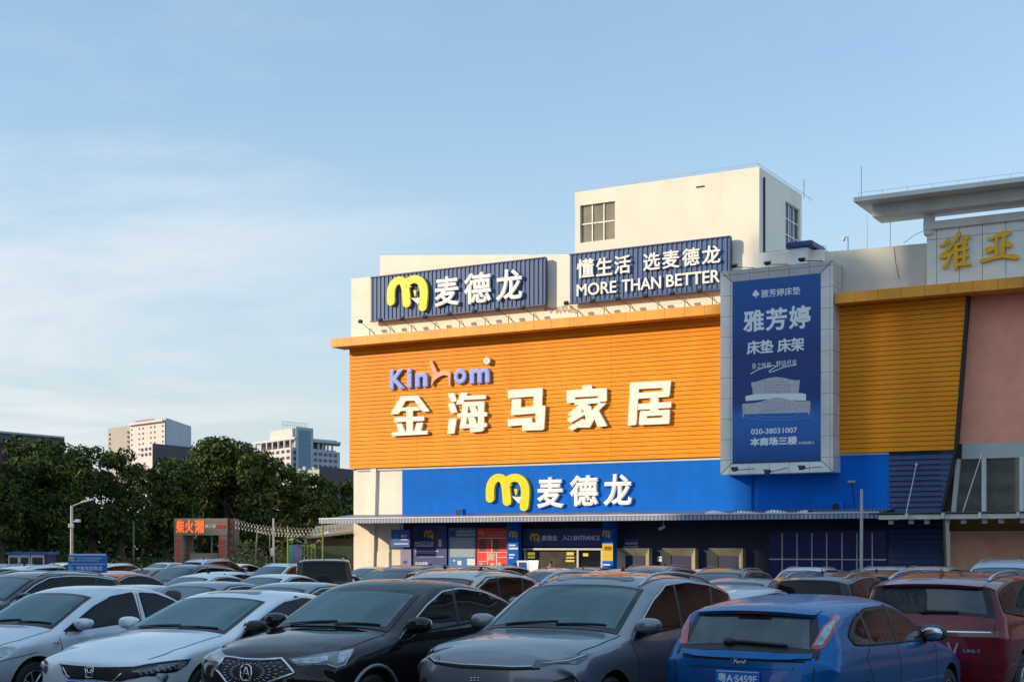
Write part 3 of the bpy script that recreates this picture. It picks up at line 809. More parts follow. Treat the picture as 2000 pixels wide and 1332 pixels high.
# big mark and characters on the blue band
bs = bthing('fascia_sign', 'yellow rounded mark and three white characters fixed to the bright blue band', 'sign', fs(1095), .1, zcs)
ly = BB(); lw2 = BB(); put_logo(ly, lw2, *pxbox(950.5, 1036, (977, 926), (1026, 998), .05), .13, .18)
build('logo', ly, m_logo, bs); build('logo_detail', lw2, m_white, bs)
for ch, xl, xr, yt, yb_ in (('麦', 1250, 1397, 143, 312), ('德', 1428, 1582, 133, 302), ('龙', 1610, 1765, 126, 300)):
    xl, xr = 600 + xl / 2.778, 600 + xr / 2.778; xm = (xl + xr) / 2
    m_ = BB(); put_text(m_, ch, *pxbox(xl, xr, (xm, 880 + yt / 2.778), (xm, 880 + yb_ / 2.778), .05), .12, bold=.03, depth=.17); build('letter', m_, m_white, bs)

# ------------------------------------------------------------------ billboard in a deep aluminium box
YB = -1.0
b0, bz1 = fb(1407, 534, YB); b1, _ = fb(1627, 520, YB); bz0 = fb(1407, 926, YB)[1]; bz1 = fb(1627, 506, YB)[1]
bz0 = (fb(1407, 926, YB)[1] + fb(1627, 922, YB)[1]) / 2; bz1 = (fb(1407, 533, YB)[1] + fb(1627, 506, YB)[1]) / 2
p0, p1 = fs(1430, YB + .12), fs(1603, YB + .12)
pz1 = (fb(1430, 548, YB)[1] + fb(1603, 534, YB)[1]) / 2; pz0 = (fb(1430, 902, YB)[1] + fb(1603, 900, YB)[1]) / 2
bb = bthing('billboard', 'tall mattress billboard on blue in a deep panelled aluminium frame', 'billboard', (b0 + b1) / 2, YB, bz0)
m_alp = grid_lines(mat('aluminium composite panel', (.70, .70, .69), .5, .1, var=.12, vs=.8, dirt=(.36, .35, .33, .8), dirt_amt=.4), ((2, .98, .3), (0, .98, .35)), .02, (.16, .16, .16))
fr = BB()
o_ = [(b0, bz0), (b1, bz0), (b1, bz1), (b0, bz1)]; i_ = [(p0, pz0), (p1, pz0), (p1, pz1), (p0, pz1)]
V = [(x, YB, z) for x, z in o_] + [(x, YB + .14, z) for x, z in i_] + [(x, .3, z) for x, z in o_] + [(x, YB + .22, z) for x, z in i_]
Fc = []
for k in range(4):
    j = (k + 1) % 4
    Fc += [(k, j, 4 + j, 4 + k), (k, 8 + k, 8 + j, j), (4 + k, 4 + j, 12 + j, 12 + k)]
Fc.append((8, 9, 10, 11))
fr.add(V, Fc); build('frame', fr, m_alp, bb)
mt = BB()
for k in range(4):
    a = Vector((o_[k][0], YB - .003, o_[k][1])); b = Vector((i_[k][0], YB + .137, i_[k][1])); mt.tube(a, b, .016, n=4)
mt.box(p0 - .03, p1 + .03, YB + .10, YB + .138, pz0 - .035, pz0 - .002)
build('joint', mt, m_dark, bb)
# printed poster: deep blue that turns violet in the middle and brighter round the bed
m_post = bpy.data.materials.new('printed poster'); m_post.use_nodes = True
t = m_post.node_tree; pr = t.nodes['Principled BSDF']; pr.inputs['Roughness'].default_value = .55
tc_ = t.nodes.new('ShaderNodeTexCoord'); sp_ = t.nodes.new('ShaderNodeSeparateXYZ'); t.links.new(tc_.outputs['Generated'], sp_.inputs[0])
cr = t.nodes.new('ShaderNodeValToRGB'); t.links.new(sp_.outputs[2], cr.inputs[0])
els = cr.color_ramp.elements
els[0].position = 0; els[0].color = (.007, .07, .29, 1); els[1].position = 1; els[1].color = (.010, .105, .38, 1)
for p_, c_ in ((.17, (.024, .14, .48, 1)), (.25, (.024, .15, .50, 1)), (.33, (.016, .05, .21, 1)), (.6, (.016, .045, .20, 1)), (.82, (.014, .08, .31, 1))):
    q = els.new(p_); q.color = c_
t.links.new(cr.outputs[0], pr.inputs['Base Color'])
po = BB(); po.box(p0 + .002, p1 - .002, YB + .145, YB + .16, pz0 + .002, pz1 - .002); poster = build('poster', po, m_post, bb)
m_prw = mat('printed white', (.85, .87, .90), .55, var=.02); m_prg = mat('printed grey', (.50, .51, .56), .55, var=.15, vs=6); m_prb = mat('printed sky blue', (.06, .26, .60), .55, var=.1)
m_prd = mat('printed mid grey', (.36, .37, .44), .55, var=.2, vs=8)
YP = YB + .144
zb = lambda x, y: fb(1390 + x / 2.96, 490 + y / 2.96, YP)
def ptxt(mb, s, xl, xr, t, b, bold):
    z0_ = zb(*b)[1]; z1_ = zb(*t)[1]; put_text(mb, s, zb(xl, 300)[0], zb(xr, 300)[0], z0_, z1_, YP - .001, bold, .012)
def ppoly(mb, pts, lift=.0): mb.prism([zb(*p) for p in pts], YP - .008 - lift, YP - .001)
mw_ = BB()
ptxt(mw_, '雅芳婷床垫', 285, 513, (400, 216), (400, 262), .012)
for cx, cy in ((255, 238), (246, 252), (265, 250)): ppoly(mw_, [(cx + 10*math.cos(k*PI/5), cy + 11*math.sin(k*PI/5)) for k in range(10)], .001 * (cx % 4))
ppoly(mw_, [(253, 250), (258, 250), (259, 272), (252, 272)])
for ch, xl, xr, yt, yb_ in (('雅', 182, 303, 342, 468), ('芳', 312, 436, 330, 460), ('婷', 446, 572, 315, 450)): ptxt(mw_, ch, xl, xr, ((xl+xr)/2, yt), ((xl+xr)/2, yb_), .028)
ptxt(mw_, '床垫', 203, 357, (280, 516), (280, 596), .026); ptxt(mw_, '床架', 380, 537, (458, 503), (458, 583), .026)
ptxt(mw_, '身之所依', 232, 345, (290, 645), (290, 680), 0); ptxt(mw_, '舒适尽享', 372, 492, (430, 632), (430, 668), 0)
ppoly(mw_, thick_path([(226, 710), (280, 682), (340, 665), (372, 668), (335, 692), (345, 700), (420, 672), (490, 658)], 2.2))
ptxt(mw_, '020-3803', 228, 397, (310, 1026), (310, 1058), .022); ptxt(mw_, '1007', 410, 495, (450, 1021), (450, 1052), .022)
ptxt(mw_, '本商场三楼', 222, 496, (360, 1075), (360, 1124), .045); ptxt(mw_, '引领造居人', 502, 595, (548, 1100), (548, 1117), .01)
build('lettering', mw_, m_prw, poster)
mb_ = BB()
for rx, ry, wd in ((215, 34, 3), (130, 18, 2.5)):
    pts = [(375 + rx*math.cos(R(a)), 944 + ry*math.sin(R(a))) for a in range(-20, 205, 15)]
    ppoly(mb_, thick_path(pts, wd), .001)
build('print', mb_, m_prb, poster)
mg = BB()
ppoly(mg, [(228, 768), (233, 757), (243, 759)] + [(243 + k * 25, 758 - k * .9 - 24 * math.sin(PI * k / 10) ** 1.5) for k in range(1, 10)] + [(494, 749), (503, 744), (510, 748)] + [(506, 790), (500, 838), (240, 846), (236, 800)], .000)
ppoly(mg, [(177, 890), (182, 882)] + [(182 + k * 24, 883 - k * .9 - 30 * math.exp(-((182 + k * 24 - 375) / 80) ** 2)) for k in range(1, 16)] + [(566, 866), (571, 872), (570, 928), (560, 934), (190, 944), (180, 940)], .004)
ppoly(mg, [(178, 940), (188, 940), (184, 965), (178, 965)]); ppoly(mg, [(556, 930), (566, 930), (566, 948), (559, 948)])
build('print', mg, m_prg, poster)
mg = BB(); ppoly(mg, [(195, 840), (250, 828), (520, 822), (546, 828), (545, 866), (430, 862), (375, 848), (330, 856), (197, 868)], .002); build('print', mg, m_prw, poster)
mg = BB(); random.seed(2)
for i in range(7):
    for j in range(4):
        x = 305 + i * 22 + (j % 2) * 11; y = 757 + j * 18; ppoly(mg, [(x, y - 7), (x + 8, y), (x, y + 7), (x - 8, y)], .003)
        x = 300 + i * 24 + (j % 2) * 10; y = 878 + j * 13; ppoly(mg, [(x, y - 4), (x + 8, y), (x, y + 4), (x - 8, y)], .007)
build('print', mg, m_prd, poster)
# spot lamps of the billboard
def spot(x, y, up, label):
    s, z = fb(x, y, YB - .7)
    zz = bz1 if up else bz0 + .25
    o = bthing('spotlight', label, 'spotlight', s, YB, zz, 'spotlights of the billboard')
    a = BB(); a.tube((s + .75, YB + .0, zz + (.02 if up else .0)), (s, YB - .62, z - .05), .02, n=5); build('arm', a, m_dark, o)
    h = BB(); M = Matrix.Translation((s, YB - .68, z)) @ Matrix.Rotation(R(25 if up else -25), 4, 'X')
    h.add([(-.17, -.1, .07), (.17, -.1, .07), (.17, .1, .07), (-.17, .1, .07), (-.1, -.06, -.09), (.1, -.06, -.09), (.1, .06, -.09), (-.1, .06, -.09)], [(0,1,2,3),(7,6,5,4),(0,4,5,1),(1,5,6,2),(2,6,7,3),(3,7,4,0)], M)
    build('lamp_head', h, m_lamp, o)
for i, (x, y) in enumerate(((1434, 519), (1499, 514), (1566, 507))): spot(x, y, True, 'black spotlight on the billboard top edge, %s from the slogan sign' % words_[i])
for i, (x, y) in enumerate(((1434, 916), (1498, 921), (1565, 913))): spot(x, y, False, 'black spotlight on the billboard bottom edge, %s' % ('next to the yellow slats with white letters', 'the middle one', 'next to the navy louvre')[i])
# golden brush characters on the tiled panel
gs_ = bthing('gold_sign', 'two golden brush written characters on the pale tiled roof panel', 'sign', fs(1920), .05, fb(1920, 520, .1)[1])
WEI = [[(1020,655),(1045,648),(1052,668),(1010,712),(965,728),(950,715),(985,695)],[(1060,700),(1082,704),(1050,750),(1005,785),(970,802),(958,788),(1000,758)],[(955,800),(1000,788),(1075,755),(1087,775),(1030,812),(975,828),(952,818)],
       [(1038,800),(1066,788),(1042,860),(1012,910),(985,917),(974,900),(1010,858)],[(1110,597),(1140,588),(1142,620),(1102,680),(1072,718),(1058,700),(1090,655)],[(1083,700),(1114,690),(1118,800),(1114,920),(1082,924),(1080,850)],
       [(1158,625),(1215,612),(1224,640),(1192,667),(1165,662)],[(1110,690),(1202,670),(1207,694),(1112,714)],[(1112,745),(1207,720),(1213,744),(1112,770)],[(1112,805),(1212,783),(1216,808),(1112,830)],[(1112,868),(1225,856),(1236,880),(1180,886),(1112,894)],[(1158,668),(1186,662),(1187,872),(1158,876)]]
YA_ = [[(1372,640),(1400,646),(1500,588),(1560,580),(1580,598),(1555,624),(1440,647),(1400,672),(1378,662)],[(1438,640),(1466,633),(1463,700),(1472,795),(1440,803),(1430,740)],[(1500,630),(1533,620),(1530,690),(1522,793),(1490,798),(1495,700)],
       [(1348,740),(1375,723),(1420,713),(1442,740),(1420,757),(1395,772),(1363,782)],[(1533,690),(1560,673),(1588,690),(1582,717),(1550,732),(1528,722)],[(1303,840),(1330,823),(1450,803),(1530,788),(1600,783),(1648,800),(1642,828),(1600,831),(1500,817),(1400,838),(1340,860),(1310,857)]]
for L_ in (WEI, YA_): strokes('letter', L_, lambda p: (1620 + p[0] / 4.44, 320 + p[1] / 4.44), .06, .10, m_gold, gs_)

# ------------------------------------------------------------------ posters and boards under the canopy (zoom 4 from 740,1000)
ze = lambda x, y, yb: fb(740 + x / 4, 1000 + y / 4, yb)
def panel(name, label, cat, x0, y0, x1, y1, yb, m, group=None, th=.04):
    a, z1_ = ze(x0, y0, yb); b, z0 = ze(x1, y1, yb); z0 = max(z0, Z0 + .02)
    o = bthing(name, label, cat, (a + b) / 2, yb, z0, group)
    mb = BB(); mb.box(a, b, yb, yb + th, z0, z1_); build('board', mb, m, o)
    return o
def ztext(parent, s, x0, y0, x1, y1, yb, m, bold=.01, name='lettering'):
    mb = BB(); a, z1_ = ze(x0, y0, yb); b, z0 = ze(x1, y1, yb); put_text(mb, s, a, b, z0, z1_, yb - .001, bold, .012); return build(name, mb, m, parent)
def zbox(parent, rects, yb, m, name='print', th=.006):
    mb = BB()
    for i, (x0, y0, x1, y1) in enumerate(rects):
        a, z1_ = ze(x0, y0, yb); b, z0 = ze(x1, y1, yb); mb.box(a, b, yb - th, yb - .001, z0, z1_)
    return build(name, mb, m, parent)
def zlogo(parent, x0, y0, x1, y1, yb):
    a, z1_ = ze(x0, y0, yb); b, z0 = ze(x1, y1, yb); ly = BB(); lw = BB(); put_logo(ly, lw, a, b, z0, z1_, yb - .001, .03)
    build('logo', ly, mat('orange yellow print', (.85, .42, .02), .5), parent); build('logo_detail', lw, m_white, parent)
m_pw = mat('panel white print', (.80, .82, .86), .5, var=.05); m_pn = mat('panel navy print', (.03, .055, .24), .5, var=.08); m_pb = mat('panel mid blue', (.03, .19, .50), .5, var=.1)
o = panel('hanging_sign', 'blue double sided sign hanging at the canopy corner post', 'sign', 95, 137, 240, 272, -.9, mat('panel royal blue', (.012, .09, .40), .5), th=.08)
zbox(o, [(125, 170, 150, 178), (130, 182, 146, 215)], -.9, m_pb); ztext(o, '餐厅', 172, 175, 222, 198, -.9, m_pw); zbox(o, [(172, 212, 224, 217), (118, 243, 228, 250)], -.9, m_pw)
mb = BB(); a = ze(168, 100, -.85); mb.tube((a[0], -.86, ze(0, 137, -.9)[1]), (a[0], -.86, zr + .1), .025); build('hanger', mb, m_steel, o)
o = panel('wall_poster', 'navy food safety poster with a yellow mark beside the cream pier', 'poster', 270, 105, 530, 440, .14, m_pn)
zlogo(o, 355, 142, 428, 212, .14); ztext(o, 'HACCP', 284, 228, 366, 252, .14, m_pw); ztext(o, '认证', 372, 226, 428, 252, .14, m_pw); zbox(o, [(284, 258, 424, 266), (284, 300, 466, 306), (284, 314, 440, 319), (300, 345, 510, 350)], .14, m_pw)
ztext(o, '正品保障', 284, 388, 382, 412, .14, m_pw, .02); zbox(o, [(465, 212, 490, 270)], .14, mat('panel cream print', (.6, .55, .4), .5))
o = panel('wall_poster', 'narrow pale violet poster between the pier and the navy poster', 'poster', 168, 290, 252, 440, .16, mat('panel lilac', (.24, .24, .42), .5, var=.1))
zbox(o, [(190, 378, 222, 402)], .16, m_pn)
o = panel('notice_board', 'light blue notice board with one large pale sheet', 'notice board', 545, 120, 757, 440, .14, m_pb)
ztext(o, '大家都在麦德龙', 606, 140, 752, 160, .14, m_pw); ztext(o, '都是好品质好价格', 606, 166, 752, 186, .14, m_pw); zbox(o, [(556, 146, 590, 186)], .14, m_pn)
zbox(o, [(557, 198, 750, 350)], .14, mat('panel grey sheet', (.33, .42, .48), .5, var=.12, vs=4)); zbox(o, [(580, 372, 596, 384), (615, 378, 645, 412), (690, 362, 750, 414)], .14, m_pw)
o = panel('promotion_board', 'red promotion board with product pictures beside the blue column', 'poster', 765, 125, 1006, 470, .14, mat('panel red', (.78, .05, .045), .5, var=.1))
zlogo(o, 780, 146, 826, 186, .14); ztext(o, '会员日特惠推荐', 836, 146, 1000, 172, .14, mat('panel pink print', (.75, .25, .2), .5)); zbox(o, [(840, 178, 990, 183)], .14, mat('panel pink print', (.75, .25, .2), .5))
zbox(o, [(778, 200, 1000, 204), (778, 310, 1000, 314), (778, 380, 846, 384), (925, 350, 1000, 354), (880, 204, 886, 310), (846, 316, 851, 450), (916, 316, 922, 450)], .14, m_pw)
zbox(o, [(784, 210, 836, 305), (890, 210, 940, 305)], .14, mat('panel dark product', (.12, .07, .07), .5, var=.6, vs=6)); zbox(o, [(855, 320, 905, 376), (785, 395, 810, 440), (870, 395, 900, 440), (930, 392, 952, 430)], .14, mat('panel beige product', (.6, .48, .35), .5, var=.5, vs=6))
o = panel('entrance_sign', 'navy header over the shop doors lettered ENTRANCE with a yellow mark', 'sign', 1128, 128, 1748, 266, -.02, mat('panel navy header', (.022, .055, .23), .5), th=.2)
zlogo(o, 1180, 165, 1258, 236, -.02); ztext(o, '麦德龙', 1272, 180, 1394, 222, -.02, m_pw, .022); ztext(o, '入口', 1434, 180, 1506, 220, -.02, m_pw, .022); ztext(o, 'ENTRANCE', 1520, 182, 1726, 218, -.02, m_pw, .03)
o = panel('column_sign', 'yellow mark and white lines on the round blue column beside the red board', 'sign', 1012, 140, 1090, 400, -.52, m_blue, th=.05)
zlogo(o, 1018, 148, 1084, 208, -.52); zbox(o, [(1016, 252, 1068, 264), (1016, 276, 1086, 290), (1018, 326, 1062, 338), (1016, 350, 1050, 360)], -.52, m_pw)
o = panel('column_sign', 'yellow label and mark on the round blue column at the far side of the doors', 'sign', 1746, 135, 1830, 420, -.54, m_blue, th=.05)
zlogo(o, 1748, 142, 1808, 204, -.54)
m_yl = mat('yellow label', (.75, .52, .01), .5)
zbox(o, [(1746, 246, 1828, 380)], -.54, m_yl); ztext(o, '换购', 1760, 262, 1818, 300, -.552, mat('label brown print', (.25, .17, .01), .5), .02); zbox(o, [(1752, 404, 1806, 416)], -.54, m_pw)
o = panel('dock_sign', 'small navy sign with pale writing above the first loading dock', 'sign', 1916, 206, 2028, 272, .2, m_pn)
ztext(o, '商品退换及收货', 1924, 236, 2020, 250, .2, m_pw); zbox(o, [(1912, 267, 2030, 271)], .2, m_pw)
a, z1_ = ze(2120, 345, .2)
o = bthing('notice_plate', 'small white notice between the first and second loading docks', 'sign', fs(1290, .2), .2, z1_ - .2); mb = BB(); mb.box(fs(1284, .2), fs(1294, .2), .21, .248, z1_ - .25, z1_); build('board', mb, m_pw, o)
mb = BB(); mb.box(fs(1285.5, .2), fs(1292, .2), .202, .209, z1_ - .10, z1_ - .07); build('print', mb, m_pn, o)
# A frame board in front of the doors
ya = -4.5
a, z1_ = ze(1120, 366, ya); b, _ = ze(1208, 366, ya); gA = gz(*bp(a, ya)[:2])
o = bthing('a_frame_board', 'white A-frame pavement board with a blue poster in front of the doors', 'pavement sign', (a + b) / 2, ya, gA)
mb = BB()
for sgn in (-1, 1):
    M = Matrix.Translation((0, ya, gA)) @ Matrix.Rotation(R(-10 * sgn), 4, 'X')
    mb.box(a, b, sgn * .22 - .02, sgn * .22 + .02, .02, z1_ - gA, M=M)
build('board', mb, m_white, o)
mb = BB(); M = Matrix.Translation((0, ya, gA)) @ Matrix.Rotation(R(10), 4, 'X'); H_ = z1_ - gA
mb.box(a + .1, b - .1, -.25, -.242, .25, H_ - .08, M=M); build('poster', mb, mat('poster blue', (.01, .1, .4), .5), o)
mb = BB(); mb.box(a + .2, b - .2, -.258, -.251, H_ * .62, H_ * .75, M=M); build('print', mb, m_white, o)
# split air conditioner boxes on the canopy, camera on the blue band
def aircon(x, y0, y1, yb, label, m):
    s, z1_ = fb(x, y0, yb); _, z0 = fb(x, y1, yb)
    o = bthing('air_conditioner', label, 'air conditioner', s, yb, z0)
    w = (z1_ - z0) * 1.25
    mb = BB(); mb.bbox(s - w / 2, s + w / 2, yb - .18, yb + .18, z0, z1_, .02); build('casing', mb, m, o)
    mb = BB(); M = Matrix.Translation((s - w * .12, yb - .185, (z0 + z1_) / 2)) @ Matrix.Rotation(R(90), 4, 'X'); r = (z1_ - z0) * .4
    mb.lathe([(r, 0), (r, .02), (r * .85, .02), (r * .85, .005), (.001, .005)], 18, M); build('fan', mb, m_dark, o)
    for k in (-1, 1):
        f_ = BB(); f_.box(s + k * w * .35 - .03, s + k * w * .35 + .03, yb - .15, yb + .15, z0 - .06, z0 - .001); build('foot', f_, m_dark, o)
aircon(900, 994, 1007, -.6, 'blue air conditioner box on the canopy beneath the blue band', m_blue)
aircon(1638, 981, 999, -.2, 'air conditioner box on the canopy beside the navy louvre', m_blue)
o = bthing('security_camera', 'white bullet camera hanging below the canopy over the loading docks', 'camera', fs(1295, -1), -1, zr - .1)
s, z_ = fb(1295, 1030, -1); mb = BB(); mb.tube((s + .02, -1, zr + .1), (s + .02, -1, z_ + .05), .03); build('bracket', mb, m_alum, o)
mb = BB(); mb.tube((s - .12, -1.2, z_ - .08), (s + .08, -1, z_ + .06), .075, n=10); build('casing', mb, m_white, o)
o = bthing('wall_lamp', 'small grey floodlight on a stalk against the blue band', 'lamp', fs(1664, -.5), .1, fb(1664, 990)[1])
s, z_ = fb(1664, 941, -.3); mb = BB(); mb.tube((s, .1, z_ - 1.1), (s, -.3, z_), .02, n=5); build('stalk', mb, m_dark, o)
mb = BB(); mb.bbox(s - .17, s + .17, -.45, -.2, z_ - .04, z_ + .06, .015); build('lamp_head', mb, m_grey, o)
o = bthing('security_camera', 'dome camera on a short mast above the grey parapet', 'camera', fs(1655, .6), .6, zg1)
s, z_ = fb(1653, 468, .6); mb = BB(); mb.tube((s + .08, .6, zg1 - 2.2), (s + .08, .6, z_ + .12), .025); mb.tube((s + .08, .6, z_ + .1), (s - .1, .55, z_ + .1), .02); build('mast', mb, m_steel, o)
mb = BB(); mb.ell((s - .1, .52, z_ + .02), .09, .09, .11); build('dome', mb, m_greylt, o, True)
# ------------------------------------------------------------------ tall neighbours whose shadow lies over the lot (behind and to the left of the camera)
LV = Vector((-.966, -.259, 0)); PV = Vector((-.259, .966, 0))
def lw_pt(t, w, z): return LV * t + PV * w + Vector((0, 0, z))
m_conc = grid_lines(mat('tower concrete', (.36, .35, .34), .8, var=.08), ((2, 3.3, 0),), 1.5, (.05, .06, .08))
def caster(t0, t1, w0, w1, h, label):
    o = thing('shade_tower', label, 'office building', lw_pt((t0 + t1) / 2, (w0 + w1) / 2, 0))
    mb = MB(); P = [lw_pt(a, b, 0) for a, b in ((t0, w0), (t0, w1), (t1, w1), (t1, w0))]
    mb.v = P + [p + Vector((0, 0, h)) for p in P]; mb.f = [(0, 1, 2, 3), (4, 5, 6, 7), (0, 1, 5, 4), (1, 2, 6, 5), (2, 3, 7, 6), (3, 0, 4, 7)]
    build('wall', mb, m_conc, o)
    mb = MB(); P = [lw_pt(a, b, h + .001) for a, b in ((t0 + .5, w0 + .5), (t0 + .5, w1 - .3), (t1 - .5, w1 - .3), (t1 - .5, w0 + .5))]
    mb.v = P + [p + Vector((0, 0, .8)) for p in P]; mb.f = [(0, 1, 2, 3), (4, 5, 6, 7), (0, 1, 5, 4), (1, 2, 6, 5), (2, 3, 7, 6), (3, 0, 4, 7)]
    build('roof', mb, m_grey, o)
caster(100, 122, -40, 58.6, 76, 'tall concrete office tower beside the parking lot, out of the picture')
caster(100.3, 120, 58.7, 63.4, 63.6, 'lower block added at the office tower end to step its shadow')  # step shaped so the shadow stops below the roof parapet

caster(100, 115, 87, 150, 40.5, 'unseen mid height block added to shade the lower trees, out of the picture')  # added out of view to keep the lower tree crowns in shade

# ------------------------------------------------------------------ far buildings
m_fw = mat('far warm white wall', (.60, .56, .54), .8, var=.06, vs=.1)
m_fg = mat('far grey wall', (.40, .44, .48), .8, var=.06, vs=.1)  # shade and haze of the far end walls put into this grey
m_fl = mat('far pale grey wall', (.42, .41, .40), .8, var=.06, vs=.1)
m_fd = mat('far window dark', (.07, .075, .085), .3)
m_fb = mat('far window blue glass', (.10, .20, .30), .15)
m_fdk = mat('far brown block', (.085, .075, .085), .8, var=.15, vs=.1)
def box_w(mb, a, b, d, z0, z1, off=0):
    "upright block: a, b = ends of the face in plan, d = depth vector"
    a = Vector(a); b = Vector(b); d = Vector(d)
    P = [a, b, b + d, a + d]
    mb.add([(p.x, p.y, z0) for p in P] + [(p.x, p.y, z1) for p in P], [(0, 1, 2, 3), (4, 5, 6, 7), (0, 1, 5, 4), (1, 2, 6, 5), (2, 3, 7, 6), (3, 0, 4, 7)])
def zz(y, Y): return CAM_Z - (y - HY) / F * Y
def wins(parent, a, b, z0, z1, nx, nz, m, fw=.55, fh=.55, skip=(), name='window', proud=.15, cols=None):
    "rows of windows on the upright face a-b; each storey's row of openings is one mesh"
    a = Vector(a); b = Vector(b); u = (b - a) / nx; n = Vector((u.y, -u.x, 0)).normalized()
    if n.y > 0: n = -n
    for j in range(nz):
        for i in range(nx):
            if (i, j) in skip or (cols and i not in cols): continue
            mb = MB()
            p = a + u * (i + .5 - fw / 2); q = a + u * (i + .5 + fw / 2); h = (z1 - z0) / nz
            za = z0 + h * (j + .5 - fh / 2); zb_ = z0 + h * (j + .5 + fh / 2)
            V = [p + n * proud, q + n * proud, q, p]
            mb.add([(v.x, v.y, za) for v in V] + [(v.x, v.y, zb_) for v in V], [(0, 1, 5, 4), (1, 2, 6, 5), (3, 0, 4, 7), (4, 5, 6, 7), (0, 1, 2, 3)])
            build(name, mb, m, parent)
YA = 800.0
X_ = lambda x, Y: (x - CX) / F * Y
# slab block with a warm lit front; end wall coloured grey for its shade
o = thing('apartment_block', 'distant hotel slab with small dark windows and a shaded grey end, above the trees', 'building', (X_(280, YA), YA, 0))
zt = zz(827, YA - 40)
A0 = Vector((X_(211, YA + 30), YA + 30, 0)); A1_ = Vector((X_(322, YA - 20), YA - 20, 0)); A2_ = Vector((X_(366, YA + 30), YA + 30, 0))
mid = A0 + (A1_ - A0) * .40
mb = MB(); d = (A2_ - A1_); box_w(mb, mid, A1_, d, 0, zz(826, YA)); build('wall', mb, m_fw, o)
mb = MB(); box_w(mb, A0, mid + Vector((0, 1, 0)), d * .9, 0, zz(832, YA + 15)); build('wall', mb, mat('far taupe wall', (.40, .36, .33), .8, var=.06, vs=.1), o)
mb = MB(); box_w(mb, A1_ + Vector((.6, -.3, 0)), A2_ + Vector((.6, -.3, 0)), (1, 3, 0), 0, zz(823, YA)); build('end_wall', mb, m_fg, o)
wins(o, mid, A1_, zz(892, YA), zz(832, YA), 9, 6, m_fd, .34, .34, cols=(0, 2, 3, 5, 6, 8))
wins(o, A0, mid, zz(892, YA), zz(836, YA), 6, 6, m_fd, .40, .5, cols=(0, 5))
wins(o, A1_ + Vector((.6, -.3, 0)), A2_ + Vector((.6, -.3, 0)), zz(890, YA), zz(831, YA), 6, 5, m_fb, .6, .7, cols=(2, 4, 5))
mb = MB(); q = mid + (A1_ - mid) * .0; box_w(mb, mid + Vector((-.5, -2, 0)), A1_ + Vector((-1, -2, 0)), (0, 1.5, 0), zz(829, YA), zz(824.5, YA)); build('cornice', mb, m_fw, o)
mb = MB()
for i in range(14):
    p = mid + (A1_ - mid) * (.18 + .55 * i / 14); box_w(mb, p + Vector((0, -2, 0)), p + Vector((1.1, -2.3, 0)), (0, .6, 0), zz(824.6, YA), zz(821.5, YA))
build('roof_lettering', mb, mat('far red letters', (.55, .16, .12), .6), o)
# low dark block before it
o = thing('low_block', 'dark roofed block in front of the distant hotel slab, rising out of the trees', 'building', (X_(320, 420), 420, 0))
mb = MB(); box_w(mb, (X_(298, 410), 410, 0), (X_(368, 425), 425, 0), (3, 25, 0), 0, zz(868, 415)); build('wall', mb, m_fdk, o)
mb = MB(); box_w(mb, (X_(270, 416), 418, 0), (X_(298, 410) - .05, 410, 0), (3, 20, 0), 0, zz(869, 412)); build('end_wall', mb, m_fw, o)
wins(o, (X_(272, 416), 417.5, 0), (X_(298, 410), 410, 0), zz(892, 412), zz(871, 412), 3, 2, m_fd, .4, .5, proud=.3)
# white office block with a glazed stair tower
YB_ = 780.0
o = thing('office_block', 'distant white office block with a blue glass stair tower and open top terraces', 'office building', (X_(570, YB_), YB_, 0))
C0 = Vector((X_(490, YB_ + 45), YB_ + 45, 0)); C1 = Vector((X_(568, YB_), YB_, 0)); C2 = Vector((X_(657, YB_ + 30), YB_ + 30, 0))
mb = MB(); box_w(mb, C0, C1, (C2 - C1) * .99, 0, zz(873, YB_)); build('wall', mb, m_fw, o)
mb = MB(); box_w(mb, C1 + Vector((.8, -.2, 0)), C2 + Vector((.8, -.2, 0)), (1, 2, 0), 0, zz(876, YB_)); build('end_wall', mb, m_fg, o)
wins(o, C0, C1, zz(925, YB_), zz(874, YB_), 8, 4, m_fd, .6, .45)
wins(o, C1 + Vector((.8, -.2, 0)), C2 + Vector((.8, -.2, 0)), zz(925, YB_), zz(877, YB_), 9, 4, m_fd, .62, .5)
mb = MB(); box_w(mb, C0 + (C1 - C0) * .05, C1 + Vector((2, 0, 0)), (C2 - C1) * .93, zz(857, YB_), zz(853, YB_)); build('roof_slab', mb, m_fw, o)
for k in range(7):
    mb = MB(); p = C0 + (C1 - C0) * (.1 + .145 * k); box_w(mb, p, p + (C1 - C0).normalized() * 1.2, (.5, 1.2, 0), zz(873, YB_) + .01, zz(857, YB_)); build('column', mb, m_fw, o)
mb = MB(); box_w(mb, C0 + (C1 - C0) * .1 + Vector((3, 6, 0)), C1 + Vector((3, 7, 0)), (C2 - C1) * .6, zz(873, YB_), zz(857, YB_) - .01); build('recess', mb, m_fd, o)
mb = MB(); box_w(mb, C0 + (C1 - C0) * .42 + Vector((1, 3, 0)), C1 + Vector((.5, 2, 0)), (C2 - C1) * .35, zz(853, YB_) + .01, zz(835, YB_)); ph_ = build('roof_block', mb, m_fw, o)
wins(ph_, C0 + (C1 - C0) * .42 + Vector((1, 3, 0)), C1 + Vector((.5, 2, 0)), zz(852, YB_), zz(836, YB_), 5, 1, m_fl, .5, .6) if False else None
for k in range(4):
    p = C2 + (C1 - C2) * (.12 + .1 * k); mb = MB(); box_w(mb, p, p + (C2 - C1).normalized() * 1.0, (.4, 1, 0), zz(876, YB_) + .01, zz(860, YB_)); build('column', mb, m_fg, o)
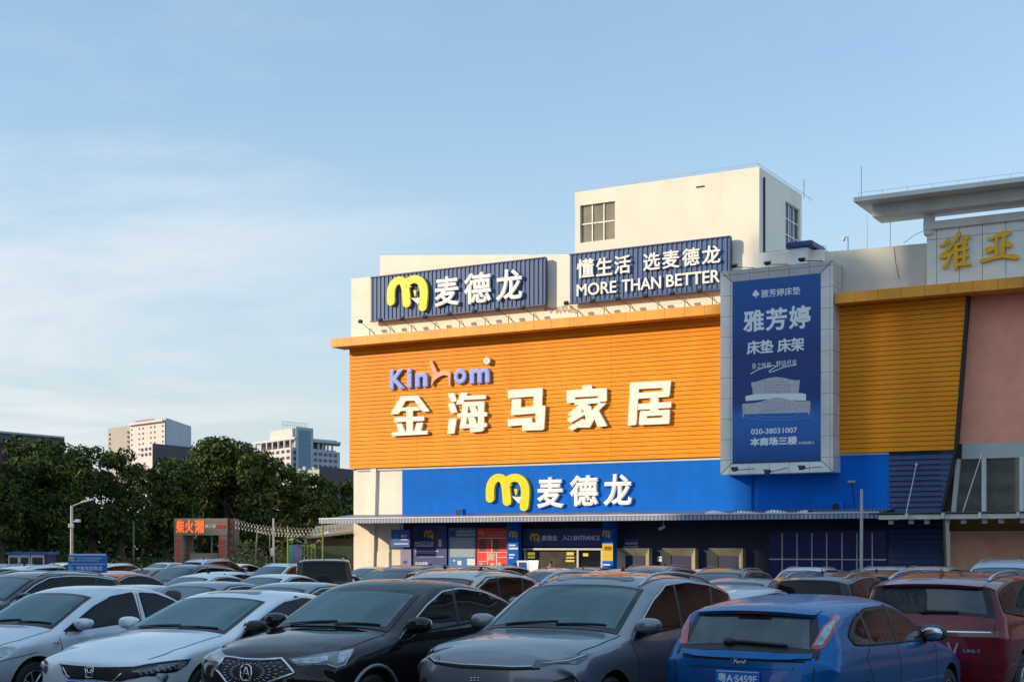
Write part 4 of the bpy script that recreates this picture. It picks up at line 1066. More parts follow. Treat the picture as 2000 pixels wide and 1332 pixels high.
mb = MB(); box_w(mb, C1 + (C2 - C1) * .4 + Vector((0, -3, 0)), C2 + Vector((2.5, 0, 0)), (-3, 18, 0), zz(860, YB_), zz(855.5, YB_)); build('roof_slab', mb, m_fg, o)
T0_ = C1 + (C2 - C1) * .13 + Vector((0, -3, 0)); T1_ = C1 + (C2 - C1) * .50 + Vector((0, -3, 0))
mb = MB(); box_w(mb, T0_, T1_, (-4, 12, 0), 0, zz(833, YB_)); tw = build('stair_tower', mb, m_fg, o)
m_fb2 = mat('far teal glass', (.05, .20, .30), .15)
wins(o, T0_, T1_, zz(925, YB_), zz(838, YB_), 1, 8, m_fb2, .66, .86, proud=.3)
mb = MB()
for k in range(11):
    p = T0_ + Vector((-8, 2, 0)) + (T1_ - T0_) * (1.45 * k / 10); mb.tube((p.x, p.y, zz(834, YB_)), (p.x, p.y, zz(822, YB_)), .14, n=4)
for yy in (822, 828): 
    p = T0_ + Vector((-8, 2, 0)); q = p + (T1_ - T0_) * 1.45; mb.tube((p.x, p.y, zz(yy, YB_)), (q.x, q.y, zz(yy, YB_)), .14, n=4)
build('roof_frame', mb, mat('far roof frame', (.45, .40, .42), .7), o)
o = thing('low_block', 'long dark blank building between the trees and the store corner', 'building', (X_(640, 240), 240, 0))
mb = MB(); box_w(mb, (X_(624, 235), 235, 0), (X_(720, 260), 248, 0), (4, 25, 0), 0, zz(911, 236)); build('wall', mb, m_fdk, o)
mb = MB(); box_w(mb, (X_(575, 243), 243, 0), (X_(624, 235) - .05, 235, 0), (4, 20, 0), 0, zz(917, 236)); build('end_wall', mb, m_fl, o)
mb = MB(); random.seed(8)
for k in range(5):
    x = 580 + k * 9; box_w(mb, (X_(x, 238), 239, 0), (X_(x + 6, 238), 238.5, 0), (0, 2, 0), zz(917, 236) + .01, zz(917 - random.uniform(2, 8), 236)); 
build('roof_box', mb, m_fl, o)
o = thing('factory_building', 'long maroon building with a grey roof band behind the trees', 'building', (X_(20, 210), 210, 0))
YF = 200.0
FA, FB, FD = Vector((X_(-70, 180), 180, 0)), Vector((X_(122, 195), 195, 0)), Vector((-9.4, 30, 0))
mb = MB(); box_w(mb, FA, FB, FD, 0, 15.2); build('wall', mb, mat('maroon wall', (.07, .03, .032), .8, var=.1), o)
mb = MB(); box_w(mb, FA + Vector((0, -.4, 0)), FB + Vector((.3, -.4, 0)), FD, 15.21, 16.6); rfo = build('roof_band', mb, mat('grey roof band', (.06, .065, .075), .6, var=.1), o)
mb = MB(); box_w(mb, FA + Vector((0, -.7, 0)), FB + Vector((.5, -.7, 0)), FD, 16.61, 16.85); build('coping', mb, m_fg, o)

# ------------------------------------------------------------------ trees
m_leaf = bpy.data.materials.new('leaves'); m_leaf.use_nodes = True
t = m_leaf.node_tree; pr = t.nodes['Principled BSDF']; pr.inputs['Roughness'].default_value = .65; pr.inputs['Specular IOR Level'].default_value = .15
g_ = t.nodes.new('ShaderNodeNewGeometry'); cr = t.nodes.new('ShaderNodeValToRGB'); t.links.new(g_.outputs['Random Per Island'], cr.inputs[0])
e_ = cr.color_ramp.elements; e_[0].color = (.020, .040, .010, 1); e_[1].color = (.115, .145, .020, 1)
q = e_.new(.55); q.color = (.036, .066, .014, 1)
t.links.new(cr.outputs[0], pr.inputs['Base Color'])
m_leafy = bpy.data.materials.new('yellow green leaves'); m_leafy.use_nodes = True
t = m_leafy.node_tree; pr = t.nodes['Principled BSDF']; pr.inputs['Roughness'].default_value = .55
g_ = t.nodes.new('ShaderNodeNewGeometry'); cr = t.nodes.new('ShaderNodeValToRGB'); t.links.new(g_.outputs['Random Per Island'], cr.inputs[0])
cr.color_ramp.elements[0].color = (.05, .08, .012, 1); cr.color_ramp.elements[1].color = (.17, .19, .03, 1)
t.links.new(cr.outputs[0], pr.inputs['Base Color'])
m_bark = mat('bark', (.075, .055, .04), .9, var=.3, vs=4, bump=.4, bs=12)
def leaf_cloud(mb, rnd, clumps, per, size):
    for c, r in clumps:
        for k in range(int(per * r * r)):
            # mostly on the clump's skin, some inside
            d = Vector((rnd.gauss(0, 1), rnd.gauss(0, 1), rnd.gauss(0, 1)))
            if d.length < 1e-3: continue
            d.normalize(); rr = r * (.55 + .5 * rnd.random() ** .6)
            p = c + Vector((d.x * rr, d.y * rr, d.z * rr * .8))
            n = (d + Vector((rnd.uniform(-.9, .9), rnd.uniform(-.9, .9), rnd.uniform(-.3, .9)))).normalized()
            u = n.orthogonal().normalized(); u.rotate(Matrix.Rotation(rnd.uniform(0, 6.28), 3, n)); v = n.cross(u)
            s = size * rnd.uniform(.6, 1.35)
            mb.add([p - u * s, p - v * s * .42, p + u * s, p + v * s * .42 + n * s * .15], [(0, 1, 2, 3)])
def tree(x, ytop, Y, hw, label, seed, leaf=m_leaf, low=1062, per=46, size=.30, group='trees along the far edge of the lot'):
    rnd = random.Random(seed)
    g0 = gz(0, Y); X = X_(x, Y); H = zz(ytop, Y); z0 = zz(low, Y); rx = hw / F * Y
    o = thing('broadleaf_tree', label, 'tree', (X, Y, g0), 0, group)
    base = Vector((X, Y, g0)); top = Vector((X + rnd.uniform(-.3, .3), Y, z0 + (H - z0) * .55))
    mb = MB(); bend = base.lerp(top, .5) + Vector((rnd.uniform(-.3, .3), 0, 0)); r0 = .16 + .016 * H
    mb.tube(base, bend, r0, r0 * .75, 8); mb.tube(bend, top, r0 * .75, r0 * .35, 8)
    clumps = []
    n = 46
    for k in range(n):
        a = rnd.uniform(0, 2 * PI); h = rnd.random()
        z = z0 + (H - z0) * (.06 + .86 * h)
        prof = math.sin(PI * min(1, .18 + .82 * (1 - h) ** .75)) ** .6 if h > .25 else .8 + .8 * h
        rr = rx * prof * rnd.uniform(.45, .86)
        r = rx * rnd.uniform(.24, .42)
        if z + r * .8 > H: z = H - r * .8
        clumps.append((Vector((X + rr * math.cos(a), Y + rr * math.sin(a) * .8, z)), r))
    for c, r in clumps[:9]:
        s = bend.lerp(top, rnd.uniform(.0, .9)); mb.tube(s, c, r0 * .28, .04, 6)
    build('trunk', mb, m_bark, o)
    lv = MB(); leaf_cloud(lv, rnd, clumps, per, size)
    build('crown', lv, leaf, o, fix=False)
    return o
TREES = [(78, 850, 96, 80, 'broad tree with the sunlit yellowish top behind the street lamp', 1), (172, 868, 104, 55, 'dark round tree between the street lamp tree and the hotel slab', 2), (238, 874, 98, 52, 'tree whose top covers the lower corner of the distant hotel slab', 3),
    (330, 886, 106, 62, 'wide tree below the dark block, behind the utility post', 4), (438, 852, 112, 78, 'tallest dome shaped tree behind the restaurant gate', 5), (506, 876, 108, 48, 'tree sloping down from the dome shaped tree towards the office block', 6),
    (552, 908, 112, 46, 'lower tree below the white office block', 7), (606, 922, 118, 46, 'tree below the roof boxes of the dark blank building', 8), (662, 936, 122, 44, 'low tree against the store corner pier', 9), (2, 884, 92, 58, 'tree at the edge of the view before the maroon building', 10),
    (128, 905, 116, 60, 'dark tree filling the gap behind the street lamp', 11), (286, 905, 118, 60, 'dark tree filling the gap behind the utility post', 12), (388, 900, 122, 60, 'dark tree filling the gap behind the restaurant gate top', 13), (480, 930, 124, 64, 'dark tree in the second row behind the string lights', 14), (590, 950, 128, 64, 'dark tree in the second row above the green fence', 15), (-70, 880, 96, 70, 'tree just past the edge of the view beside the kiosk', 16)]
for a in TREES:
    tree(*a[:6], low=1066, per=250 if a[5] <= 10 else 150, size=.19)
# across the street behind the camera: what the cars and windows mirror
o = thing('street_building', 'long low grey brick building across the street, behind the viewer', 'building', (20, -48, 0))
mb = MB(); mb.box(-60, 130, -60, -48, 0, 11); build('wall', mb, mat('street brick', (.10, .085, .08), .8, var=.2, vs=.5), o)
for k in range(16):
    mb = MB(); x = -55 + k * 11.5; mb.box(x, x + 6, -47.95, -47.8, 1.2, 3.6); mb.box(x, x + 6, -47.95, -47.8, 5.5, 8.2); build('window', mb, m_fd, o)
src = [q for q in bpy.data.objects if q.name.startswith('broadleaf_tree') and q.parent is None][:4]
for k, (x, y) in enumerate(((-34, -30), (-20, -34), (-6, -31), (9, -35), (23, -31), (38, -33), (55, -30), (72, -20), (84, 0), (90, 22))):
    q = src[k % 4]; n = q.copy(); COL.objects.link(n); n.location = (x, y, 0); n.rotation_euler = (0, 0, k * 1.3)
    n['label'] = 'street tree %s of the row across the street, behind the viewer' % ('first', 'second', 'third', 'fourth', 'fifth', 'sixth', 'seventh', 'eighth', 'ninth', 'tenth')[k]; n['group'] = 'street trees behind the viewer'
    for ch in q.children:
        c_ = ch.copy(); COL.objects.link(c_); c_.parent = n
# dark wall of undergrowth behind the trunks, and the clipped hedge
def bushes(name, label, cat, x0, x1, ytop, Y, n, seed, leaf, kind=None, per=60, size=.22):
    rnd = random.Random(seed); lv = MB(); cl = []
    for k in range(n):
        x = x0 + (x1 - x0) * (k + rnd.uniform(.1, .9)) / n; yy = Y + rnd.uniform(-1.5, 1.5); h = (zz(ytop, Y) - gz(0, Y)) * rnd.uniform(.75, 1.05)
        r = h * .5; cl.append((Vector((X_(x, yy), yy, gz(0, Y) + h * .55)), r))
    leaf_cloud(lv, rnd, cl, per, size)
    o = build(name, lv, leaf, None, fix=False)
    tag(o, label, cat, kind=kind); return o
bushes('undergrowth', 'dark undergrowth filling the space beneath the trees', 'undergrowth', -60, 700, 985, 131, 30, 21, m_leaf, 'stuff', per=34, size=.4)
bushes('undergrowth', 'dark shrubs below the trunks behind the parked cars', 'undergrowth', -40, 520, 1062, 112, 26, 22, m_leaf, 'stuff', per=40, size=.3)
bushes('hedge', 'low dark hedge behind the parked cars beside the restaurant gate', 'hedge', 240, 340, 1083, 88, 12, 23, m_leaf, per=120, size=.12)
bushes('shrub', 'bright green rounded shrub beside the blue return point sign', 'shrub', 212, 238, 1090, 84, 3, 24, m_leafy, per=160, size=.10)
bushes('shrub', 'yellow green shrub beside the brown pillar of the restaurant gate', 'shrub', 460, 492, 1040, 92, 4, 25, m_leafy, per=46, size=.2)
bushes('shrub', 'leafy green shrub by the lime pole and the green fence', 'shrub', 552, 592, 1040, 94, 4, 26, m_leafy, per=46, size=.2)
bushes('shrub', 'straw coloured shrub beneath the leaning pole', 'shrub', 458, 478, 1072, 88, 3, 27, m_leafy, per=90, size=.12)

# ------------------------------------------------------------------ things along the far side of the lot
m_galv = mat('galvanised steel', (.46, .47, .48), .45, .5, var=.1)
YL = 78.0; g0 = gz(0, YL)
p = at(140, YL, z=g0); o = thing('street_lamp', 'single arm grey street lamp with a small camera box, in front of the trees', 'street lamp', p)
mb = MB(); zt = zz(987, YL); mb.tube(p, (p.x, p.y, zt), .10, .07, 10); build('pole', mb, m_galv, o, True, angle=40)
mb = MB(); q = at(183, YL, 978); mb.tube((p.x - .02, p.y, zt - .05), (q.x - .5, q.y - .2, q.z - .05), .035, n=6); build('arm', mb, m_galv, o)
mb = MB(); M = Matrix.Translation((q.x - .3, q.y - .2, q.z)) @ Matrix.Rotation(R(-14), 4, 'Y'); mb.bbox(-.32, .34, -.13, .13, -.05, .05, .02, M=M); build('lamp_head', mb, m_alum, o)
mb = MB(); mb.box(p.x - .12, p.x + .14, p.y - .25, p.y - .05, zz(1030, YL), zz(1026, YL) + .1); mb.tube((p.x, p.y, zz(1018, YL)), (p.x + .4, p.y - .1, zz(1018, YL)), .03, n=5); mb.bbox(p.x + .25, p.x + .5, p.y - .25, p.y, zz(1020, YL), zz(1014, YL), .02); build('camera_box', mb, m_alum, o)
YS_ = 47.5; g0 = gz(0, YS_)
a = at(132, YS_, 1120); b = at(208, YS_, 1082); m_sb = mat('return sign blue', (.012, .14, .50), .45, var=.06)
o = thing('return_point_sign', 'blue cart return point sign standing among the parked cars', 'sign', ((a.x + b.x) / 2, YS_, g0))
mb = MB(); zb_, zt = zz(1122, YS_), zz(1084, YS_); mb.bbox(a.x, b.x, YS_, YS_ + .12, zb_, zt, .02); bd = build('board', mb, m_sb, o)
mb = MB()
for x in (a.x + .1, b.x - .1):
    mb = MB(); mb.tube((x, YS_ + .06, g0), (x, YS_ + .06, zb_ + .01), .04); build('leg', mb, m_steel, o)
mb = MB(); mb.box(a.x + .04, b.x - .04, YS_ + .02, YS_ + .10, zt + .001, zt + .05); build('cap', mb, m_alum, o)
def wtxt(parent, s, x0, y0, x1, y1, Y, m, bold=.01, name='lettering'):
    mb = MB(); put_text(mb, s, X_(x0, Y), X_(x1, Y), zz(y1, Y), zz(y0, Y), Y - .002, bold, .02); return build(name, mb, m, parent)
ly = MB(); lw = MB(); put_logo(ly, lw, X_(135, YS_), X_(145, YS_), zz(1098, YS_), zz(1087, YS_), YS_ - .002, .03); build('logo', ly, m_logo, o); build('logo_detail', lw, m_white, o)
wtxt(o, '广州天河商场顾客自助服务', 148, 1088.5, 201, 1091.5, YS_, m_pw, 0); wtxt(o, '请将平板车送回指定地点', 148, 1093, 194, 1096, YS_, m_pw, 0)
mb = MB(); mb.box(X_(134, YS_), X_(206, YS_), YS_ - .012, YS_ - .001, zz(1101.5, YS_), zz(1100.5, YS_)); build('print', mb, m_pw, o)
wtxt(o, '平板车回收点', 149, 1105, 200, 1113.5, YS_, m_pw, .012)
mb = MB(); c = at(138, YS_, 1109); mb.prism([(c.x + .10 * math.cos(k), c.z + .10 * math.sin(k)) for k in [i * PI / 3 for i in range(6)]], YS_ - .012, YS_ - .001); build('symbol', mb, mat('return sign cyan', (.08, .4, .7), .5), o)
# ticket kiosk
YK = 84.0; g0 = gz(0, YK)
o = thing('ticket_kiosk', 'small white framed kiosk with a blue roof edge and dark windows under the trees', 'kiosk', (X_(50, YK), YK, g0))
x0, x1 = X_(15, YK), X_(90, YK); zt = zz(1083, YK)
mb = MB(); mb.box(x0 + .08, x1, YK + .1, YK + 1.8, g0, zt); build('wall', mb, m_navy2, o)
mb = MB(); mb.box(x0 - .1, x1 + .15, YK - .12, YK + 2, zt + .001, zt + .16); build('roof', mb, mat('kiosk blue', (.03, .10, .30), .5), o)
for xa, xb in ((16, 37), (37.5, 58), (60, 86)):
    mb = MB(); A_, B_ = X_(xa, YK), X_(xb, YK); mb.box(A_ + .05, B_ - .05, YK + .05, YK + .09, zz(1104, YK), zz(1087, YK)); wq = build('window', mb, m_glassd, o)
    f_ = MB(); 
    for q in (A_, B_ - .07): f_.box(q, q + .07, YK + .01, YK + .099, zz(1112, YK), zt - .002)
    f_.box(A_ + .071, B_ - .071, YK + .015, YK + .098, zz(1088, YK), zt - .003); f_.box(A_ + .071, B_ - .071, YK + .015, YK + .098, zz(1108, YK), zz(1104, YK)); build('frame', f_, m_alum, wq)
# restaurant gate
YG = 90.0; g0 = gz(0, YG)
m_gw = grid_lines(mat('gate grey boarding', (.30, .235, .18), .7, var=.15, vs=2), ((2, .30, 0),), .03, (.16, .14, .12))
m_gd = mat('gate brown side', (.10, .065, .05), .7, var=.2)
o = thing('restaurant_gate', 'grey boarded restaurant gateway with glowing orange characters on its beam', 'gateway', (X_(395, YG), YG, g0))
x0, x1, xr = X_(340, YG), X_(444, YG), X_(458, YG); zb_ = zz(1045, YG); zt = zz(1012, YG)
mb = MB(); mb.box(x0, x1, YG, YG + 1.2, zb_, zt); build('beam', mb, m_gw, o)
mb = MB(); mb.box(x0, X_(357, YG), YG + .02, YG + 1.2, g0, zb_ - .002); build('pillar', mb, m_gw, o)
mb = MB(); mb.box(X_(427, YG), x1, YG + .02, YG + 1.2, g0, zb_ - .002); build('pillar', mb, m_gw, o)
mb = MB(); mb.box(x1 + .003, xr, YG + .1, YG + 1.6, g0, zt - .02); build('side_wall', mb, m_gd, o)
m_or = mat('glowing orange letter', (.9, .16, .03), .5, emit=(1, .14, .02, .55)); m_rd = mat('red letter', (.55, .05, .04), .5, emit=(1, .05, .03, .08)); m_rdk = mat('brown letter', (.40, .12, .08), .5)
for ch, a_, b_ in (('柴', 344, 360), ('火', 361, 378), ('湘', 380, 398)):
    wtxt(o, ch, a_, 1015.5, b_, 1041, YG, m_or, .035, 'letter')
wtxt(o, '柴火湘', 400, 1024, 421, 1031, YG, m_pw, .02); wtxt(o, '菜馆', 424, 1024, 440, 1032, YG, m_rd, .03)
for chs, a_, b_, ys_l in (('欢迎光临', 342, 352, (1050, 1064, 1078, 1092)), ('味道正宗', 428, 439, (1050, 1064, 1078, 1092))):
    for ch, y in zip(chs, ys_l): wtxt(o, ch, a_, y, b_, y + 12, YG, m_rd, .03, 'letter')
for ch, y in zip('柴火湘农家菜', (1014, 1024, 1035, 1051, 1066, 1080)): wtxt(o, ch, 448.5, y, 455.5, y + 8, YG + .1, m_rdk, .03, 'letter')
mb = MB(); mb.box(X_(371, YG + .7), X_(426, YG + .7), YG + .7, YG + .8, g0, zz(1080, YG)); build('counter', mb, mat('gate beige panel', (.42, .34, .24), .7, var=.2, vs=2), o)
mb = MB(); mb.tube((X_(407, YG), YG + 1, g0), (X_(407, YG), YG + 1, zb_), .05); build('post', mb, m_galv, o)
mb = MB(); mb.box(X_(357, YG), X_(369, YG), YG + 1.2, YG + 1.3, g0, zb_); build('board_panel', mb, m_gw, o)
mb = MB(); mb.path([(X_(381 + 3 * math.sin(k / 2), YG), YG - .02, zz(1044 + k, YG)) for k in range(9)] + [(X_(386, YG), YG - .02, zz(1044, YG))], .03, 5); build('rope', mb, mat('gate rope', (.4, .33, .22), .8), o)
# poles and strings of bulbs
def pole(name, label, xb, xt, yt, Y, r, m, box=None):
    g0 = gz(0, Y); o = thing(name, label, 'pole', (X_(xb, Y), Y, g0))
    mb = MB(); mb.tube((X_(xb, Y), Y, g0), (X_(xt, Y), Y, zz(yt, Y)), r, r * .8, 8); build('shaft', mb, m, o, True, angle=40)
    if box:
        mb = MB(); mb.bbox(X_(box[0], Y), X_(box[1], Y), Y - .3, Y - r, zz(box[3], Y), zz(box[2], Y), .02); build('meter_box', mb, m_alum, o)
m_wd = mat('old timber pole', (.22, .20, .17), .85, var=.2); m_lime = mat('lime paint', (.25, .28, .05), .5)
pole('utility_pole', 'thin grey utility post standing alone before the dark trees', 261, 261, 1020, 92, .055, m_wd)
pole('leaning_pole', 'leaning timber pole holding up the strings of bulbs', 494, 504, 1025, 88, .06, m_wd)
pole('tall_pole', 'tall upright pole with a white meter box behind the string lights', 535, 534, 1012, 90, .07, m_galv, (530, 537, 1070, 1086))
pole('short_pole', 'short dark post between the leaning pole and the tall pole', 527, 527, 1045, 93, .05, m_wd)
pole('lime_pole', 'thin lime painted pole holding the end of the string lights', 562, 562, 1026, 86, .05, m_lime)
m_bulb = mat('bulb glass', (.62, .60, .52), .3)
def strings(x0, y0, Y0, x1, y1, Y1, sag, n, label):
    o = thing('string_lights', label, 'string lights', at(x0, Y0, y0)); wv = MB(); bv = MB(); pts = []
    a = at(x0, Y0, y0); b = at(x1, Y1, y1)
    for i in range(n + 1):
        f_ = i / n; p = a.lerp(b, f_); p.z -= sag * 4 * f_ * (1 - f_); pts.append(p)
    zig = [p + Vector((0, 0, -.16 if i % 2 else .0)) for i, p in enumerate(pts)]
    wv.path(zig, .013, 4); build('cable', wv, mat('string cable', (.40, .38, .33), .6), o)
    for i, p in enumerate(zig):
        if i % 2: bv = MB(); bv.ell(p + Vector((0, 0, -.05)), .045, .045, .06, nu=6, nv=4); build('bulb', bv, m_bulb, o, True)
strings(458, 1014, 90, 660, 1026, 80, .3, 60, 'upper string of small bulbs from the restaurant gate to the canopy')
strings(458, 1024, 90, 640, 1034, 82, .2, 54, 'middle string of small bulbs from the restaurant gate')
strings(500, 1031, 88, 604, 1036, 84, .2, 34, 'lower string of small bulbs beyond the leaning pole')
# green fence, shed roof and violet sign by the canopy end
o = thing('garden_shed', 'low shed with a sloping brown roof edge beside the cream pier', 'shed', (X_(645, 100), 100, gz(0, 100)))
mb = MB(); mb.box(X_(600, 100), X_(700, 100), 100, 104, gz(0, 100), zz(1052, 100)); build('wall', mb, mat('shed wall', (.09, .08, .06), .8), o)
mb = MB(); a = at(598, 99, 1052); b = at(700, 99, 1040); mb.add([a, b, b + Vector((0, 5, .8)), a + Vector((0, 5, .8)), a + Vector((0, 0, .14)), b + Vector((0, 0, .14)), b + Vector((0, 5, .94)), a + Vector((0, 5, .94))], [(0,1,2,3),(4,5,6,7),(0,1,5,4),(1,2,6,5),(2,3,7,6),(3,0,4,7)]); build('roof', mb, mat('shed roof', (.30, .22, .15), .7, var=.2), o)
o = thing('fence', 'dark green sheet fence below the shed roof, next to the cream pier', 'fence', (X_(655, 92), 92, gz(0, 92)))
mb = MB(); mb.box(X_(614, 92), X_(700, 92), 92, 92.08, gz(0, 92), zz(1066, 92)); build('panel', mb, mat('fence green', (.045, .07, .03), .7, var=.2), o)
for x in (592, 598, 606, 613):
    mb = MB(); mb.tube((X_(x, 91), 91.5, gz(0, 91)), (X_(x, 91), 91.5, zz(1062 + (x % 3), 91)), .045); build('post', mb, m_lime, o)
mb = MB(); mb.tube((X_(588, 91), 91.5, zz(1066, 91)), (X_(614, 91), 91.5, zz(1066, 91)), .04); build('rail', mb, m_lime, o)
o = thing('banner_sign', 'narrow blue and violet banner sign standing by the lime posts', 'sign', (X_(580, 88), 88, gz(0, 88)))
mb = MB(); mb.box(X_(574, 88), X_(589, 88), 88, 88.1, gz(0, 88), zz(1063, 88)); build('board', mb, mat('banner blue violet', (.10, .12, .30), .6, var=.3, vs=3), o)
mb = MB(); mb.box(X_(564, 88), X_(573.5, 88), 88, 88.1, gz(0, 88), zz(1064, 88)); build('side_board', mb, mat('banner teal', (.05, .2, .22), .6, var=.3, vs=3), o)
o = thing('floodlight', 'white floodlight tilted on a bracket by the canopy post', 'floodlight', at(636, 84, 1046))
c = at(636, 84, 1041); mb = MB(); M = Matrix.Translation(c) @ Matrix.Rotation(R(-25), 4, 'Y'); mb.bbox(-.18, .18, -.1, .1, -.07, .07, .02, M=M); build('lamp_head', mb, m_white, o)
mb = MB(); mb.tube(c, at(626.5, 80.3, 1046), .02); build('bracket', mb, m_steel, o)
# grey lamp-less pole in front of the blue band
YP_ = 58.5; pole('street_pole', 'plain pale grey pole standing in the lot before the navy windows', 1682, 1683, 955, YP_, .075, m_galv)
# ------------------------------------------------------------------ cars: one builder for every kind
def in_poly(x, z, P):
    c = False; n = len(P); j = n - 1
    for i in range(n):
        if (P[i][1] > z) != (P[j][1] > z) and x < (P[j][0] - P[i][0]) * (z - P[i][1]) / (P[j][1] - P[i][1]) + P[i][0]: c = not c
        j = i
    return c
def cdt(poly, step, extra_edges=()):
    "triangulate a polygon with an even sprinkling of inner points -> verts, faces"
    P = [Vector((p[0], p[1])) for p in poly]; n = len(P)
    V = list(P); E = [(i, (i + 1) % n) for i in range(n)]
    for loop in extra_edges:
        o = len(V); V += [Vector(p) for p in loop]; E += [(o + i, o + i + 1) for i in range(len(loop) - 1)]
    x0 = min(p.x for p in P); x1 = max(p.x for p in P); z0 = min(p.y for p in P); z1 = max(p.y for p in P)
    nx = int((x1 - x0) / step) + 1; nz = int((z1 - z0) / step) + 1
    for i in range(1, nx):
        for j in range(1, nz):
            x = x0 + (x1 - x0) * i / nx + (j % 2) * step * .5; z = z0 + (z1 - z0) * j / nz
            if in_poly(x, z, P) and min((Vector((x, z)) - q).length_squared for q in V[:n]) > (step * .45) ** 2: V.append(Vector((x, z)))
    r = delaunay_2d_cdt(V, E, [], 0, 1e-5)
    vs = r[0]; fs = []
    for f in r[2]:
        c = sum((vs[i] for i in f), Vector((0, 0))) / len(f)
        if in_poly(c.x, c.y, P): fs.append(tuple(f))
    return [tuple(v) for v in vs], fs

class Car:
    def __init__(s, L, W, H, prof, belt, wb=None, rw=.33, wx=None, tumble=.15, ends=(.10, .07), taper0=(.9, .9), rn=2.5, K=12, step=.09, Rs=None, fine=True, crease=.8, step_in=.02):
        s.L, s.W, s.H, s.belt, s.rw, s.tumble, s.ends, s.taper0, s.rn, s.K, s.crease, s.step_in = L, W, H, belt, rw, tumble, ends, taper0, rn, K, crease, step_in
        s.z0 = min(p[1] for p in prof)
        s.wx = wx or (wb / 2 + .02, -wb / 2 + .02)
        # densify and smooth the side profile; third value = rounding depth there, fourth = how soft the corner is
        pts = [(p[0], p[1]) for p in prof]; n = len(pts); out = []
        for i, p in enumerate(prof):
            q = Vector(pts[i]); a = Vector(pts[i - 1]); b = Vector(pts[(i + 1) % n]); soft = p[3] if len(p) > 3 else .42
            pa = q.lerp(a, soft); pb = q.lerp(b, soft); m = 6 if fine else 3
            for k in range(m + 1):
                t_ = k / m; out.append((*(pa * (1-t_)**2 + q * 2*t_*(1-t_) + pb * t_*t_), p[2]))
        # resample
        sp = .036 if fine else .10; seg = []; tot = 0
        for i in range(len(out)):
            d = (Vector(out[i][:2]) - Vector(out[(i + 1) % len(out)][:2])).length; seg.append((tot, d)); tot += d
        n_ = int(tot / sp); res = []; i = 0
        for k in range(n_):
            t_ = tot * k / n_
            while i < len(out) - 1 and t_ > seg[i][0] + seg[i][1]: i += 1
            f_ = (t_ - seg[i][0]) / seg[i][1] if seg[i][1] > 1e-9 else 0; a, b = out[i], out[(i + 1) % len(out)]
            res.append(tuple(a[q] * (1 - f_) + b[q] * f_ for q in range(3)))
        s.P = res; N = len(res)
        for _ in range(3 if fine else 1):
            s.P = [(p[0], p[1], (s.P[i - 1][2] + 2 * p[2] + s.P[(i + 1) % N][2]) / 4) for i, p in enumerate(s.P)]
        s.N = []
        for i in range(N):
            d = Vector(s.P[(i + 1) % N][:2]) - Vector(s.P[i - 1][:2]); d.normalize()
            s.N.append(Vector((-d.y, d.x)))
        area = sum(res[i][0] * res[(i+1) % N][1] - res[(i+1) % N][0] * res[i][1] for i in range(N))
        if area > 0: s.N = [-q for q in s.N]
        for _ in range(7 if fine else 2): s.N = [(s.N[i - 1] + 2 * q + s.N[(i + 1) % N]).normalized() for i, q in enumerate(s.N)]
        s.step = step; s.fine = fine
        s.make()
        s.full = s.mesh
    def cut_glazing(s, ws=(), side=()):
        "cut the glazed openings out of the shell (the closed shell stays for laying features)"
        bv = s.bvh; s.make(ws, [[s.clamp(*p, 1.03) for p in P] for P in side]); s.bvh = bv
    def zb(s, x):
        (xa, za), (xb, zb_) = s.belt
        return za + (zb_ - za) * min(1, max(0, (xa - x) / (xa - xb)))
    def ys(s, x, z):
        half = s.W / 2; zb = s.zb(x); hl = s.L / 2
        tf = max(0, (x - s.taper0[0]) / (hl - s.taper0[0])); tr = max(0, (-x - s.taper0[1]) / (hl - s.taper0[1]))
        pl = 1 - s.ends[0] * tf ** 2.2 - s.ends[1] * tr ** 2.2
        if z <= zb:
            v = (z - s.z0) / (zb - s.z0)
            y = half * (1 - .075 * (1 - smooth(0, .42, v)) - .03 * smooth(s.crease, 1, v) - .010 * smooth(s.crease - .015, s.crease + .015, v))
        else:
            h = (z - zb) / (s.H - zb)
            y = half * .96 - s.step_in * smooth(0, .05, h) - s.tumble * (h * .8 + .2 * h * h) - .05 * smooth(-.2, -hl, x) * h
        return y * pl
    def top(s, i, f):
        "point of the shell at profile sample i, f = 0 centre .. 1 side"
        p = s.P[i]; nn = s.N[i]; Rr = p[2]
        d = Rr * (1 - (1 - abs(f) ** s.rn) ** (1 / s.rn))
        x = p[0] - nn.x * d; z = p[1] - nn.y * d
        return Vector((x, s.ys(x, z) * f, z))
    def make(s, ws=(), side=()):
        N = len(s.P); vs = []; fs = []; K = s.K
        fr = [math.sin(PI / 2 * k / K) ** (2 / s.rn) for k in range(K + 1)]
        for i in range(N):
            for k in range(K + 1): vs.append(s.top(i, fr[k]))
        arcs = [(s.wx[0], s.rw, s.rw + .065), (s.wx[1], s.rw, s.rw + .065)]
        s.arcs = arcs
        def ins(x, z): return any((x - a) ** 2 + (z - b) ** 2 < (r - .002) ** 2 for a, b, r in arcs)
        for i in range(N):
            j = (i + 1) % N
            for k in range(K):
                if any(cd(s.P[i][0], s.P[i][1]) and cd(s.P[j][0], s.P[j][1]) and fr[k + 1] <= w_ for cd, w_ in ws): continue
                f = (i*(K+1)+k, i*(K+1)+k+1, j*(K+1)+k+1, j*(K+1)+k)
                c = sum((vs[q] for q in f), Vector()) / 4
                if ins(c.x, c.z) and c.y > s.W * .28: continue
                fs.append(f)
        it = max(range(N), key=lambda i: s.P[i][1]); a = it*(K+1) + 3; jt = ((it + 1) % N)*(K+1) + 3
        if (vs[a+1] - vs[a]).cross(vs[jt+1] - vs[a]).z < 0: fs = [tuple(reversed(f)) for f in fs]
        inner = [(vs[i*(K+1)+K].x, vs[i*(K+1)+K].z) for i in range(N)]
        loops = []
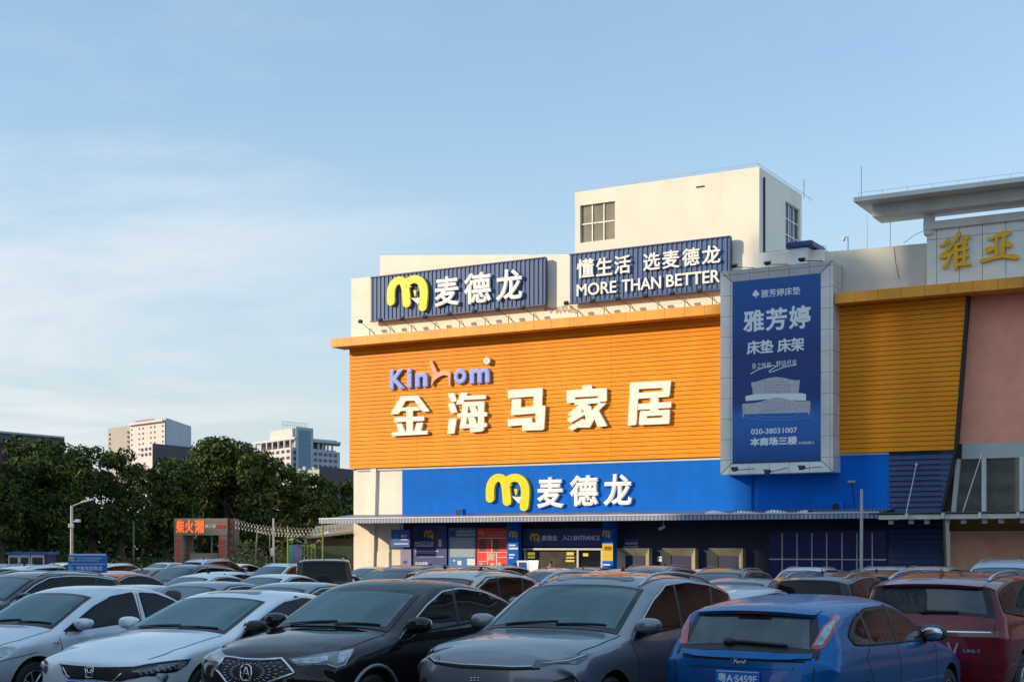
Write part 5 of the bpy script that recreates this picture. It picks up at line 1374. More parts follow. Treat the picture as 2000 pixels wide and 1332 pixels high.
        for a, b, r in arcs:
            m = 26 if s.fine else 14
            loops.append([(a + r * math.cos(q), b + r * math.sin(q)) for q in [R(-30) + R(240) * k / m for k in range(m + 1)]])
        for P in side: loops.append(list(P) + [P[0]])
        v2, f2 = cdt(inner, s.step, loops)
        o = len(vs)
        vs += [Vector((x, s.ys(x, z), z)) for x, z in v2]
        for f in f2:
            c = sum((vs[o + q] for q in f), Vector()) / 3
            if not ins(c.x, c.z) and not any(in_poly(c.x, c.z, P) for P in side):
                a, b_, d_ = (vs[o + q] for q in f[:3])
                f = tuple(q + o for q in f); fs.append(f if (b_ - a).cross(d_ - a).y > 0 else tuple(reversed(f)))
        # wheel arch returns
        M = MB(); M.v = vs; M.f = fs
        nv = len(vs)
        M.v = M.v + [Vector((p.x, -p.y, p.z)) for p in M.v]; M.f = M.f + [tuple(q + nv for q in reversed(f)) for f in M.f]
        b = bmesh.new()
        bv = [b.verts.new(p) for p in M.v]
        for f in M.f:
            if len(set(f)) > 2:
                try: b.faces.new([bv[q] for q in f])
                except ValueError: pass
        bmesh.ops.remove_doubles(b, verts=b.verts, dist=.0012)
        bmesh.ops.dissolve_degenerate(b, dist=1e-5, edges=b.edges)
        bmesh.ops.delete(b, geom=[v for v in b.verts if not v.link_faces], context='VERTS')
        me = bpy.data.meshes.new('body'); b.to_mesh(me); b.free()
        me.shade_smooth()
        s.mesh = me
        s.bvh = BVHTree.FromPolygons([v.co.copy() for v in me.vertices], [tuple(p.vertices) for p in me.polygons])
    def clamp(s, x, z, k=.62):
        "keep a side-view point off the rounded edge of the shell"
        for _ in range(2):
            i = min(range(len(s.P)), key=lambda i: (s.P[i][0] - x) ** 2 + (s.P[i][1] - z) ** 2); p = s.P[i]; n = s.N[i]
            d = (p[0] - x) * n.x + (p[1] - z) * n.y
            if d < k * p[2]: x -= n.x * (k * p[2] - d); z -= n.y * (k * p[2] - d)
        return x, z
    # -- features laid on the shell
    def hit(s, o, d):
        return s.bvh.ray_cast(o, d)
    def cast(s, v2, axis, sgn=1, yaw=0):
        x, z = v2
        if axis == 'side':
            x, z = s.clamp(x, z, .45)
            return s.hit(Vector((x, sgn * 3, z)), Vector((0, -sgn, 0)))
        if axis == 'front':
            d = Vector((-math.cos(yaw), -math.sin(yaw), 0)); r = Vector((-math.sin(yaw), math.cos(yaw), 0))
            return s.hit(r * x + Vector((0, 0, z)) - d * 4, d)
        if axis == 'rear':
            d = Vector((math.cos(yaw), math.sin(yaw), 0)); r = Vector((math.sin(yaw), -math.cos(yaw), 0))
            return s.hit(r * x * -1 + Vector((0, 0, z)) - d * 4, d)
        if axis == 'top': return s.hit(Vector((x, z, 4)), Vector((0, 0, -1)))
    def patch(s, poly, axis, off=.004, step=.06, sgn=1, th=.0, mb=None, yaw=0):
        v, f = cdt(poly, step); mb = mb or MB(); ok = {}; nm = {}; o = len(mb.v)
        for i, p in enumerate(v):
            h = s.cast(p, axis, sgn, yaw)
            if h[0] is not None: ok[i] = len(mb.v) - o; mb.v.append(h[0] + h[1] * off); nm[ok[i] + o] = h[1]
        for t_ in f:
            if all(q in ok for q in t_):
                g = [ok[q] + o for q in t_]; a, b, d = (mb.v[q] for q in g[:3])
                mb.f.append(tuple(g if (b - a).cross(d - a).dot(nm[g[0]]) > 0 else g[::-1]))
        return mb
    def ribbon(s, pts, axis, w, off=.005, sgn=1, mb=None, closed=False, sub=6, yaw=0):
        mb = mb or MB(); P = []
        q = list(pts) + ([pts[0]] if closed else [])
        for a, b in zip(q, q[1:]):
            a = Vector(a); b = Vector(b); k = max(1, int((b - a).length / .06))
            P += [a.lerp(b, j / k) for j in range(k)]
        P.append(Vector(q[-1])); prev = None
        for i, p in enumerate(P):
            a = P[max(0, i-1)]; b = P[min(len(P)-1, i+1)]
            if closed and i in (0, len(P)-1): a = P[-2]; b = P[1]
            d = (b - a); 
            if d.length < 1e-7: continue
            d.normalize(); nn = Vector((-d.y, d.x)) * w / 2
            h1 = s.cast(p + nn, axis, sgn, yaw); h2 = s.cast(p - nn, axis, sgn, yaw)
            if h1[0] is None or h2[0] is None: prev = None; continue
            mb.v += [h1[0] + h1[1] * off, h2[0] + h2[1] * off]; n = len(mb.v)
            if prev is not None: mb.f.append((prev, n - 2, n - 1, prev + 1))
            prev = n - 2
        return mb
    def strip(s, cond, f0, f1, off=.004, m=14, mb=None):
        "glass following the shell between profile samples where cond(x,z), across f0..f1"
        mb = mb or MB(); idx = [i for i in range(len(s.P)) if cond(s.P[i][0], s.P[i][1])]
        rows = []
        for i in idx:
            row = []
            fr = [math.sin(PI / 2 * k / s.K) ** (2 / s.rn) for k in range(s.K + 1)]
            ff = sorted({0.0} | {q for q in fr if 0 < q < f1 - .004} | {-q for q in fr if 0 < q < -f0 - .004} | {f0, f1}); ff = [q for q in ff if f0 <= q <= f1]; m = len(ff) - 1
            for f in ff:
                p = s.top(i, abs(f)); p.y = math.copysign(p.y, f) if f else 0
                e = s.top(i, min(1, abs(f) + .01)); nn = Vector((s.N[i].x, 0, s.N[i].y))
                row.append(len(mb.v)); mb.v.append(p + nn * off)
            rows.append((i, row))
        for (i, a), (j, b) in zip(rows, rows[1:]):
            if j - i != 1: continue
            for k in range(m):
                g = (a[k], a[k+1], b[k+1], b[k]); p, q, r_ = (mb.v[w] for w in g[:3])
                mb.f.append(g if (q - p).cross(r_ - p).dot(Vector((s.N[i].x, 0, s.N[i].y))) > 0 else g[::-1])
        return mb
def lip(c, cond, f, back, drop, th=.03):
    "roof spoiler: carries the roof's own curve back past the glass"
    mb = c.strip(cond, -f, f, .006); n = max(len(r_) for r_ in [mb.v]) if False else None
    idx = [i for i in range(len(c.P)) if cond(c.P[i][0], c.P[i][1])]; m = len(mb.v) // len(idx)
    rows = [mb.v[k * m:(k + 1) * m] for k in range(len(idx))]
    if rows[0][0].x < rows[-1][0].x: rows = rows[::-1]
    t = []
    for q, p in enumerate(rows[-1]):
        e = 1 - abs(2 * q / (m - 1) - 1) ** 4 * .6; t.append(p + Vector((-back * e, 0, -drop * e)))
    R_ = rows + [t, [p + Vector((.01, 0, -th)) for p in t], [p + Vector((.03, 0, -th - .01)) for p in rows[-1]]]
    o = MB(); o.v = [p for r_ in R_ for p in r_]
    for a in range(len(R_) - 1):
        for k in range(m - 1): o.f.append((a * m + k, a * m + k + 1, (a + 1) * m + k + 1, (a + 1) * m + k))
    return o
def mirror_y(mb):
    n = len(mb.v); mb.v += [Vector((p.x, -p.y, p.z)) for p in mb.v]; mb.f += [tuple(q + n for q in reversed(f)) for f in mb.f]; return mb
def flip_y(mb):
    r = MB(); r.v = [Vector((p.x, -p.y, p.z)) for p in mb.v]; r.f = [tuple(reversed(f)) for f in mb.f]; return r

# paints and car materials
def paint(name, col, metal=.35, rough=.38, dust=.25):
    m = mat(name, col, rough, metal, var=.04, vs=4, coat=.85, spec=.2, dirt=(.30, .28, .25, 1.6), dirt_amt=dust)
    return m
m_ws = mat('windscreen glass', (.008, .040, .062), .04, var=.25, vs=1.6, spec=.6, coat=.25, dirt=(.05, .11, .14, 2.2), dirt_amt=.3)
m_ws.node_tree.nodes['Principled BSDF'].inputs['IOR'].default_value = 1.5
m_tint = mat('tinted side glass', (.004, .005, .006), .05, var=.2, vs=1.5, spec=.28, dirt=(.03, .03, .03, 2.5), dirt_amt=.2)
m_trim = mat('black plastic trim', (.016, .016, .017), .5, var=.15, vs=6)
m_chr = mat('chrome', (.62, .64, .66), .16, 1.0, var=.05)
m_satin = mat('satin silver trim', (.50, .52, .55), .32, .8, var=.05)
m_lens = mat('clear lamp lens', (.30, .33, .36), .12, .35, var=.45, vs=14, spec=.9, coat=1)
m_lensd = mat('dark lamp lens', (.030, .034, .040), .08, .2, var=.4, vs=12, spec=.9, coat=1)
m_red = mat('red lamp lens', (.42, .012, .014), .16, var=.15, vs=10, coat=1)
m_redd = mat('dark red lamp lens', (.12, .006, .008), .18, var=.15, vs=10, coat=1)
m_plate = mat('blue licence plate', (.02, .16, .52), .4, var=.05)
m_seal = mat('gap shadow rubber', (.006, .006, .006), .8)
m_rim = mat('wheel rim silver', (.42, .43, .45), .35, .7, var=.1)
def wheel_meshes(r):
    t = MB(); T = Matrix.Rotation(R(90), 4, 'X')
    w = .105
    t.lathe([(r*.66, -w), (r*.9, -w), (r*.985, -w*.75), (r, -w*.4), (r, w*.4), (r*.985, w*.75), (r*.9, w), (r*.66, w)], 32, T)
    q = MB()
    q.lathe([(r*.66, -w*.9), (r*.68, w*.8), (r*.62, w*.95), (r*.60, w*.6), (r*.58, 0)], 32, T)
    for k in range(7):
        a = 2 * PI * k / 7
        M = T @ Matrix.Rotation(a, 4, 'Z')
        q.bbox(r*.08, r*.63, -r*.055, r*.055, w*.45, w*.8, .012, M=M)
    q.lathe([(.001, w*.88), (r*.15, w*.85), (r*.17, w*.4)], 18, T)
    d = MB(); d.lathe([(.001, w*.2), (r*.5, w*.2), (r*.5, 0)], 24, T)
    return t, q, d
_wm = {}
def add_wheels(car, root, y=None):
    key = round(car.rw, 3)
    for x in car.wx:
        for sg in (1, -1):
            yy = sg * (car.W / 2 - .13)
            if key not in _wm:
                t, q, d = wheel_meshes(car.rw)
                a = build('wheel', t, m_black, None, True, angle=40); b = build('rim', q, m_rim, None, True, angle=30); c = build('brake_disc', d, m_dark)
                _wm[key] = (a.data, b.data, c.data)
                for o_ in (a, b, c): bpy.data.objects.remove(o_)
            ms = _wm[key]
            a = bpy.data.objects.new('wheel', ms[0]); COL.objects.link(a); a.parent = root
            a.location = (x, yy, car.rw); a.rotation_euler = (0, 0, 0 if sg < 0 else PI)
            for nm, me in (('rim', ms[1]), ('brake_disc', ms[2])):
                b = bpy.data.objects.new(nm, me); COL.objects.link(b); b.parent = a
    u = MB()
    for x in car.wx:
        for sg in (1, -1):
            r = car.rw + .065; m = 18; rows = []
            for k in range(m + 1):
                q = R(-25) + R(230) * k / m; px, pz = x + r * math.cos(q), car.rw + r * math.sin(q)
                ye = car.ys(px, max(pz, car.z0 + .02)) - .004
                rows.append((Vector((px, sg * ye, pz)), Vector((px, sg * car.W * .22, pz))))
            for (a, b), (c, d) in zip(rows, rows[1:]): u.add([a, b, d, c], [(0, 1, 2, 3)])
    u.box(car.wx[1] + .2, car.wx[0] - .2, -car.W * .38, car.W * .38, car.z0 + .02, car.z0 + .16)
    build('wheel_arch', u, m_trim, root, fix=False)
def clear_glass(name, tint, refl=(.9, .9, .9), dust=.06, ior=1.6):
    m = bpy.data.materials.new(name); m.use_nodes = True; t = m.node_tree; N = t.nodes; L = t.links; N.clear()
    out = N.new('ShaderNodeOutputMaterial'); tr = N.new('ShaderNodeBsdfTransparent'); tr.inputs[0].default_value = (*tint, 1)
    gl = N.new('ShaderNodeBsdfGlossy'); gl.inputs['Roughness'].default_value = .015; gl.inputs['Color'].default_value = (*refl, 1)
    df = N.new('ShaderNodeBsdfDiffuse'); df.inputs[0].default_value = (.28, .29, .28, 1)
    fr = N.new('ShaderNodeFresnel'); fr.inputs[0].default_value = ior
    tc = N.new('ShaderNodeTexCoord'); nz = N.new('ShaderNodeTexNoise'); nz.inputs['Scale'].default_value = 2.4; nz.inputs['Detail'].default_value = 7; L.new(tc.outputs['Object'], nz.inputs[0])
    rr = N.new('ShaderNodeMapRange'); L.new(nz.outputs['Fac'], rr.inputs[0]); rr.inputs[1].default_value = .3; rr.inputs[2].default_value = .75; rr.inputs[3].default_value = dust * .4; rr.inputs[4].default_value = dust * 1.9
    m1 = N.new('ShaderNodeMixShader'); L.new(rr.outputs[0], m1.inputs[0]); L.new(tr.outputs[0], m1.inputs[1]); L.new(df.outputs[0], m1.inputs[2])
    m2 = N.new('ShaderNodeMixShader'); L.new(fr.outputs[0], m2.inputs[0]); L.new(m1.outputs[0], m2.inputs[1]); L.new(gl.outputs[0], m2.inputs[2]); L.new(m2.outputs[0], out.inputs[0])
    return m
g_ws = clear_glass('clear windscreen', (.40, .55, .60), (.72, .96, 1), .07, 1.9); g_tint = clear_glass('smoked window', (.08, .09, .10), (.6, .62, .65), .03, 1.45); g_light = clear_glass('light side window', (.45, .50, .52), (.8, .85, .9), .05, 1.5); g_rear = clear_glass('heated rear window', (.32, .38, .42), (.8, .92, 1), .15, 1.7)
m_cab = mat('cabin black', (.022, .022, .024), .7, var=.2, vs=8); m_seat = mat('seat cloth', (.055, .053, .052), .8, var=.2, vs=9); m_head = mat('roof lining', (.20, .20, .19), .9, var=.05)
def torus(mb, c, Rr, r, M, n=24, m=6):
    vs = []; fs = []
    for i in range(n):
        a = 2 * PI * i / n
        for j in range(m):
            b = 2 * PI * j / m; vs.append(((Rr + r * math.cos(b)) * math.cos(a), (Rr + r * math.cos(b)) * math.sin(a), r * math.sin(b)))
    for i in range(n):
        for j in range(m): fs.append((i*m + j, ((i+1) % n)*m + j, ((i+1) % n)*m + (j+1) % m, i*m + (j+1) % m))
    mb.add(vs, fs, Matrix.Translation(c) @ M)
def ring_strip(c, cond, hole, w, wh, off=.004):
    "frame round a window on the shell: everything in cond except the hole"
    mb = MB(); c.strip(lambda x, z: cond(x, z), -w, -wh, off, mb=mb) if False else None
    for f0, f1 in ((-w, -wh), (wh, w)):
        idx = [i for i in range(len(c.P)) if cond(c.P[i][0], c.P[i][1])]; rows = []
        for i in idx:
            row = []
            for k in range(5):
                f = f0 + (f1 - f0) * k / 4; p = c.top(i, abs(f)); p.y = math.copysign(p.y, f); row.append(len(mb.v)); mb.v.append(p + Vector((c.N[i].x, 0, c.N[i].y)) * off)
            rows.append(row)
        for a, b in zip(rows, rows[1:]):
            for k in range(4): mb.f.append((a[k], a[k+1], b[k+1], b[k]))
    zs = sorted(p[1] for p in c.P if cond(p[0], p[1]) and hole(p[0], p[1]))
    c.strip(lambda x, z: cond(x, z) and z <= zs[0] + 1e-6, -wh, wh, off, mb=mb); c.strip(lambda x, z: cond(x, z) and z >= zs[-1] - 1e-6, -wh, wh, off, mb=mb)
    return mb
def cabin(c, root, xd, xr, zs=.0):
    "dashboard, seats, wheel, linings; xd = windscreen foot, xr = rear end of the cabin"
    W2 = c.W / 2; zb = c.zb(0)
    lin = MB()
    xs = [xd + .05 - (xd + .05 - xr) * k / 10 for k in range(11)]
    for sg in (1, -1):
        rows = []
        for x in xs:
            z1 = c.zb(x) - .015; rows.append((Vector((x, sg * (c.ys(x, z1) - .035), z1)), Vector((x, sg * (c.ys(x, .5) - .10), .40))))
        for (a, b), (d, e) in zip(rows, rows[1:]): lin.add([a, b, e, d], [(0, 1, 2, 3)])
    ye = W2 - .14
    lin.add([(xd + .05, -ye, .4), (xd + .05, ye, .4), (xr, ye, .4), (xr, -ye, .4)], [(0, 1, 2, 3)])
    lin.add([(xd + .10, -ye, .4), (xd + .10, ye, .4), (xd + .10, ye, zb - .02), (xd + .10, -ye, zb - .02)], [(0, 1, 2, 3)])
    lin.add([(xr, -ye, .4), (xr, ye, .4), (xr, ye, c.zb(xr) - .02), (xr, -ye, c.zb(xr) - .02)], [(0, 1, 2, 3)])
    build('door_lining', lin, m_cab, root, fix=False)
    d = MB(); y = ye - .02; q = zb - .01
    d.prism([(xd + .12, q - .5), (xd + .12, q - .02), (xd - .05, q + .012), (xd - .30, q + .02), (xd - .42, q - .05), (xd - .40, q - .35), (xd - .25, q - .5)], -y, y)
    for k in (-1, 1): pass
    build('dashboard', d, m_cab, root)
    hl = c.strip(lambda x, z: z > c.H - .13 and xr < x < xd, -.84, .84, -.035); build('roof_lining', hl, m_head, root, True, False)
    sw = MB(); M = Matrix.Rotation(R(-62), 4, 'Y'); torus(sw, Vector((xd - .50, .36, q + .01)), .185, .017, M); sw.tube((xd - .50, .36, q + .01), (xd - .38, .36, q - .05), .05); sw.tube((xd - .50, .36 - .17, q + .01), (xd - .50, .36 + .17, q + .01), .018)
    build('steering_wheel', sw, m_cab, root, True, True, 40)
    def seat(x, y, w, name='seat'):
        b = MB(); M = Matrix.Translation((x, y, .62 + zs)) @ Matrix.Rotation(R(-18), 4, 'Y')
        b.ell((-.0, 0, .27), .085, w, .36, 4.5, 18, 10, M); b.ell((.26, 0, -.06), .30, w, .09, 4, 18, 8, M)
        o = build(name, b, m_seat, root, True)
        for yy in ((0,) if w < .4 else (-.40, .40)):
            h = MB(); h.ell((-.02, yy, .72), .055, .135, .09, 3.5, 14, 8, M); h.tube((-.02, yy - .05, .58), (-.02, yy - .05, .68), .008, M=M); h.tube((-.02, yy + .05, .58), (-.02, yy + .05, .68), .008, M=M); build('headrest', h, m_seat, o, True)
    seat(xd - 1.32, .36, .25); seat(xd - 1.32, -.36, .25); seat(xd - 2.22, 0, .58, 'rear_seat')
    rv = MB(); zt = None
    i = max((i for i in range(len(c.P)) if xd - .9 < c.P[i][0] < xd and c.P[i][1] > zb + .2), key=lambda i: -abs(c.P[i][1] - (c.H - .19)))
    p = c.P[i]; rv.ell((p[0] - .10, 0, p[1] - .08), .025, .115, .035, 3); rv.tube((p[0] - .09, 0, p[1] - .06), (p[0] - .03, 0, p[1] - .01), .012); build('rear_view_mirror', rv, m_cab, root, True)
def windscreen(c, r, cond, w=.87, glass=None):
    if glass:
        idx = [i for i in range(len(c.P)) if cond(c.P[i][0], c.P[i][1])]; xs = sorted(c.P[i][0] for i in idx); b = MB()
        for f0, f1 in ((-w, -(w - .06)), (w - .06, w)):
            rows = []
            for i in idx:
                row = []
                for f in (f0, f1):
                    p = c.top(i, abs(f)); p.y = math.copysign(p.y, f); row.append(len(b.v)); b.v.append(p + Vector((c.N[i].x, 0, c.N[i].y)) * .006)
                rows.append(row)
            for a, d in zip(rows, rows[1:]): b.f.append((a[0], a[1], d[1], d[0]))
        for sel in (lambda x, z: cond(x, z) and x <= xs[2], lambda x, z: cond(x, z) and x >= xs[-3]):
            c.strip(sel, -w, w, .0065, mb=b)
        pbuild('windscreen_border', b, m_tint, r)
    else: pbuild('windscreen_border', c.strip(cond, -w, w, .005), m_tint, r)
    idx = [i for i in range(len(c.P)) if cond(c.P[i][0], c.P[i][1])]; xs = sorted(c.P[i][0] for i in idx)
    pbuild('windscreen', c.strip(lambda x, z: cond(x, z) and xs[1] < x < xs[-2], -(w - .06), w - .06, .009), glass or m_ws, r)
def pbuild(name, mb, m, root, sm=True, fix=False, angle=None): return build(name, mb, m, root, sm, fix, angle)
def body(car, root, m, name='body'):
    car.mesh.materials.clear(); car.mesh.materials.append(m)
    o = bpy.data.objects.new(name, car.mesh); COL.objects.link(o); o.parent = root; return o
def place(root, X, Y, h):
    root.location = (X, Y, gz(X, Y)); root.rotation_euler = (0, 0, R(h))
def car_root(name, label, cat, group='parked cars in the lot'):
    return thing(name, label, cat, (0, 0, 0), 0, group)
def door_mirror(root, x, y, z, m, sgn, sx=.10, sy=.115, sz=.085):
    mb = MB(); mb.ell((x, sgn * (y + .13), z), sx, sy, sz, 2.6, 16, 10)
    mo = pbuild('mirror', mb, m, root)
    b = MB(); b.tube((x + .04, sgn * (y - .03), z - .05), (x + .01, sgn * (y + .1), z - .055), .03, .04, 8); b.add([(x+.16, sgn*(y-.012), z-.10), (x-.03, sgn*(y-.012), z-.10), (x-.03, sgn*(y-.045), z+.05), (x+.14, sgn*(y+.004), z-.10), (x-.03, sgn*(y+.01), z-.10)], [(0,1,2),(3,4,2)])
    pbuild('mirror_base', b, m_trim, mo, False, True)
    g_ = MB(); g_.ell((x - .085, sgn * (y + .13), z), .022, sy * .86, sz * .82, 2.6, 14, 8); pbuild('mirror_glass', g_, m_chr, mo)
def fin(root, x, z, m):
    mb = MB(); mb.add([(x + .09, -.012, z), (x - .09, -.018, z), (x - .075, 0, z + .085), (x + .09, .012, z), (x - .09, .018, z), (x - .04, 0, z + .08)], [(0, 1, 2, 5), (3, 5, 2, 4), (0, 5, 3), (1, 4, 2), (0, 3, 4, 1)]); pbuild('antenna_fin', mb, m, root, False, True)
def wipers(car, root, xb, zb, n=2):
    mb = MB()
    for y0, y1 in ((-.55, .05), (.05, .60)):
        pts = []
        for k in range(6):
            f = k / 5; y = y0 + (y1 - y0) * f
            h = car.hit(Vector((xb - .16 + .0 * f - .05 * f + .1, y, 3)), Vector((0, 0, -1)))
            if h[0] is not None: pts.append(h[0] + h[1] * .018)
        mb.path(pts, .008, 5)
    pbuild('wiper', mb, m_trim, root, False)
def side_window(car, root, poly, gaps=(), trim=None, tw=.018, m=m_tint, r=.05, surround=.02, trim_top=None, clear=False):
    P = [car.clamp(*p, 1.03 if clear else .80) for p in fillet(poly, r, 4)]
    for sg in (1, -1):
        if surround:
            mb = car.ribbon(P, 'side', surround * 2, .005, sg, closed=True); pbuild('window_seal', mb, m_seal, root, False)
        mb = car.patch(P, 'side', .008, .05, sg); g_ = pbuild('side_window', mb, m, root)
        for a, b in gaps:
            pbuild('pillar_trim', car.ribbon([a, b], 'side', .07, .011, sg), m_trim, g_, False)
        if trim:
            pts = [car.clamp(*p, .92) for p in fillet(trim_top, .06, 4, False)] if trim_top else P + [P[0]]
            pbuild('window_trim', car.ribbon(pts, 'side', tw, .010, sg), trim, g_, False)
def seams(car, root, lines, axis='side', w=.009, both=True):
    for L_ in lines:
        for sg in ((1, -1) if both else (1,)):
            mb = car.ribbon(L_, axis, w, .003, sg)
            if mb.f: pbuild('seam', mb, m_seal, root, False)
def merge_seams(car, root, side=(), top=(), front=(), rear=()):
    mb = MB()
    for L_ in side:
        for sg in (1, -1): car.ribbon(L_, 'side', .009, .003, sg, mb)
    for L_ in top:
        car.ribbon(L_, 'top', .010, .003, 1, mb); car.ribbon([(a, -b) for a, b in L_], 'top', .010, .003, 1, mb)
    for ax, LL in (('front', front), ('rear', rear)):
        for L_ in LL:
            car.ribbon(L_, ax, .009, .003, 1, mb); car.ribbon([(-a, b) for a, b in L_], ax, .009, .003, 1, mb)
    if mb.f: pbuild('seam', mb, m_seal, root, False)
def handles(car, root, xs, z, m):
    for x in xs:
        for sg in (1, -1):
            h = car.cast((x, z), 'side', sg)
            if h[0] is None: continue
            mb = MB(); mb.ell(h[0] + Vector((0, sg * .018, 0)), .10, .022, .018, 2.6, 12, 8); pbuild('door_handle', mb, m, root)
def plate(root, x, y, z, txt, nx, m=m_plate, w=.44, h=.14, tilt=0):
    "licence plate facing +x (nx=1) or -x"
    M = Matrix.Translation((x, y, z)) @ Matrix.Rotation(0 if nx > 0 else PI, 4, 'Z') @ Matrix.Rotation(tilt, 4, 'Y')
    mb = MB(); mb.bbox(0, .012, -w/2, w/2, -h/2, h/2, .004, M=M); p = pbuild('licence_plate', mb, m, root, False, True)
    v, f, tw, th = text_mesh(txt, .012, .02)
    L_ = MB(); sx = w * .88 / tw; sz = h * .62 / th
    L_.add([(.0125 + .003 * (1 if c > 0 else 0), -(-w * .44 + a * sx) * -1, -h * .31 + b * sz) for a, b, c in v], f, M)
    pbuild('lettering', L_, m_pw, p, False)
    e = MB()
    e.box(.0121, .0135, -w/2 + .006, w/2 - .006, h/2 - .011, h/2 - .006, M); e.box(.0121, .0135, -w/2 + .006, w/2 - .006, -h/2 + .006, -h/2 + .011, M)
    pbuild('edge_line', e, m_pw, p, False)
def traced(car, X, Y, h, poly, off=.005, step=7, mirror=True, mb=None):
    "outline seen in the photo, laid on the car's own surface (car standing at X, Y with heading h)"
    I = (Matrix.Translation((X, Y, gz(X, Y))) @ Matrix.Rotation(R(h), 4, 'Z')).inverted()
    o = I @ Vector((0, 0, CAM_Z)); v, f = cdt(poly, step); r = MB(); ok = {}
    for i, p in enumerate(v):
        d = (I.to_3x3() @ Vector(((p[0] - CX) / F, 1, -(p[1] - HY) / F))).normalized()
        q = car.hit(o, d)
        if q[0] is not None: ok[i] = len(r.v); r.v.append(q[0] + q[1] * off)
    r.f = [tuple(ok[q] for q in t_) for t_ in f if all(q in ok for q in t_)]
    if mirror == 'other': return flip_y(r)
    return r
def trace_pts(car, X, Y, h, pts):
    I = (Matrix.Translation((X, Y, gz(X, Y))) @ Matrix.Rotation(R(h), 4, 'Z')).inverted(); o = I @ Vector((0, 0, CAM_Z)); out = []
    for p in pts:
        d = (I.to_3x3() @ Vector(((p[0] - CX) / F, 1, -(p[1] - HY) / F))).normalized(); q = car.hit(o, d); out.append((q[0], q[1]))
    return out
def trace_line(car, X, Y, h, pts, r, off=.006, mb=None):
    mb = mb or MB(); dense = []
    for a, b in zip(pts, pts[1:]):
        k = max(1, int(math.hypot(b[0]-a[0], b[1]-a[1]) / 8)); dense += [(a[0] + (b[0]-a[0]) * j / k, a[1] + (b[1]-a[1]) * j / k) for j in range(k)]
    dense.append(pts[-1]); T = trace_pts(car, X, Y, h, dense)
    run = []
    for k, (p, n) in enumerate(T + [(None, None)]):
        if p is None or (run and (p - run[-1]).length > .4):
            if len(run) > 1: mb.path(run, r, 6)
            run = []
        if p is not None: run.append(p + n * off)
    return mb
# ------------------------------------------------------------------ the near row
pt_silver = paint('silver metallic paint', (.58, .61, .65), .4, .36)
pt_white = paint('pearl white paint', (.74, .76, .78), .15, .35)
pt_black = paint('dark plum black paint', (.009, .007, .009), 0, .25, .03)
pt_black.node_tree.nodes['Principled BSDF'].inputs['Specular IOR Level'].default_value = 0
pt_grey = paint('graphite grey paint', (.19, .20, .22), .6, .34, .18)
pt_blue = paint('bright blue paint', (.0, .095, .29), .55, .34, .0)
pt_blue.node_tree.nodes['Principled BSDF'].inputs['Coat Weight'].default_value = .4
pt_red = paint('deep red paint', (.16, .003, .012), .2, .30, .03)
# ---- grey SUV
c = Car(4.7, 1.905, 1.685, [(2.18,.24,.10),(2.33,.34,.30),(2.365,.62,.40),(2.345,.86,.42),(2.22,1.0,.30),(1.70,1.085,.15),(1.10,1.12,.13),(.99,1.14,.12,.3),(.14,1.60,.13),(-.35,1.675,.10),(-1.0,1.67,.10),(-1.75,1.585,.10),(-2.14,1.50,.12,.25),(-2.18,1.42,.14,.3),(-2.33,1.04,.30),(-2.35,.75,.30),(-2.30,.38,.22),(-2.15,.26,.10)],
        ((.95, 1.06), (-2.0, 1.14)), 2.785, .36, tumble=.17, taper0=(1.0, 1.2), ends=(.10, .08))
r = car_root('parked_suv', 'graphite grey SUV with a thin light strip across its nose and silver roof rails', 'car')
c.cut_glazing([(lambda x, z: .15 < x < 1.04 and z > 1.10, .81)], [fillet([(.98,1.12),(.30,1.47),(-.15,1.56),(-.8,1.575),(-1.4,1.53),(-1.92,1.44),(-2.0,1.40),(-1.62,1.20),(-1.3,1.155),(.2,1.10)], .05, 4)])
body(c, r, pt_grey); add_wheels(c, r); X, Y, h = .88, 15.46, -120
windscreen(c, r, lambda x, z: .15 < x < 1.04 and z > 1.10, glass=g_ws)
side_window(c, r, [(.98,1.12),(.30,1.47),(-.15,1.56),(-.8,1.575),(-1.4,1.53),(-1.92,1.44),(-2.0,1.40),(-1.62,1.20),(-1.3,1.155),(.2,1.10)], gaps=(((-.33,1.10),(-.40,1.56)),((-1.22,1.14),(-1.45,1.53))), trim=m_satin, trim_top=[(1.0,1.10),(.30,1.495),(-.15,1.585),(-.8,1.60),(-1.4,1.555),(-2.0,1.44)], tw=.016, m=g_tint, clear=True)
for sg in (1, -1):
    door_mirror(r, .70, c.W / 2 - .10, 1.17, pt_grey, sg, .11, .13, .085)
    mb = MB(); pts = []
    for k in range(13):
        x = .10 - 2.0 * k / 12; q = c.hit(Vector((x, sg * .60, 3)), Vector((0, 0, -1)))
        pts.append(q[0] + Vector((0, 0, .005 + .035 * min(1, k / 1.5, (12 - k) / 1.5))))
    mb.path(pts, .018, 6); pbuild('roof_rail', mb, m_satin, r)
q = MB(); c.patch(fillet([(.02,-.46),(.02,.46),(-.62,.48),(-.62,-.48)], .08, 4), 'top', .004, .12, mb=q); pbuild('sunroof', q, m_tint, r)
merge_seams(c, r, side=[[(1.0,1.06),(.85,.80),(.86,.45)], [(-.36,1.08),(-.37,.42)], [(-1.25,1.1),(-1.35,.8)], [(.8,.42),(-1.0,.42)]], top=[[(.98,.80),(1.6,.83),(2.05,.80)]])
handles(c, r, (-.16, -1.12), .98, pt_grey)
tr = lambda poly, m, nm, off=.006, step=7, mir=False: pbuild(nm, traced(c, X, Y, h, poly, off, step, mir), m, r)
LH = [(1047,1288),(1108,1284),(1158,1274),(1146,1287),(1128,1297),(1060,1302),(1040,1300)]
a = traced(c, X, Y, h, LH, .006, 6); pbuild('headlight', a, m_lensd, r); pbuild('headlight', flip_y(a), m_lensd, r)
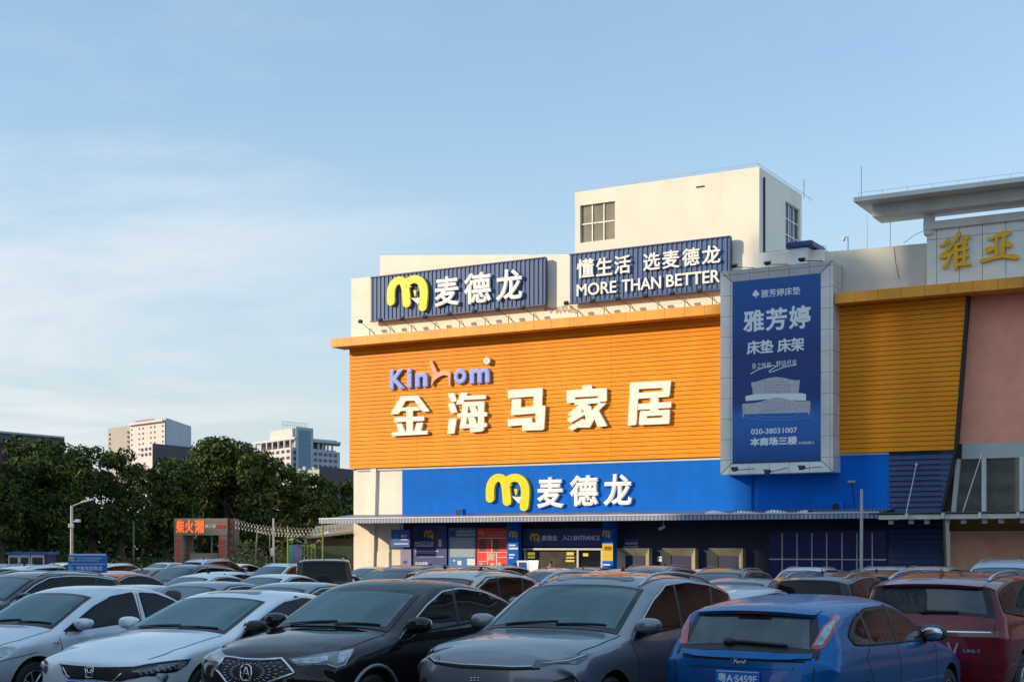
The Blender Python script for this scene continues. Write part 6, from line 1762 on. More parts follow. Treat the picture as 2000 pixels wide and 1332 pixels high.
mb = trace_line(c, X, Y, h, [(840,1282),(850,1291),(900,1297),(960,1300),(1000,1302),(1040,1301)], .011); pbuild('light_strip', mb, m_satin, r)
mb = trace_line(c, X, Y, h, [(838,1285),(850,1295),(900,1302),(960,1305),(1000,1306.5),(1055,1305)], .010); pbuild('strip_gap', mb, m_seal, r)
mb = trace_line(c, X, Y, h, [(1060,1296),(1110,1291),(1146,1279)], .007, .010); pbuild('light_strip', mb, m_satin, r)
GI = [(819,1318),(834,1322),(838,1345),(822,1345)]
a = traced(c, X, Y, h, GI, .006, 6); pbuild('air_intake', a, m_trim, r)
a = traced(c, X, Y, h, [(1080,1330),(1120,1318),(1124,1345),(1080,1345)], .006, 6); pbuild('air_intake', a, m_trim, r)
mb = MB()
for i in range(3):
    for j in range(2):
        mb = trace_line(c, X, Y, h, [(918 + i*7, 1323 + j*5), (923 + i*7, 1323 + j*5)], .006, .008, mb)
pbuild('emblem', mb, m_chr, r)
q = MB(); c.patch(fillet([(.30,1.50),(.46,1.415),(.46,1.415)], 0), 'top', .006, .1, mb=q) if False else None
hx = c.strip(lambda x, z: .2 < x < .50 and z > 1.2, -.07, .11, .007, 4); pbuild('camera_housing', hx, m_trim, r)
wipers(c, r, 1.0, 1.14); cabin(c, r, 0.99, -2.0, 0.06); place(r, X, Y, h)

# ---- silver sedan
c = Car(4.53, 1.705, 1.49, [(2.05,.20,.10),(2.19,.30,.30),(2.25,.50,.36),(2.20,.69,.32),(1.95,.82,.20),(1.5,.925,.13),(1.08,.99,.12),(.97,1.01,.12,.3),(.22,1.42,.13),(-.25,1.485,.10),(-.8,1.465,.10),(-1.15,1.40,.12),(-1.78,1.09,.13,.3),(-2.15,1.05,.14),(-2.25,.95,.25),(-2.27,.55,.28),(-2.2,.3,.2),(-2.1,.22,.1)],
        ((.95, .93), (-2.0, 1.0)), 2.6, .305, tumble=.15, taper0=(.9, 1.1), ends=(.13, .08), crease=.85)
r = car_root('parked_sedan', 'silver sedan with black side windows beside the white sedan, at the near row end', 'car')
c.cut_glazing([(lambda x, z: .22 < x < 1.0 and z > .99, .81), (lambda x, z: -1.74 < x < -1.15 and z > 1.08, .80)], [fillet([(.90,.975),(.35,1.31),(.0,1.385),(-.42,1.40),(-.46,1.03),(.85,.96)], .03, 4), fillet([(-.56,1.40),(-.85,1.375),(-1.15,1.29),(-1.42,1.10),(-1.40,1.07),(-.60,1.035)], .03, 4)])
body(c, r, pt_silver); add_wheels(c, r); X, Y, h = -5.87, 18.93, -120
windscreen(c, r, lambda x, z: .22 < x < 1.0 and z > .99, glass=g_ws)
pbuild('rear_window', c.strip(lambda x, z: -1.74 < x < -1.15 and z > 1.08, -.83, .83, .008), g_rear, r)
side_window(c, r, [(.90,.975),(.35,1.31),(.0,1.385),(-.42,1.40),(-.46,1.03),(.85,.96)], trim=None, r=.03, m=g_tint, clear=True)
side_window(c, r, [(-.56,1.40),(-.85,1.375),(-1.15,1.29),(-1.42,1.10),(-1.40,1.07),(-.60,1.035)], trim=None, r=.03, m=g_tint, clear=True)
for sg in (1, -1):
    pbuild('window_trim', c.ribbon(fillet([(.96,.99),(.38,1.345),(.0,1.425),(-.45,1.44),(-.9,1.41),(-1.2,1.32),(-1.48,1.11)], .1, 4, False), 'side', .016, .006, sg), pt_white, r, False)
    door_mirror(r, .62, c.W / 2 - .10, 1.03, pt_silver, sg, .10, .115, .075)
merge_seams(c, r, side=[[(.98,.93),(.93,.75),(.95,.36)], [(-.50,1.44),(-.50,1.0),(-.52,.36)], [(-1.3,1.06),(-1.35,.92),(-1.0,.55)], [(1.3,.72),(2.15,.60)], [(.9,.36),(-.9,.36)]], top=[[(.98,.70),(1.5,.72),(1.95,.62)]])
handles(c, r, (-.30, -1.18), .88, pt_silver)
a = traced(c, X, Y, h, [(-25,1266),(0,1263),(11,1272),(6,1283),(-25,1288)], .006, 5); 
hl = MB(); c.patch(fillet([(.50,.66),(.80,.70),(.83,.80),(.62,.80)], .04, 4), 'front', .006, .05, mb=hl); pbuild('headlight', hl, m_lens, r); pbuild('headlight', flip_y(hl), m_lens, r)
pbuild('headlight', a, m_lens, r)
mb = MB(); q = c.cast((1.02, .80), 'side', 1)[0]
v, f, tw, th = text_mesh('VVT-i', .02, .02); mb.add([(q.x - .0 + .06 - a_ / tw * .12, q.y + .004 + .003 * (1 if cc > 0 else 0), .74 + b_ / th * .03) for a_, b_, cc in v], f)
v, f, tw, th = text_mesh('1.8', .02, .02); mb.add([(q.x + .03 - a_ / tw * .07, q.y + .004 + .003 * (1 if cc > 0 else 0), .79 + b_ / th * .04) for a_, b_, cc in v], f); pbuild('lettering', mb, m_steel, r, False)
wipers(c, r, .98, 1.0); cabin(c, r, 0.97, -1.6, 0); place(r, X, Y, h)

# ---- white sedan with the H emblem
c = Car(4.9, 1.86, 1.45, [(2.25,.20,.10),(2.38,.3,.28),(2.44,.55,.36),(2.42,.745,.36),(2.25,.84,.22),(1.6,.955,.14),(1.08,1.005,.13),(.98,1.02,.12,.3),(.02,1.395,.12),(-.4,1.45,.10),(-.9,1.43,.10),(-1.3,1.36,.12),(-2.05,1.09,.13,.3),(-2.35,1.06,.14),(-2.43,.95,.25),(-2.44,.55,.28),(-2.35,.28,.2),(-2.2,.22,.1)],
        ((.95, .95), (-2.0, 1.03)), 2.83, .335, tumble=.17, taper0=(1.0, 1.2), ends=(.11, .08), crease=.78)
r = car_root('parked_sedan', 'pearl white sedan with a dark bar grille and a square chrome emblem', 'car')
c.cut_glazing([(lambda x, z: .04 < x < 1.0 and z > 1.0, .81), (lambda x, z: -2.0 < x < -1.3 and z > 1.08, .80)], [fillet([(.92,1.0),(.25,1.28),(-.1,1.355),(-.6,1.365),(-1.15,1.30),(-1.72,1.10),(-1.68,1.07),(.3,1.0)], .05, 4)])
body(c, r, pt_white); add_wheels(c, r); X, Y, h = -3.56, 17.66, -117
windscreen(c, r, lambda x, z: .04 < x < 1.0 and z > 1.0, glass=g_ws)
pbuild('rear_window', c.strip(lambda x, z: -2.0 < x < -1.3 and z > 1.08, -.83, .83, .008), g_rear, r)
side_window(c, r, [(.92,1.0),(.25,1.28),(-.1,1.355),(-.6,1.365),(-1.15,1.30),(-1.72,1.10),(-1.68,1.07),(.3,1.0)], gaps=(((-.42,1.0),(-.46,1.37)),), trim=m_satin, trim_top=[(1.0,.99),(.25,1.31),(-.1,1.385),(-.6,1.395),(-1.15,1.33),(-1.8,1.09)], tw=.014, m=g_tint, clear=True)
for sg in (1, -1): door_mirror(r, .66, c.W / 2 - .09, 1.06, m_trim if sg > 0 else pt_white, sg, .10, .12, .075)
q = MB(); c.patch(fillet([(-.1,-.40),(-.1,.40),(-.62,.40),(-.62,-.40)], .08, 4), 'top', .003, .12, mb=q); pbuild('sunroof', q, m_tint, r)
merge_seams(c, r, side=[[(1.0,.95),(.9,.70),(.92,.36)], [(-.44,1.0),(-.45,.36)], [(-1.45,1.08),(-1.45,.9),(-1.05,.5)]], top=[[(1.0,.74),(1.7,.78),(2.2,.70)]])
handles(c, r, (-.22, -1.28), .86, pt_white)
a = traced(c, X, Y, h, [(118,1297),(150,1300),(200,1303),(262,1302),(290,1297),(372,1286),(366,1297),(345,1311),(300,1320),(252,1326),(238,1330),(215,1330),(135,1325),(124,1315)], .005, 6); pbuild('grille', a, m_trim, r)
a = traced(c, X, Y, h, [(258,1309),(290,1302),(362,1290),(350,1304),(300,1315),(258,1320)], .009, 5); pbuild('headlight', a, m_lensd, r)
pbuild('headlight', flip_y(a), m_lensd, r)
hp = pbuild('grille', flip_y(traced(c, X, Y, h, [(262,1302),(290,1297),(372,1286),(366,1297),(345,1311),(300,1320),(262,1326)], .005, 6)), m_trim, r)
mb = MB()
for k in range(7):
    x = 272 + k * 11; y = 1316.5 - k * 2.0; mb = trace_line(c, X, Y, h, [(x, y - 6), (x + 3, y + 1), (x + 7, y - 1)], .006, .012, mb)
pbuild('lamp_element', mb, m_lens, r); a = traced(c, X, Y, h, [(346,1297),(366,1291),(356,1303),(347,1306)], .011, 4); pbuild('lamp_element', a, m_lens, r)
mb = trace_line(c, X, Y, h, [(118,1296.5),(150,1299.5),(200,1302.5),(262,1301.5),(290,1296.5),(372,1285.5)], .010, .008); pbuild('grille_bar', mb, m_satin, r)
mb = trace_line(c, X, Y, h, [(238,1314),(222,1330),(205,1336)], .010, .010); mb = trace_line(c, X, Y, h, [(124,1302),(132,1318),(138,1322)], .010, .010, mb); pbuild('grille_bar', mb, m_chr, r)
mb = MB()
for k in range(4): mb = trace_line(c, X, Y, h, [(134, 1306 + k*6), (165, 1308 + k*6)], .004, .008, mb); mb = trace_line(c, X, Y, h, [(188, 1308.5 + k*6), (228, 1308 + k*6)], .004, .008, mb)
pbuild('grille_slat', mb, m_dark, r)
mb = trace_line(c, X, Y, h, [(168.5,1303),(184.5,1303),(183,1322),(170,1322),(168.5,1303)], .009, .016); mb = trace_line(c, X, Y, h, [(172.5,1306),(173.5,1319)], .009, .016, mb); mb = trace_line(c, X, Y, h, [(180.5,1306),(179.5,1319)], .009, .016, mb); mb = trace_line(c, X, Y, h, [(173,1313),(180,1313)], .009, .016, mb); pbuild('emblem', mb, m_chr, r)
wipers(c, r, 1.0, 1.01); plate(r, 2.452, 0, .47, '粤A·B62K8', 1); cabin(c, r, 0.98, -1.7, 0); place(r, X, Y, h)

# ---- dark crossover with the pentagon grille
c = Car(4.5, 1.84, 1.615, [(2.05,.24,.10),(2.18,.34,.30),(2.24,.6,.38),(2.205,.84,.40),(2.0,.965,.22),(1.5,1.05,.15),(1.02,1.10,.14),(.90,1.12,.12,.3),(.10,1.53,.13),(-.35,1.61,.11),(-.9,1.585,.11),(-1.5,1.47,.13),(-1.95,1.30,.16),(-2.15,1.1,.25),(-2.22,.95,.28),(-2.24,.6,.28),(-2.15,.32,.2),(-2.0,.25,.1)],
        ((.9, 1.04), (-1.9, 1.14)), 2.66, .345, tumble=.16, taper0=(.95, 1.1), ends=(.12, .10), crease=.74)
r = car_root('parked_crossover', 'plum black crossover with a chrome edged pentagon grille and caliper emblem', 'car')
c.cut_glazing([(lambda x, z: .12 < x < .93 and z > 1.08, .81)], [fillet([(.82,1.10),(.25,1.40),(-.15,1.49),(-.6,1.50),(-1.1,1.44),(-1.55,1.32),(-1.68,1.24),(-1.52,1.17),(.1,1.085)], .05, 4)])
body(c, r, pt_black); add_wheels(c, r); X, Y, h = -1.53, 16.07, -119
windscreen(c, r, lambda x, z: .12 < x < .93 and z > 1.08, glass=g_ws)
side_window(c, r, [(.82,1.10),(.25,1.40),(-.15,1.49),(-.6,1.50),(-1.1,1.44),(-1.55,1.32),(-1.68,1.24),(-1.52,1.17),(.1,1.085)], gaps=(((-.36,1.10),(-.40,1.5)),), trim=m_satin, trim_top=[(.90,1.07),(.28,1.43),(-.15,1.52),(-.6,1.53),(-1.1,1.47),(-1.58,1.345),(-1.74,1.24),(-1.60,1.165)], tw=.014, m=g_tint, clear=True)
for sg in (1, -1): door_mirror(r, .60, c.W / 2 - .09, 1.15, pt_black, sg, .11, .125, .085)
merge_seams(c, r, side=[[(.95,1.04),(.82,.80),(.84,.45)], [(-.38,1.08),(-.40,.42)], [(-1.35,1.15),(-1.35,.95),(-1.0,.5)]], top=[[(.92,.74),(1.5,.77),(1.95,.70)]])
handles(c, r, (-.18, -1.12), .93, pt_black)
G5 = [(424,1306),(441,1283),(480,1288.5),(515,1289.5),(551,1287),(576,1314),(548,1324),(515,1336),(470,1340),(444,1332)]
a = traced(c, X, Y, h, G5, .006, 6); gr = pbuild('grille', a, m_trim, r)
mb = trace_line(c, X, Y, h, G5 + [G5[0]], .016, .010); pbuild('grille_frame', mb, m_chr, gr)
mb = MB()
for k in range(26):
    an = 2 * PI * k / 26
    for rr in (21, 30, 39, 48, 57):
        x0, y0 = 483 + rr * math.cos(an + rr * .04) * 1.35, 1312 + rr * math.sin(an + rr * .04) * .72; x1, y1 = 483 + (rr + 5) * math.cos(an + rr * .04) * 1.35, 1312 + (rr + 5) * math.sin(an + rr * .04) * .72
        if in_poly(x0, y0, G5) and in_poly(x1, y1, G5): mb = trace_line(c, X, Y, h, [(x0, y0), (x1, y1)], .0045, .008, mb)
pbuild('grille_mesh', mb, m_satin, gr)
mb = trace_line(c, X, Y, h, [(478,1299),(488,1299),(493,1304),(494,1320),(489,1328),(477,1328),(472,1320),(473,1304),(478,1299)], .010, .020); mb = trace_line(c, X, Y, h, [(476,1325),(482,1303),(484,1303),(490,1325)], .009, .020, mb); mb = trace_line(c, X, Y, h, [(479,1315),(487,1315)], .006, .020, mb); pbuild('emblem', mb, m_chr, gr)
a = traced(c, X, Y, h, [(564,1286),(600,1281),(650,1273),(692,1266),(686,1280),(672,1296),(655,1302),(640,1298),(620,1298),(582,1300),(570,1294)], .006, 5); pbuild('headlight', a, m_lensd, r); pbuild('headlight', flip_y(a), m_lensd, r)
a = traced(c, X, Y, h, [(570,1289),(610,1284),(640,1281),(640,1291),(620,1295),(578,1296)], .010, 5); pbuild('lamp_element', a, m_lens, r)
a = traced(c, X, Y, h, [(662,1276),(689,1268),(682,1281),(668,1293),(658,1296)], .010, 5); b2 = flip_y(a); pbuild('lamp_element', a, m_lens, r); pbuild('lamp_element', b2, m_lens, r)
a = traced(c, X, Y, h, [(416,1262),(424,1262),(441,1280),(436,1290),(428,1294),(412,1282)], .010, 4); pbuild('lamp_element', a, m_lens, r)
mb = trace_line(c, X, Y, h, [(640,1298),(655,1304),(672,1298),(690,1270)], .006, .010); pbuild('lamp_trim', mb, m_satin, r)
mb = MB()
for sg in (1, -1):
    pts = []
    for k in range(15):
        q = R(5) + R(170) * k / 14; px, pz = c.wx[0] + (c.rw + .085) * math.cos(q), c.rw + (c.rw + .085) * math.sin(q)
        pts.append(Vector((px, sg * (c.ys(px, pz) + .004), pz)))
    mb = MB(); mb.path(pts, .022, 6); pbuild('arch_trim', mb, m_steel, r)
wipers(c, r, .92, 1.1); cabin(c, r, 0.9, -1.9, 0.05); place(r, X, Y, h)

# ---- blue hatchback seen from behind
c = Car(4.34, 1.84, 1.5, [(2.0,.2,.10),(2.1,.3,.28),(2.16,.5,.34),(2.1,.72,.32),(1.8,.86,.20),(1.3,.975,.14),(1.0,1.03,.12),(.9,1.05,.12,.3),(.1,1.42,.13),(-.35,1.49,.12),(-1.0,1.475,.12),(-1.5,1.435,.12),(-1.76,1.395,.13,.2),(-1.79,1.35,.14,.3),(-2.05,1.00,.22,.25),(-2.12,.96,.26,.3),(-2.17,.66,.28),(-2.16,.45,.26),(-2.06,.28,.2),(-1.9,.22,.1)],
        ((.9, .97), (-1.9, 1.03)), 2.64, .32, tumble=.16, taper0=(.9, 1.0), ends=(.12, .09), crease=.80)
r = car_root('parked_hatchback', 'bright blue hatchback seen from behind, with tall lamps beside its rear window', 'car')
c.cut_glazing([(lambda x, z: x < -1.80 and 1.04 < z < 1.355, .73), (lambda x, z: .14 < x < .96 and z > 1.0, .81)], [fillet([(.78,1.02),(.30,1.29),(-.05,1.375),(-.40,1.385),(-.88,1.36),(-1.25,1.27),(-1.50,1.13),(-1.42,1.06),(-.9,1.035)], .05, 4)])
body(c, r, pt_blue); add_wheels(c, r); windscreen(c, r, lambda x, z: .14 < x < .96 and z > 1.0, glass=g_ws); X, Y, h = 3.30, 14.95, 56
m_rg = mat('rear glass', (.05, .06, .065), .08, var=.2, vs=1.5, spec=.7, dirt=(.14, .15, .15, 2), dirt_amt=.4)
pbuild('rear_window_surround', ring_strip(c, lambda x, z: x < -1.78 and .985 < z < 1.39, lambda x, z: 1.04 < z < 1.355, .86, .73), m_trim, r)
a = c.strip(lambda x, z: x < -1.80 and 1.04 < z < 1.355, -.76, .76, .008); pbuild('rear_window', a, g_rear, r)
side_window(c, r, [(.78,1.02),(.30,1.29),(-.05,1.375),(-.40,1.385),(-.88,1.36),(-1.25,1.27),(-1.50,1.13),(-1.42,1.06),(-.9,1.035)], gaps=(((-.30,1.02),(-.36,1.39)),((-1.02,1.03),(-1.08,1.34))), trim=m_trim, tw=.02, m=g_light, clear=True)
for sg in (1, -1): door_mirror(r, .62, c.W / 2 - .09, 1.06, m_trim, sg, .10, .12, .08)
TLp = [(1583,1266),(1606,1224),(1632,1199),(1640,1203),(1628,1235),(1611,1264),(1598,1269)]
a = traced(c, X, Y, h, TLp, .007, 5); tl = pbuild('tail_light', a, m_red, r); pbuild('tail_light', flip_y(a), m_red, r)
a = traced(c, X, Y, h, [(1588,1262),(1611,1224),(1627,1210),(1631,1212),(1620,1238),(1606,1260)], .011, 5); pbuild('lamp_element', a, m_lens, tl)
mb = lip(c, lambda x, z: -1.755 < x < -1.60 and z > 1.3, .86, .11, .035); sp_ = pbuild('spoiler', mb, pt_blue, r, True, True, 40)
mb = MB(); mb.box(-1.868,-1.85,-.17,.17,1.338,1.356); pbuild('brake_light', mb, m_redd, sp_, False)
mb = MB(); q0 = c.hit(Vector((-4,0,1.045)), Vector((1,0,0)))[0]; pts = [c.hit(Vector((-4, y, 1.04 + .03 * (1 - abs(y - .1) * 1.5))), Vector((1,0,0))) for y in (.16,.0,-.15,-.30,-.42)]
mb.path([p[0] + p[1] * .03 for p in pts], .016, 5); mb.ell(pts[0][0] + pts[0][1] * .02, .04, .06, .04); pbuild('wiper', mb, m_trim, r)
# tailgate lip; crease and plate recess carry their shade as darker colour
mb = MB(); c.ribbon([(-.66,.965),(-.3,.955),(.3,.955),(.66,.965)], 'rear', .045, .018, mb=mb); pbuild('tailgate_lip', mb, pt_blue, r)
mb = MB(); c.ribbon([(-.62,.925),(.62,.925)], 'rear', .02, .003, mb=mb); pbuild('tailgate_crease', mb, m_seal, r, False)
merge_seams(c, r, side=[[(.85,.97),(.80,.75),(.82,.36)], [(-.33,1.02),(-.34,.36)], [(-1.1,1.03),(-1.25,.9),(-.98,.5)]], rear=[[(.70,1.0),(.70,.80),(.66,.60)]], top=[[(.9,.66),(1.5,.70),(1.8,.64)]])
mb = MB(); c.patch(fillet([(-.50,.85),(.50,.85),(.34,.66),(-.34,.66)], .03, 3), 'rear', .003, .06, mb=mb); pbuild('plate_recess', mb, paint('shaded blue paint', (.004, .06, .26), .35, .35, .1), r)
mb = MB(); c.ribbon([(-.52,.865),(.52,.865)], 'rear', .03, .016, mb=mb); pbuild('handle_bar', mb, pt_blue, r)
zpl = .755; q0 = c.hit(Vector((-4, 0, zpl)), Vector((1, 0, 0)))[0]
plate(r, q0.x - .012, 0, zpl, '粤A·S459F', -1)
eq = c.hit(Vector((-4, 0, .905)), Vector((1, 0, 0)))[0]
M = Matrix.Translation((eq.x - .004, 0, .908)) @ Matrix.Rotation(PI / 2, 4, 'Z') @ Matrix.Rotation(PI / 2, 4, 'X')
mb = MB(); mb.prism([(.088 * math.cos(k * PI / 14), .036 * math.sin(k * PI / 14)) for k in range(28)], 0, .010, 'z', M @ Matrix.Rotation(PI, 4, 'Y')); em = pbuild('emblem', mb, m_chr, r, False, True)
def emb(mb_, fac, x): mb_.prism([(-.001, 0)] if False else [(fac * .088 * math.cos(k * PI / 14), fac * .036 * math.sin(k * PI / 14)) for k in range(28)], x, x + .002, 'z', M @ Matrix.Rotation(PI, 4, 'Y'))
mb = MB(); emb(mb, .88, .0102); pbuild('emblem_field', mb, mat('emblem navy', (.005, .02, .10), .3), em, False, True)
v, f, tw, th = text_mesh('Ford', .012, .02); mb = MB(); mb.add([(eq.x - .004 - .0135 - .001 * (cc > 0), .055 - a_ / tw * .11 - b_ * .02, .908 - .017 + b_ / th * .034) for a_, b_, cc in v], f); pbuild('lettering', mb, m_white, em, False)
cabin(c, r, 0.9, -1.75, 0); place(r, X, Y, h)

# ---- red SUV seen from behind
c = Car(4.55, 1.89, 1.7, [(2.1,.26,.1),(2.22,.34,.28),(2.275,.6,.36),(2.22,.9,.34),(2.0,1.02,.2),(1.4,1.09,.14),(1.05,1.12,.13),(.95,1.14,.12,.3),(.15,1.6,.13),(-.3,1.69,.12),(-1.1,1.685,.12),(-1.75,1.635,.12),(-2.10,1.58,.13,.2),(-2.10,1.52,.14,.3),(-2.19,1.20,.22,.25),(-2.25,1.10,.26),(-2.275,.98,.28),(-2.29,.6,.28),(-2.22,.32,.2),(-2.1,.26,.1)],
        ((.95, 1.08), (-2.0, 1.16)), 2.7, .36, tumble=.15, taper0=(1.0, 1.1), ends=(.10, .09), crease=.78)
r = car_root('parked_suv', 'deep red SUV seen from behind with a slim light bar and a pale V emblem', 'car')
c.cut_glazing([(lambda x, z: x < -2.0 and 1.22 < z < 1.52, .79), (lambda x, z: .18 < x < 1.0 and z > 1.1, .81)], [fillet([(.85,1.12),(.30,1.45),(-.1,1.555),(-.7,1.57),(-1.4,1.53),(-1.95,1.43),(-2.02,1.25),(-1.2,1.17),(.1,1.11)], .05, 4)])
body(c, r, pt_red); add_wheels(c, r); windscreen(c, r, lambda x, z: .18 < x < 1.0 and z > 1.1, glass=g_ws); X, Y, h = 6.1, 18.85, 59
pbuild('rear_window_surround', ring_strip(c, lambda x, z: x < -2.0 and 1.17 < z < 1.575, lambda x, z: 1.22 < z < 1.52, .92, .79), m_trim, r)
a = c.strip(lambda x, z: x < -2.0 and 1.22 < z < 1.52, -.82, .82, .008); pbuild('rear_window', a, g_rear, r)
side_window(c, r, [(.85,1.12),(.30,1.45),(-.1,1.555),(-.7,1.57),(-1.4,1.53),(-1.95,1.43),(-2.02,1.25),(-1.2,1.17),(.1,1.11)], gaps=(((-.35,1.10),(-.40,1.57)),((-1.18,1.14),(-1.32,1.54))), trim=m_trim, tw=.02, m=g_tint, clear=True)
for sg in (1, -1):
    door_mirror(r, .66, c.W / 2 - .09, 1.18, pt_red, sg, .10, .12, .08)
    mb = MB(); pts = []
    for k in range(12):
        x = .05 - 1.8 * k / 11; q = c.hit(Vector((x, sg * .60, 3)), Vector((0, 0, -1))); pts.append(q[0] + Vector((0, 0, .005 + .035 * min(1, k / 1.5, (11 - k) / 1.5))))
    mb.path(pts, .018, 6); pbuild('roof_rail', mb, m_satin, r)
mb = lip(c, lambda x, z: -2.08 < x < -1.9 and z > 1.5, .86, .14, .03); pbuild('spoiler', mb, pt_red, r, True, True, 40)
fin(r, -1.55, 1.655, pt_red)
mb = MB(); c.ribbon([(-.80,.985),(.80,.985)], 'rear', .07, .004, mb=mb); lb_ = pbuild('light_bar', mb, m_redd, r, False)
mb = MB(); c.ribbon([(-.72,1.005),(.72,1.005)], 'rear', .014, .008, mb=mb); pbuild('chrome_strip', mb, m_chr, lb_, False)
mb = MB(); q0 = c.hit(Vector((-4, 0, 1.07)), Vector((1, 0, 0)))[0]
v, f, tw, th = text_mesh('CHANGAN', .015, .02); mb.add([(q0.x - .004 - .004 * (cc > 0) + (b_ / th - .5) * -.0, .20 - a_ / tw * .34, 1.058 + b_ / th * .026) for a_, b_, cc in v], f); pbuild('lettering', mb, m_chr, r, False)
eq = c.hit(Vector((-4, 0, .80)), Vector((1, 0, 0)))[0]; mb = MB()
mb.prism([(-.31+a_, b_) for a_, b_ in ((.07,.88),(.045,.88),(0,.765),(-.045,.88),(-.07,.88),(-.018,.71),(.018,.71))], eq.x - .02, eq.x - .004, 'x'); pbuild('emblem', mb, mat('emblem pale red', (.75, .35, .33), .3, .3), r, False, True)
q1 = c.hit(Vector((-4, -.42, .78)), Vector((1, 0, 0)))[0]; v, f, tw, th = text_mesh('UNI-T', .015, .02); mb = MB(); mb.add([(q1.x - .02 - .004 * (cc > 0), -.43 - a_ / tw * .20, .765 + b_ / th * .04) for a_, b_, cc in v], f); pbuild('lettering', mb, m_satin, r, False)
mb = MB(); pts = [c.hit(Vector((-4, y, 1.225)), Vector((1,0,0))) for y in (.05,-.1,-.25,-.35)]; mb.path([p[0] + p[1] * .03 for p in pts], .016, 5); mb.ell(pts[0][0], .04, .07, .03); pbuild('wiper', mb, m_trim, r)
q0 = c.hit(Vector((-4, .0, .60)), Vector((1, 0, 0)))[0]
merge_seams(c, r, side=[[(.95,1.08),(.85,.8),(.86,.42)], [(-.38,1.08),(-.4,.42)], [(-1.3,1.16),(-1.35,.9),(-1.0,.5)]], rear=[[(.76,1.1),(.74,.75),(.66,.62),(.3,.60)]])
cabin(c, r, 0.95, -2.0, 0.08); place(r, X, Y, h)
# ------------------------------------------------------------------ the other parked cars: one of each kind, then copies
P_ = {
 'white': paint('far white paint', (.76, .77, .78), .1, .34), 'silver': paint('far silver paint', (.52, .54, .57), .4, .34), 'grey': paint('far grey paint', (.17, .18, .20), .5, .34),
 'steel': paint('far steel blue paint', (.11, .16, .21), .5, .34), 'black': paint('far black paint', (.010, .010, .012), .2, .28, .12), 'red': paint('far red paint', (.78, .07, .03), .15, .35, .05),
 'maroon': paint('far maroon paint', (.07, .012, .014), .3, .32, .15), 'brown': paint('far brown paint', (.17, .115, .075), .5, .34), 'beige': paint('far beige paint', (.52, .46, .38), .3, .36),
 'blue': paint('far pale blue paint', (.30, .40, .52), .3, .34), 'green': paint('far dark green paint', (.022, .030, .026), .3, .32, .15), 'yellow': paint('far yellow paint', (.70, .40, .03), .2, .35, .1)}
SED = [(2.1,.21,.10),(2.24,.3,.28),(2.29,.52,.36),(2.26,.72,.34),(2.08,.83,.20),(1.5,.94,.14),(1.05,.995,.13),(.95,1.01,.12,.3),(.12,1.40,.12),(-.35,1.46,.10),(-.85,1.445,.10),(-1.25,1.37,.12),(-1.9,1.09,.13,.3),(-2.2,1.05,.14),(-2.28,.95,.25),(-2.3,.55,.28),(-2.22,.3,.2),(-2.08,.22,.1)]
SUV = [(2.1,.25,.1),(2.24,.34,.28),(2.29,.6,.36),(2.24,.88,.34),(2.05,1.0,.2),(1.5,1.07,.14),(1.08,1.11,.13),(.98,1.13,.12,.3),(.18,1.58,.12),(-.3,1.665,.11),(-1.1,1.65,.11),(-1.75,1.59,.12),(-2.08,1.52,.13,.25),(-2.11,1.45,.14,.3),(-2.22,1.12,.22,.3),(-2.27,.95,.28),(-2.29,.6,.28),(-2.22,.34,.2),(-2.1,.26,.1)]
HAT = [(1.92,.21,.10),(2.03,.3,.28),(2.08,.52,.34),(2.03,.72,.32),(1.8,.85,.20),(1.35,.96,.14),(1.02,1.01,.12),(.93,1.03,.12,.3),(.14,1.43,.12),(-.3,1.50,.11),(-.95,1.485,.11),(-1.5,1.43,.12),(-1.76,1.36,.13,.3),(-1.98,1.02,.2,.3),(-2.04,.92,.26),(-2.08,.6,.28),(-2.0,.3,.2),(-1.9,.22,.1)]
MPV = [(2.2,.22,.1),(2.34,.32,.28),(2.39,.6,.36),(2.34,.86,.34),(2.15,.98,.2),(1.75,1.08,.14),(1.5,1.13,.13,.3),(.62,1.70,.12),(.1,1.82,.10),(-.9,1.85,.10),(-1.8,1.82,.11),(-2.22,1.74,.13,.3),(-2.34,1.2,.22,.3),(-2.39,.9,.28),(-2.4,.6,.28),(-2.32,.32,.2),(-2.2,.24,.1)]
BOX = [(2.0,.35,.1),(2.12,.42,.2),(2.15,.65,.26),(2.12,.98,.20),(1.9,1.10,.12),(1.3,1.15,.12),(1.12,1.18,.12,.3),(.75,1.72,.10,.3),(.5,1.84,.09),(-.6,1.87,.09),(-1.75,1.86,.09),(-2.05,1.83,.10,.25),(-2.10,1.76,.12,.3),(-2.16,1.15,.14,.3),(-2.18,.9,.18),(-2.18,.55,.18),(-2.12,.42,.15),(-2.0,.36,.1)]
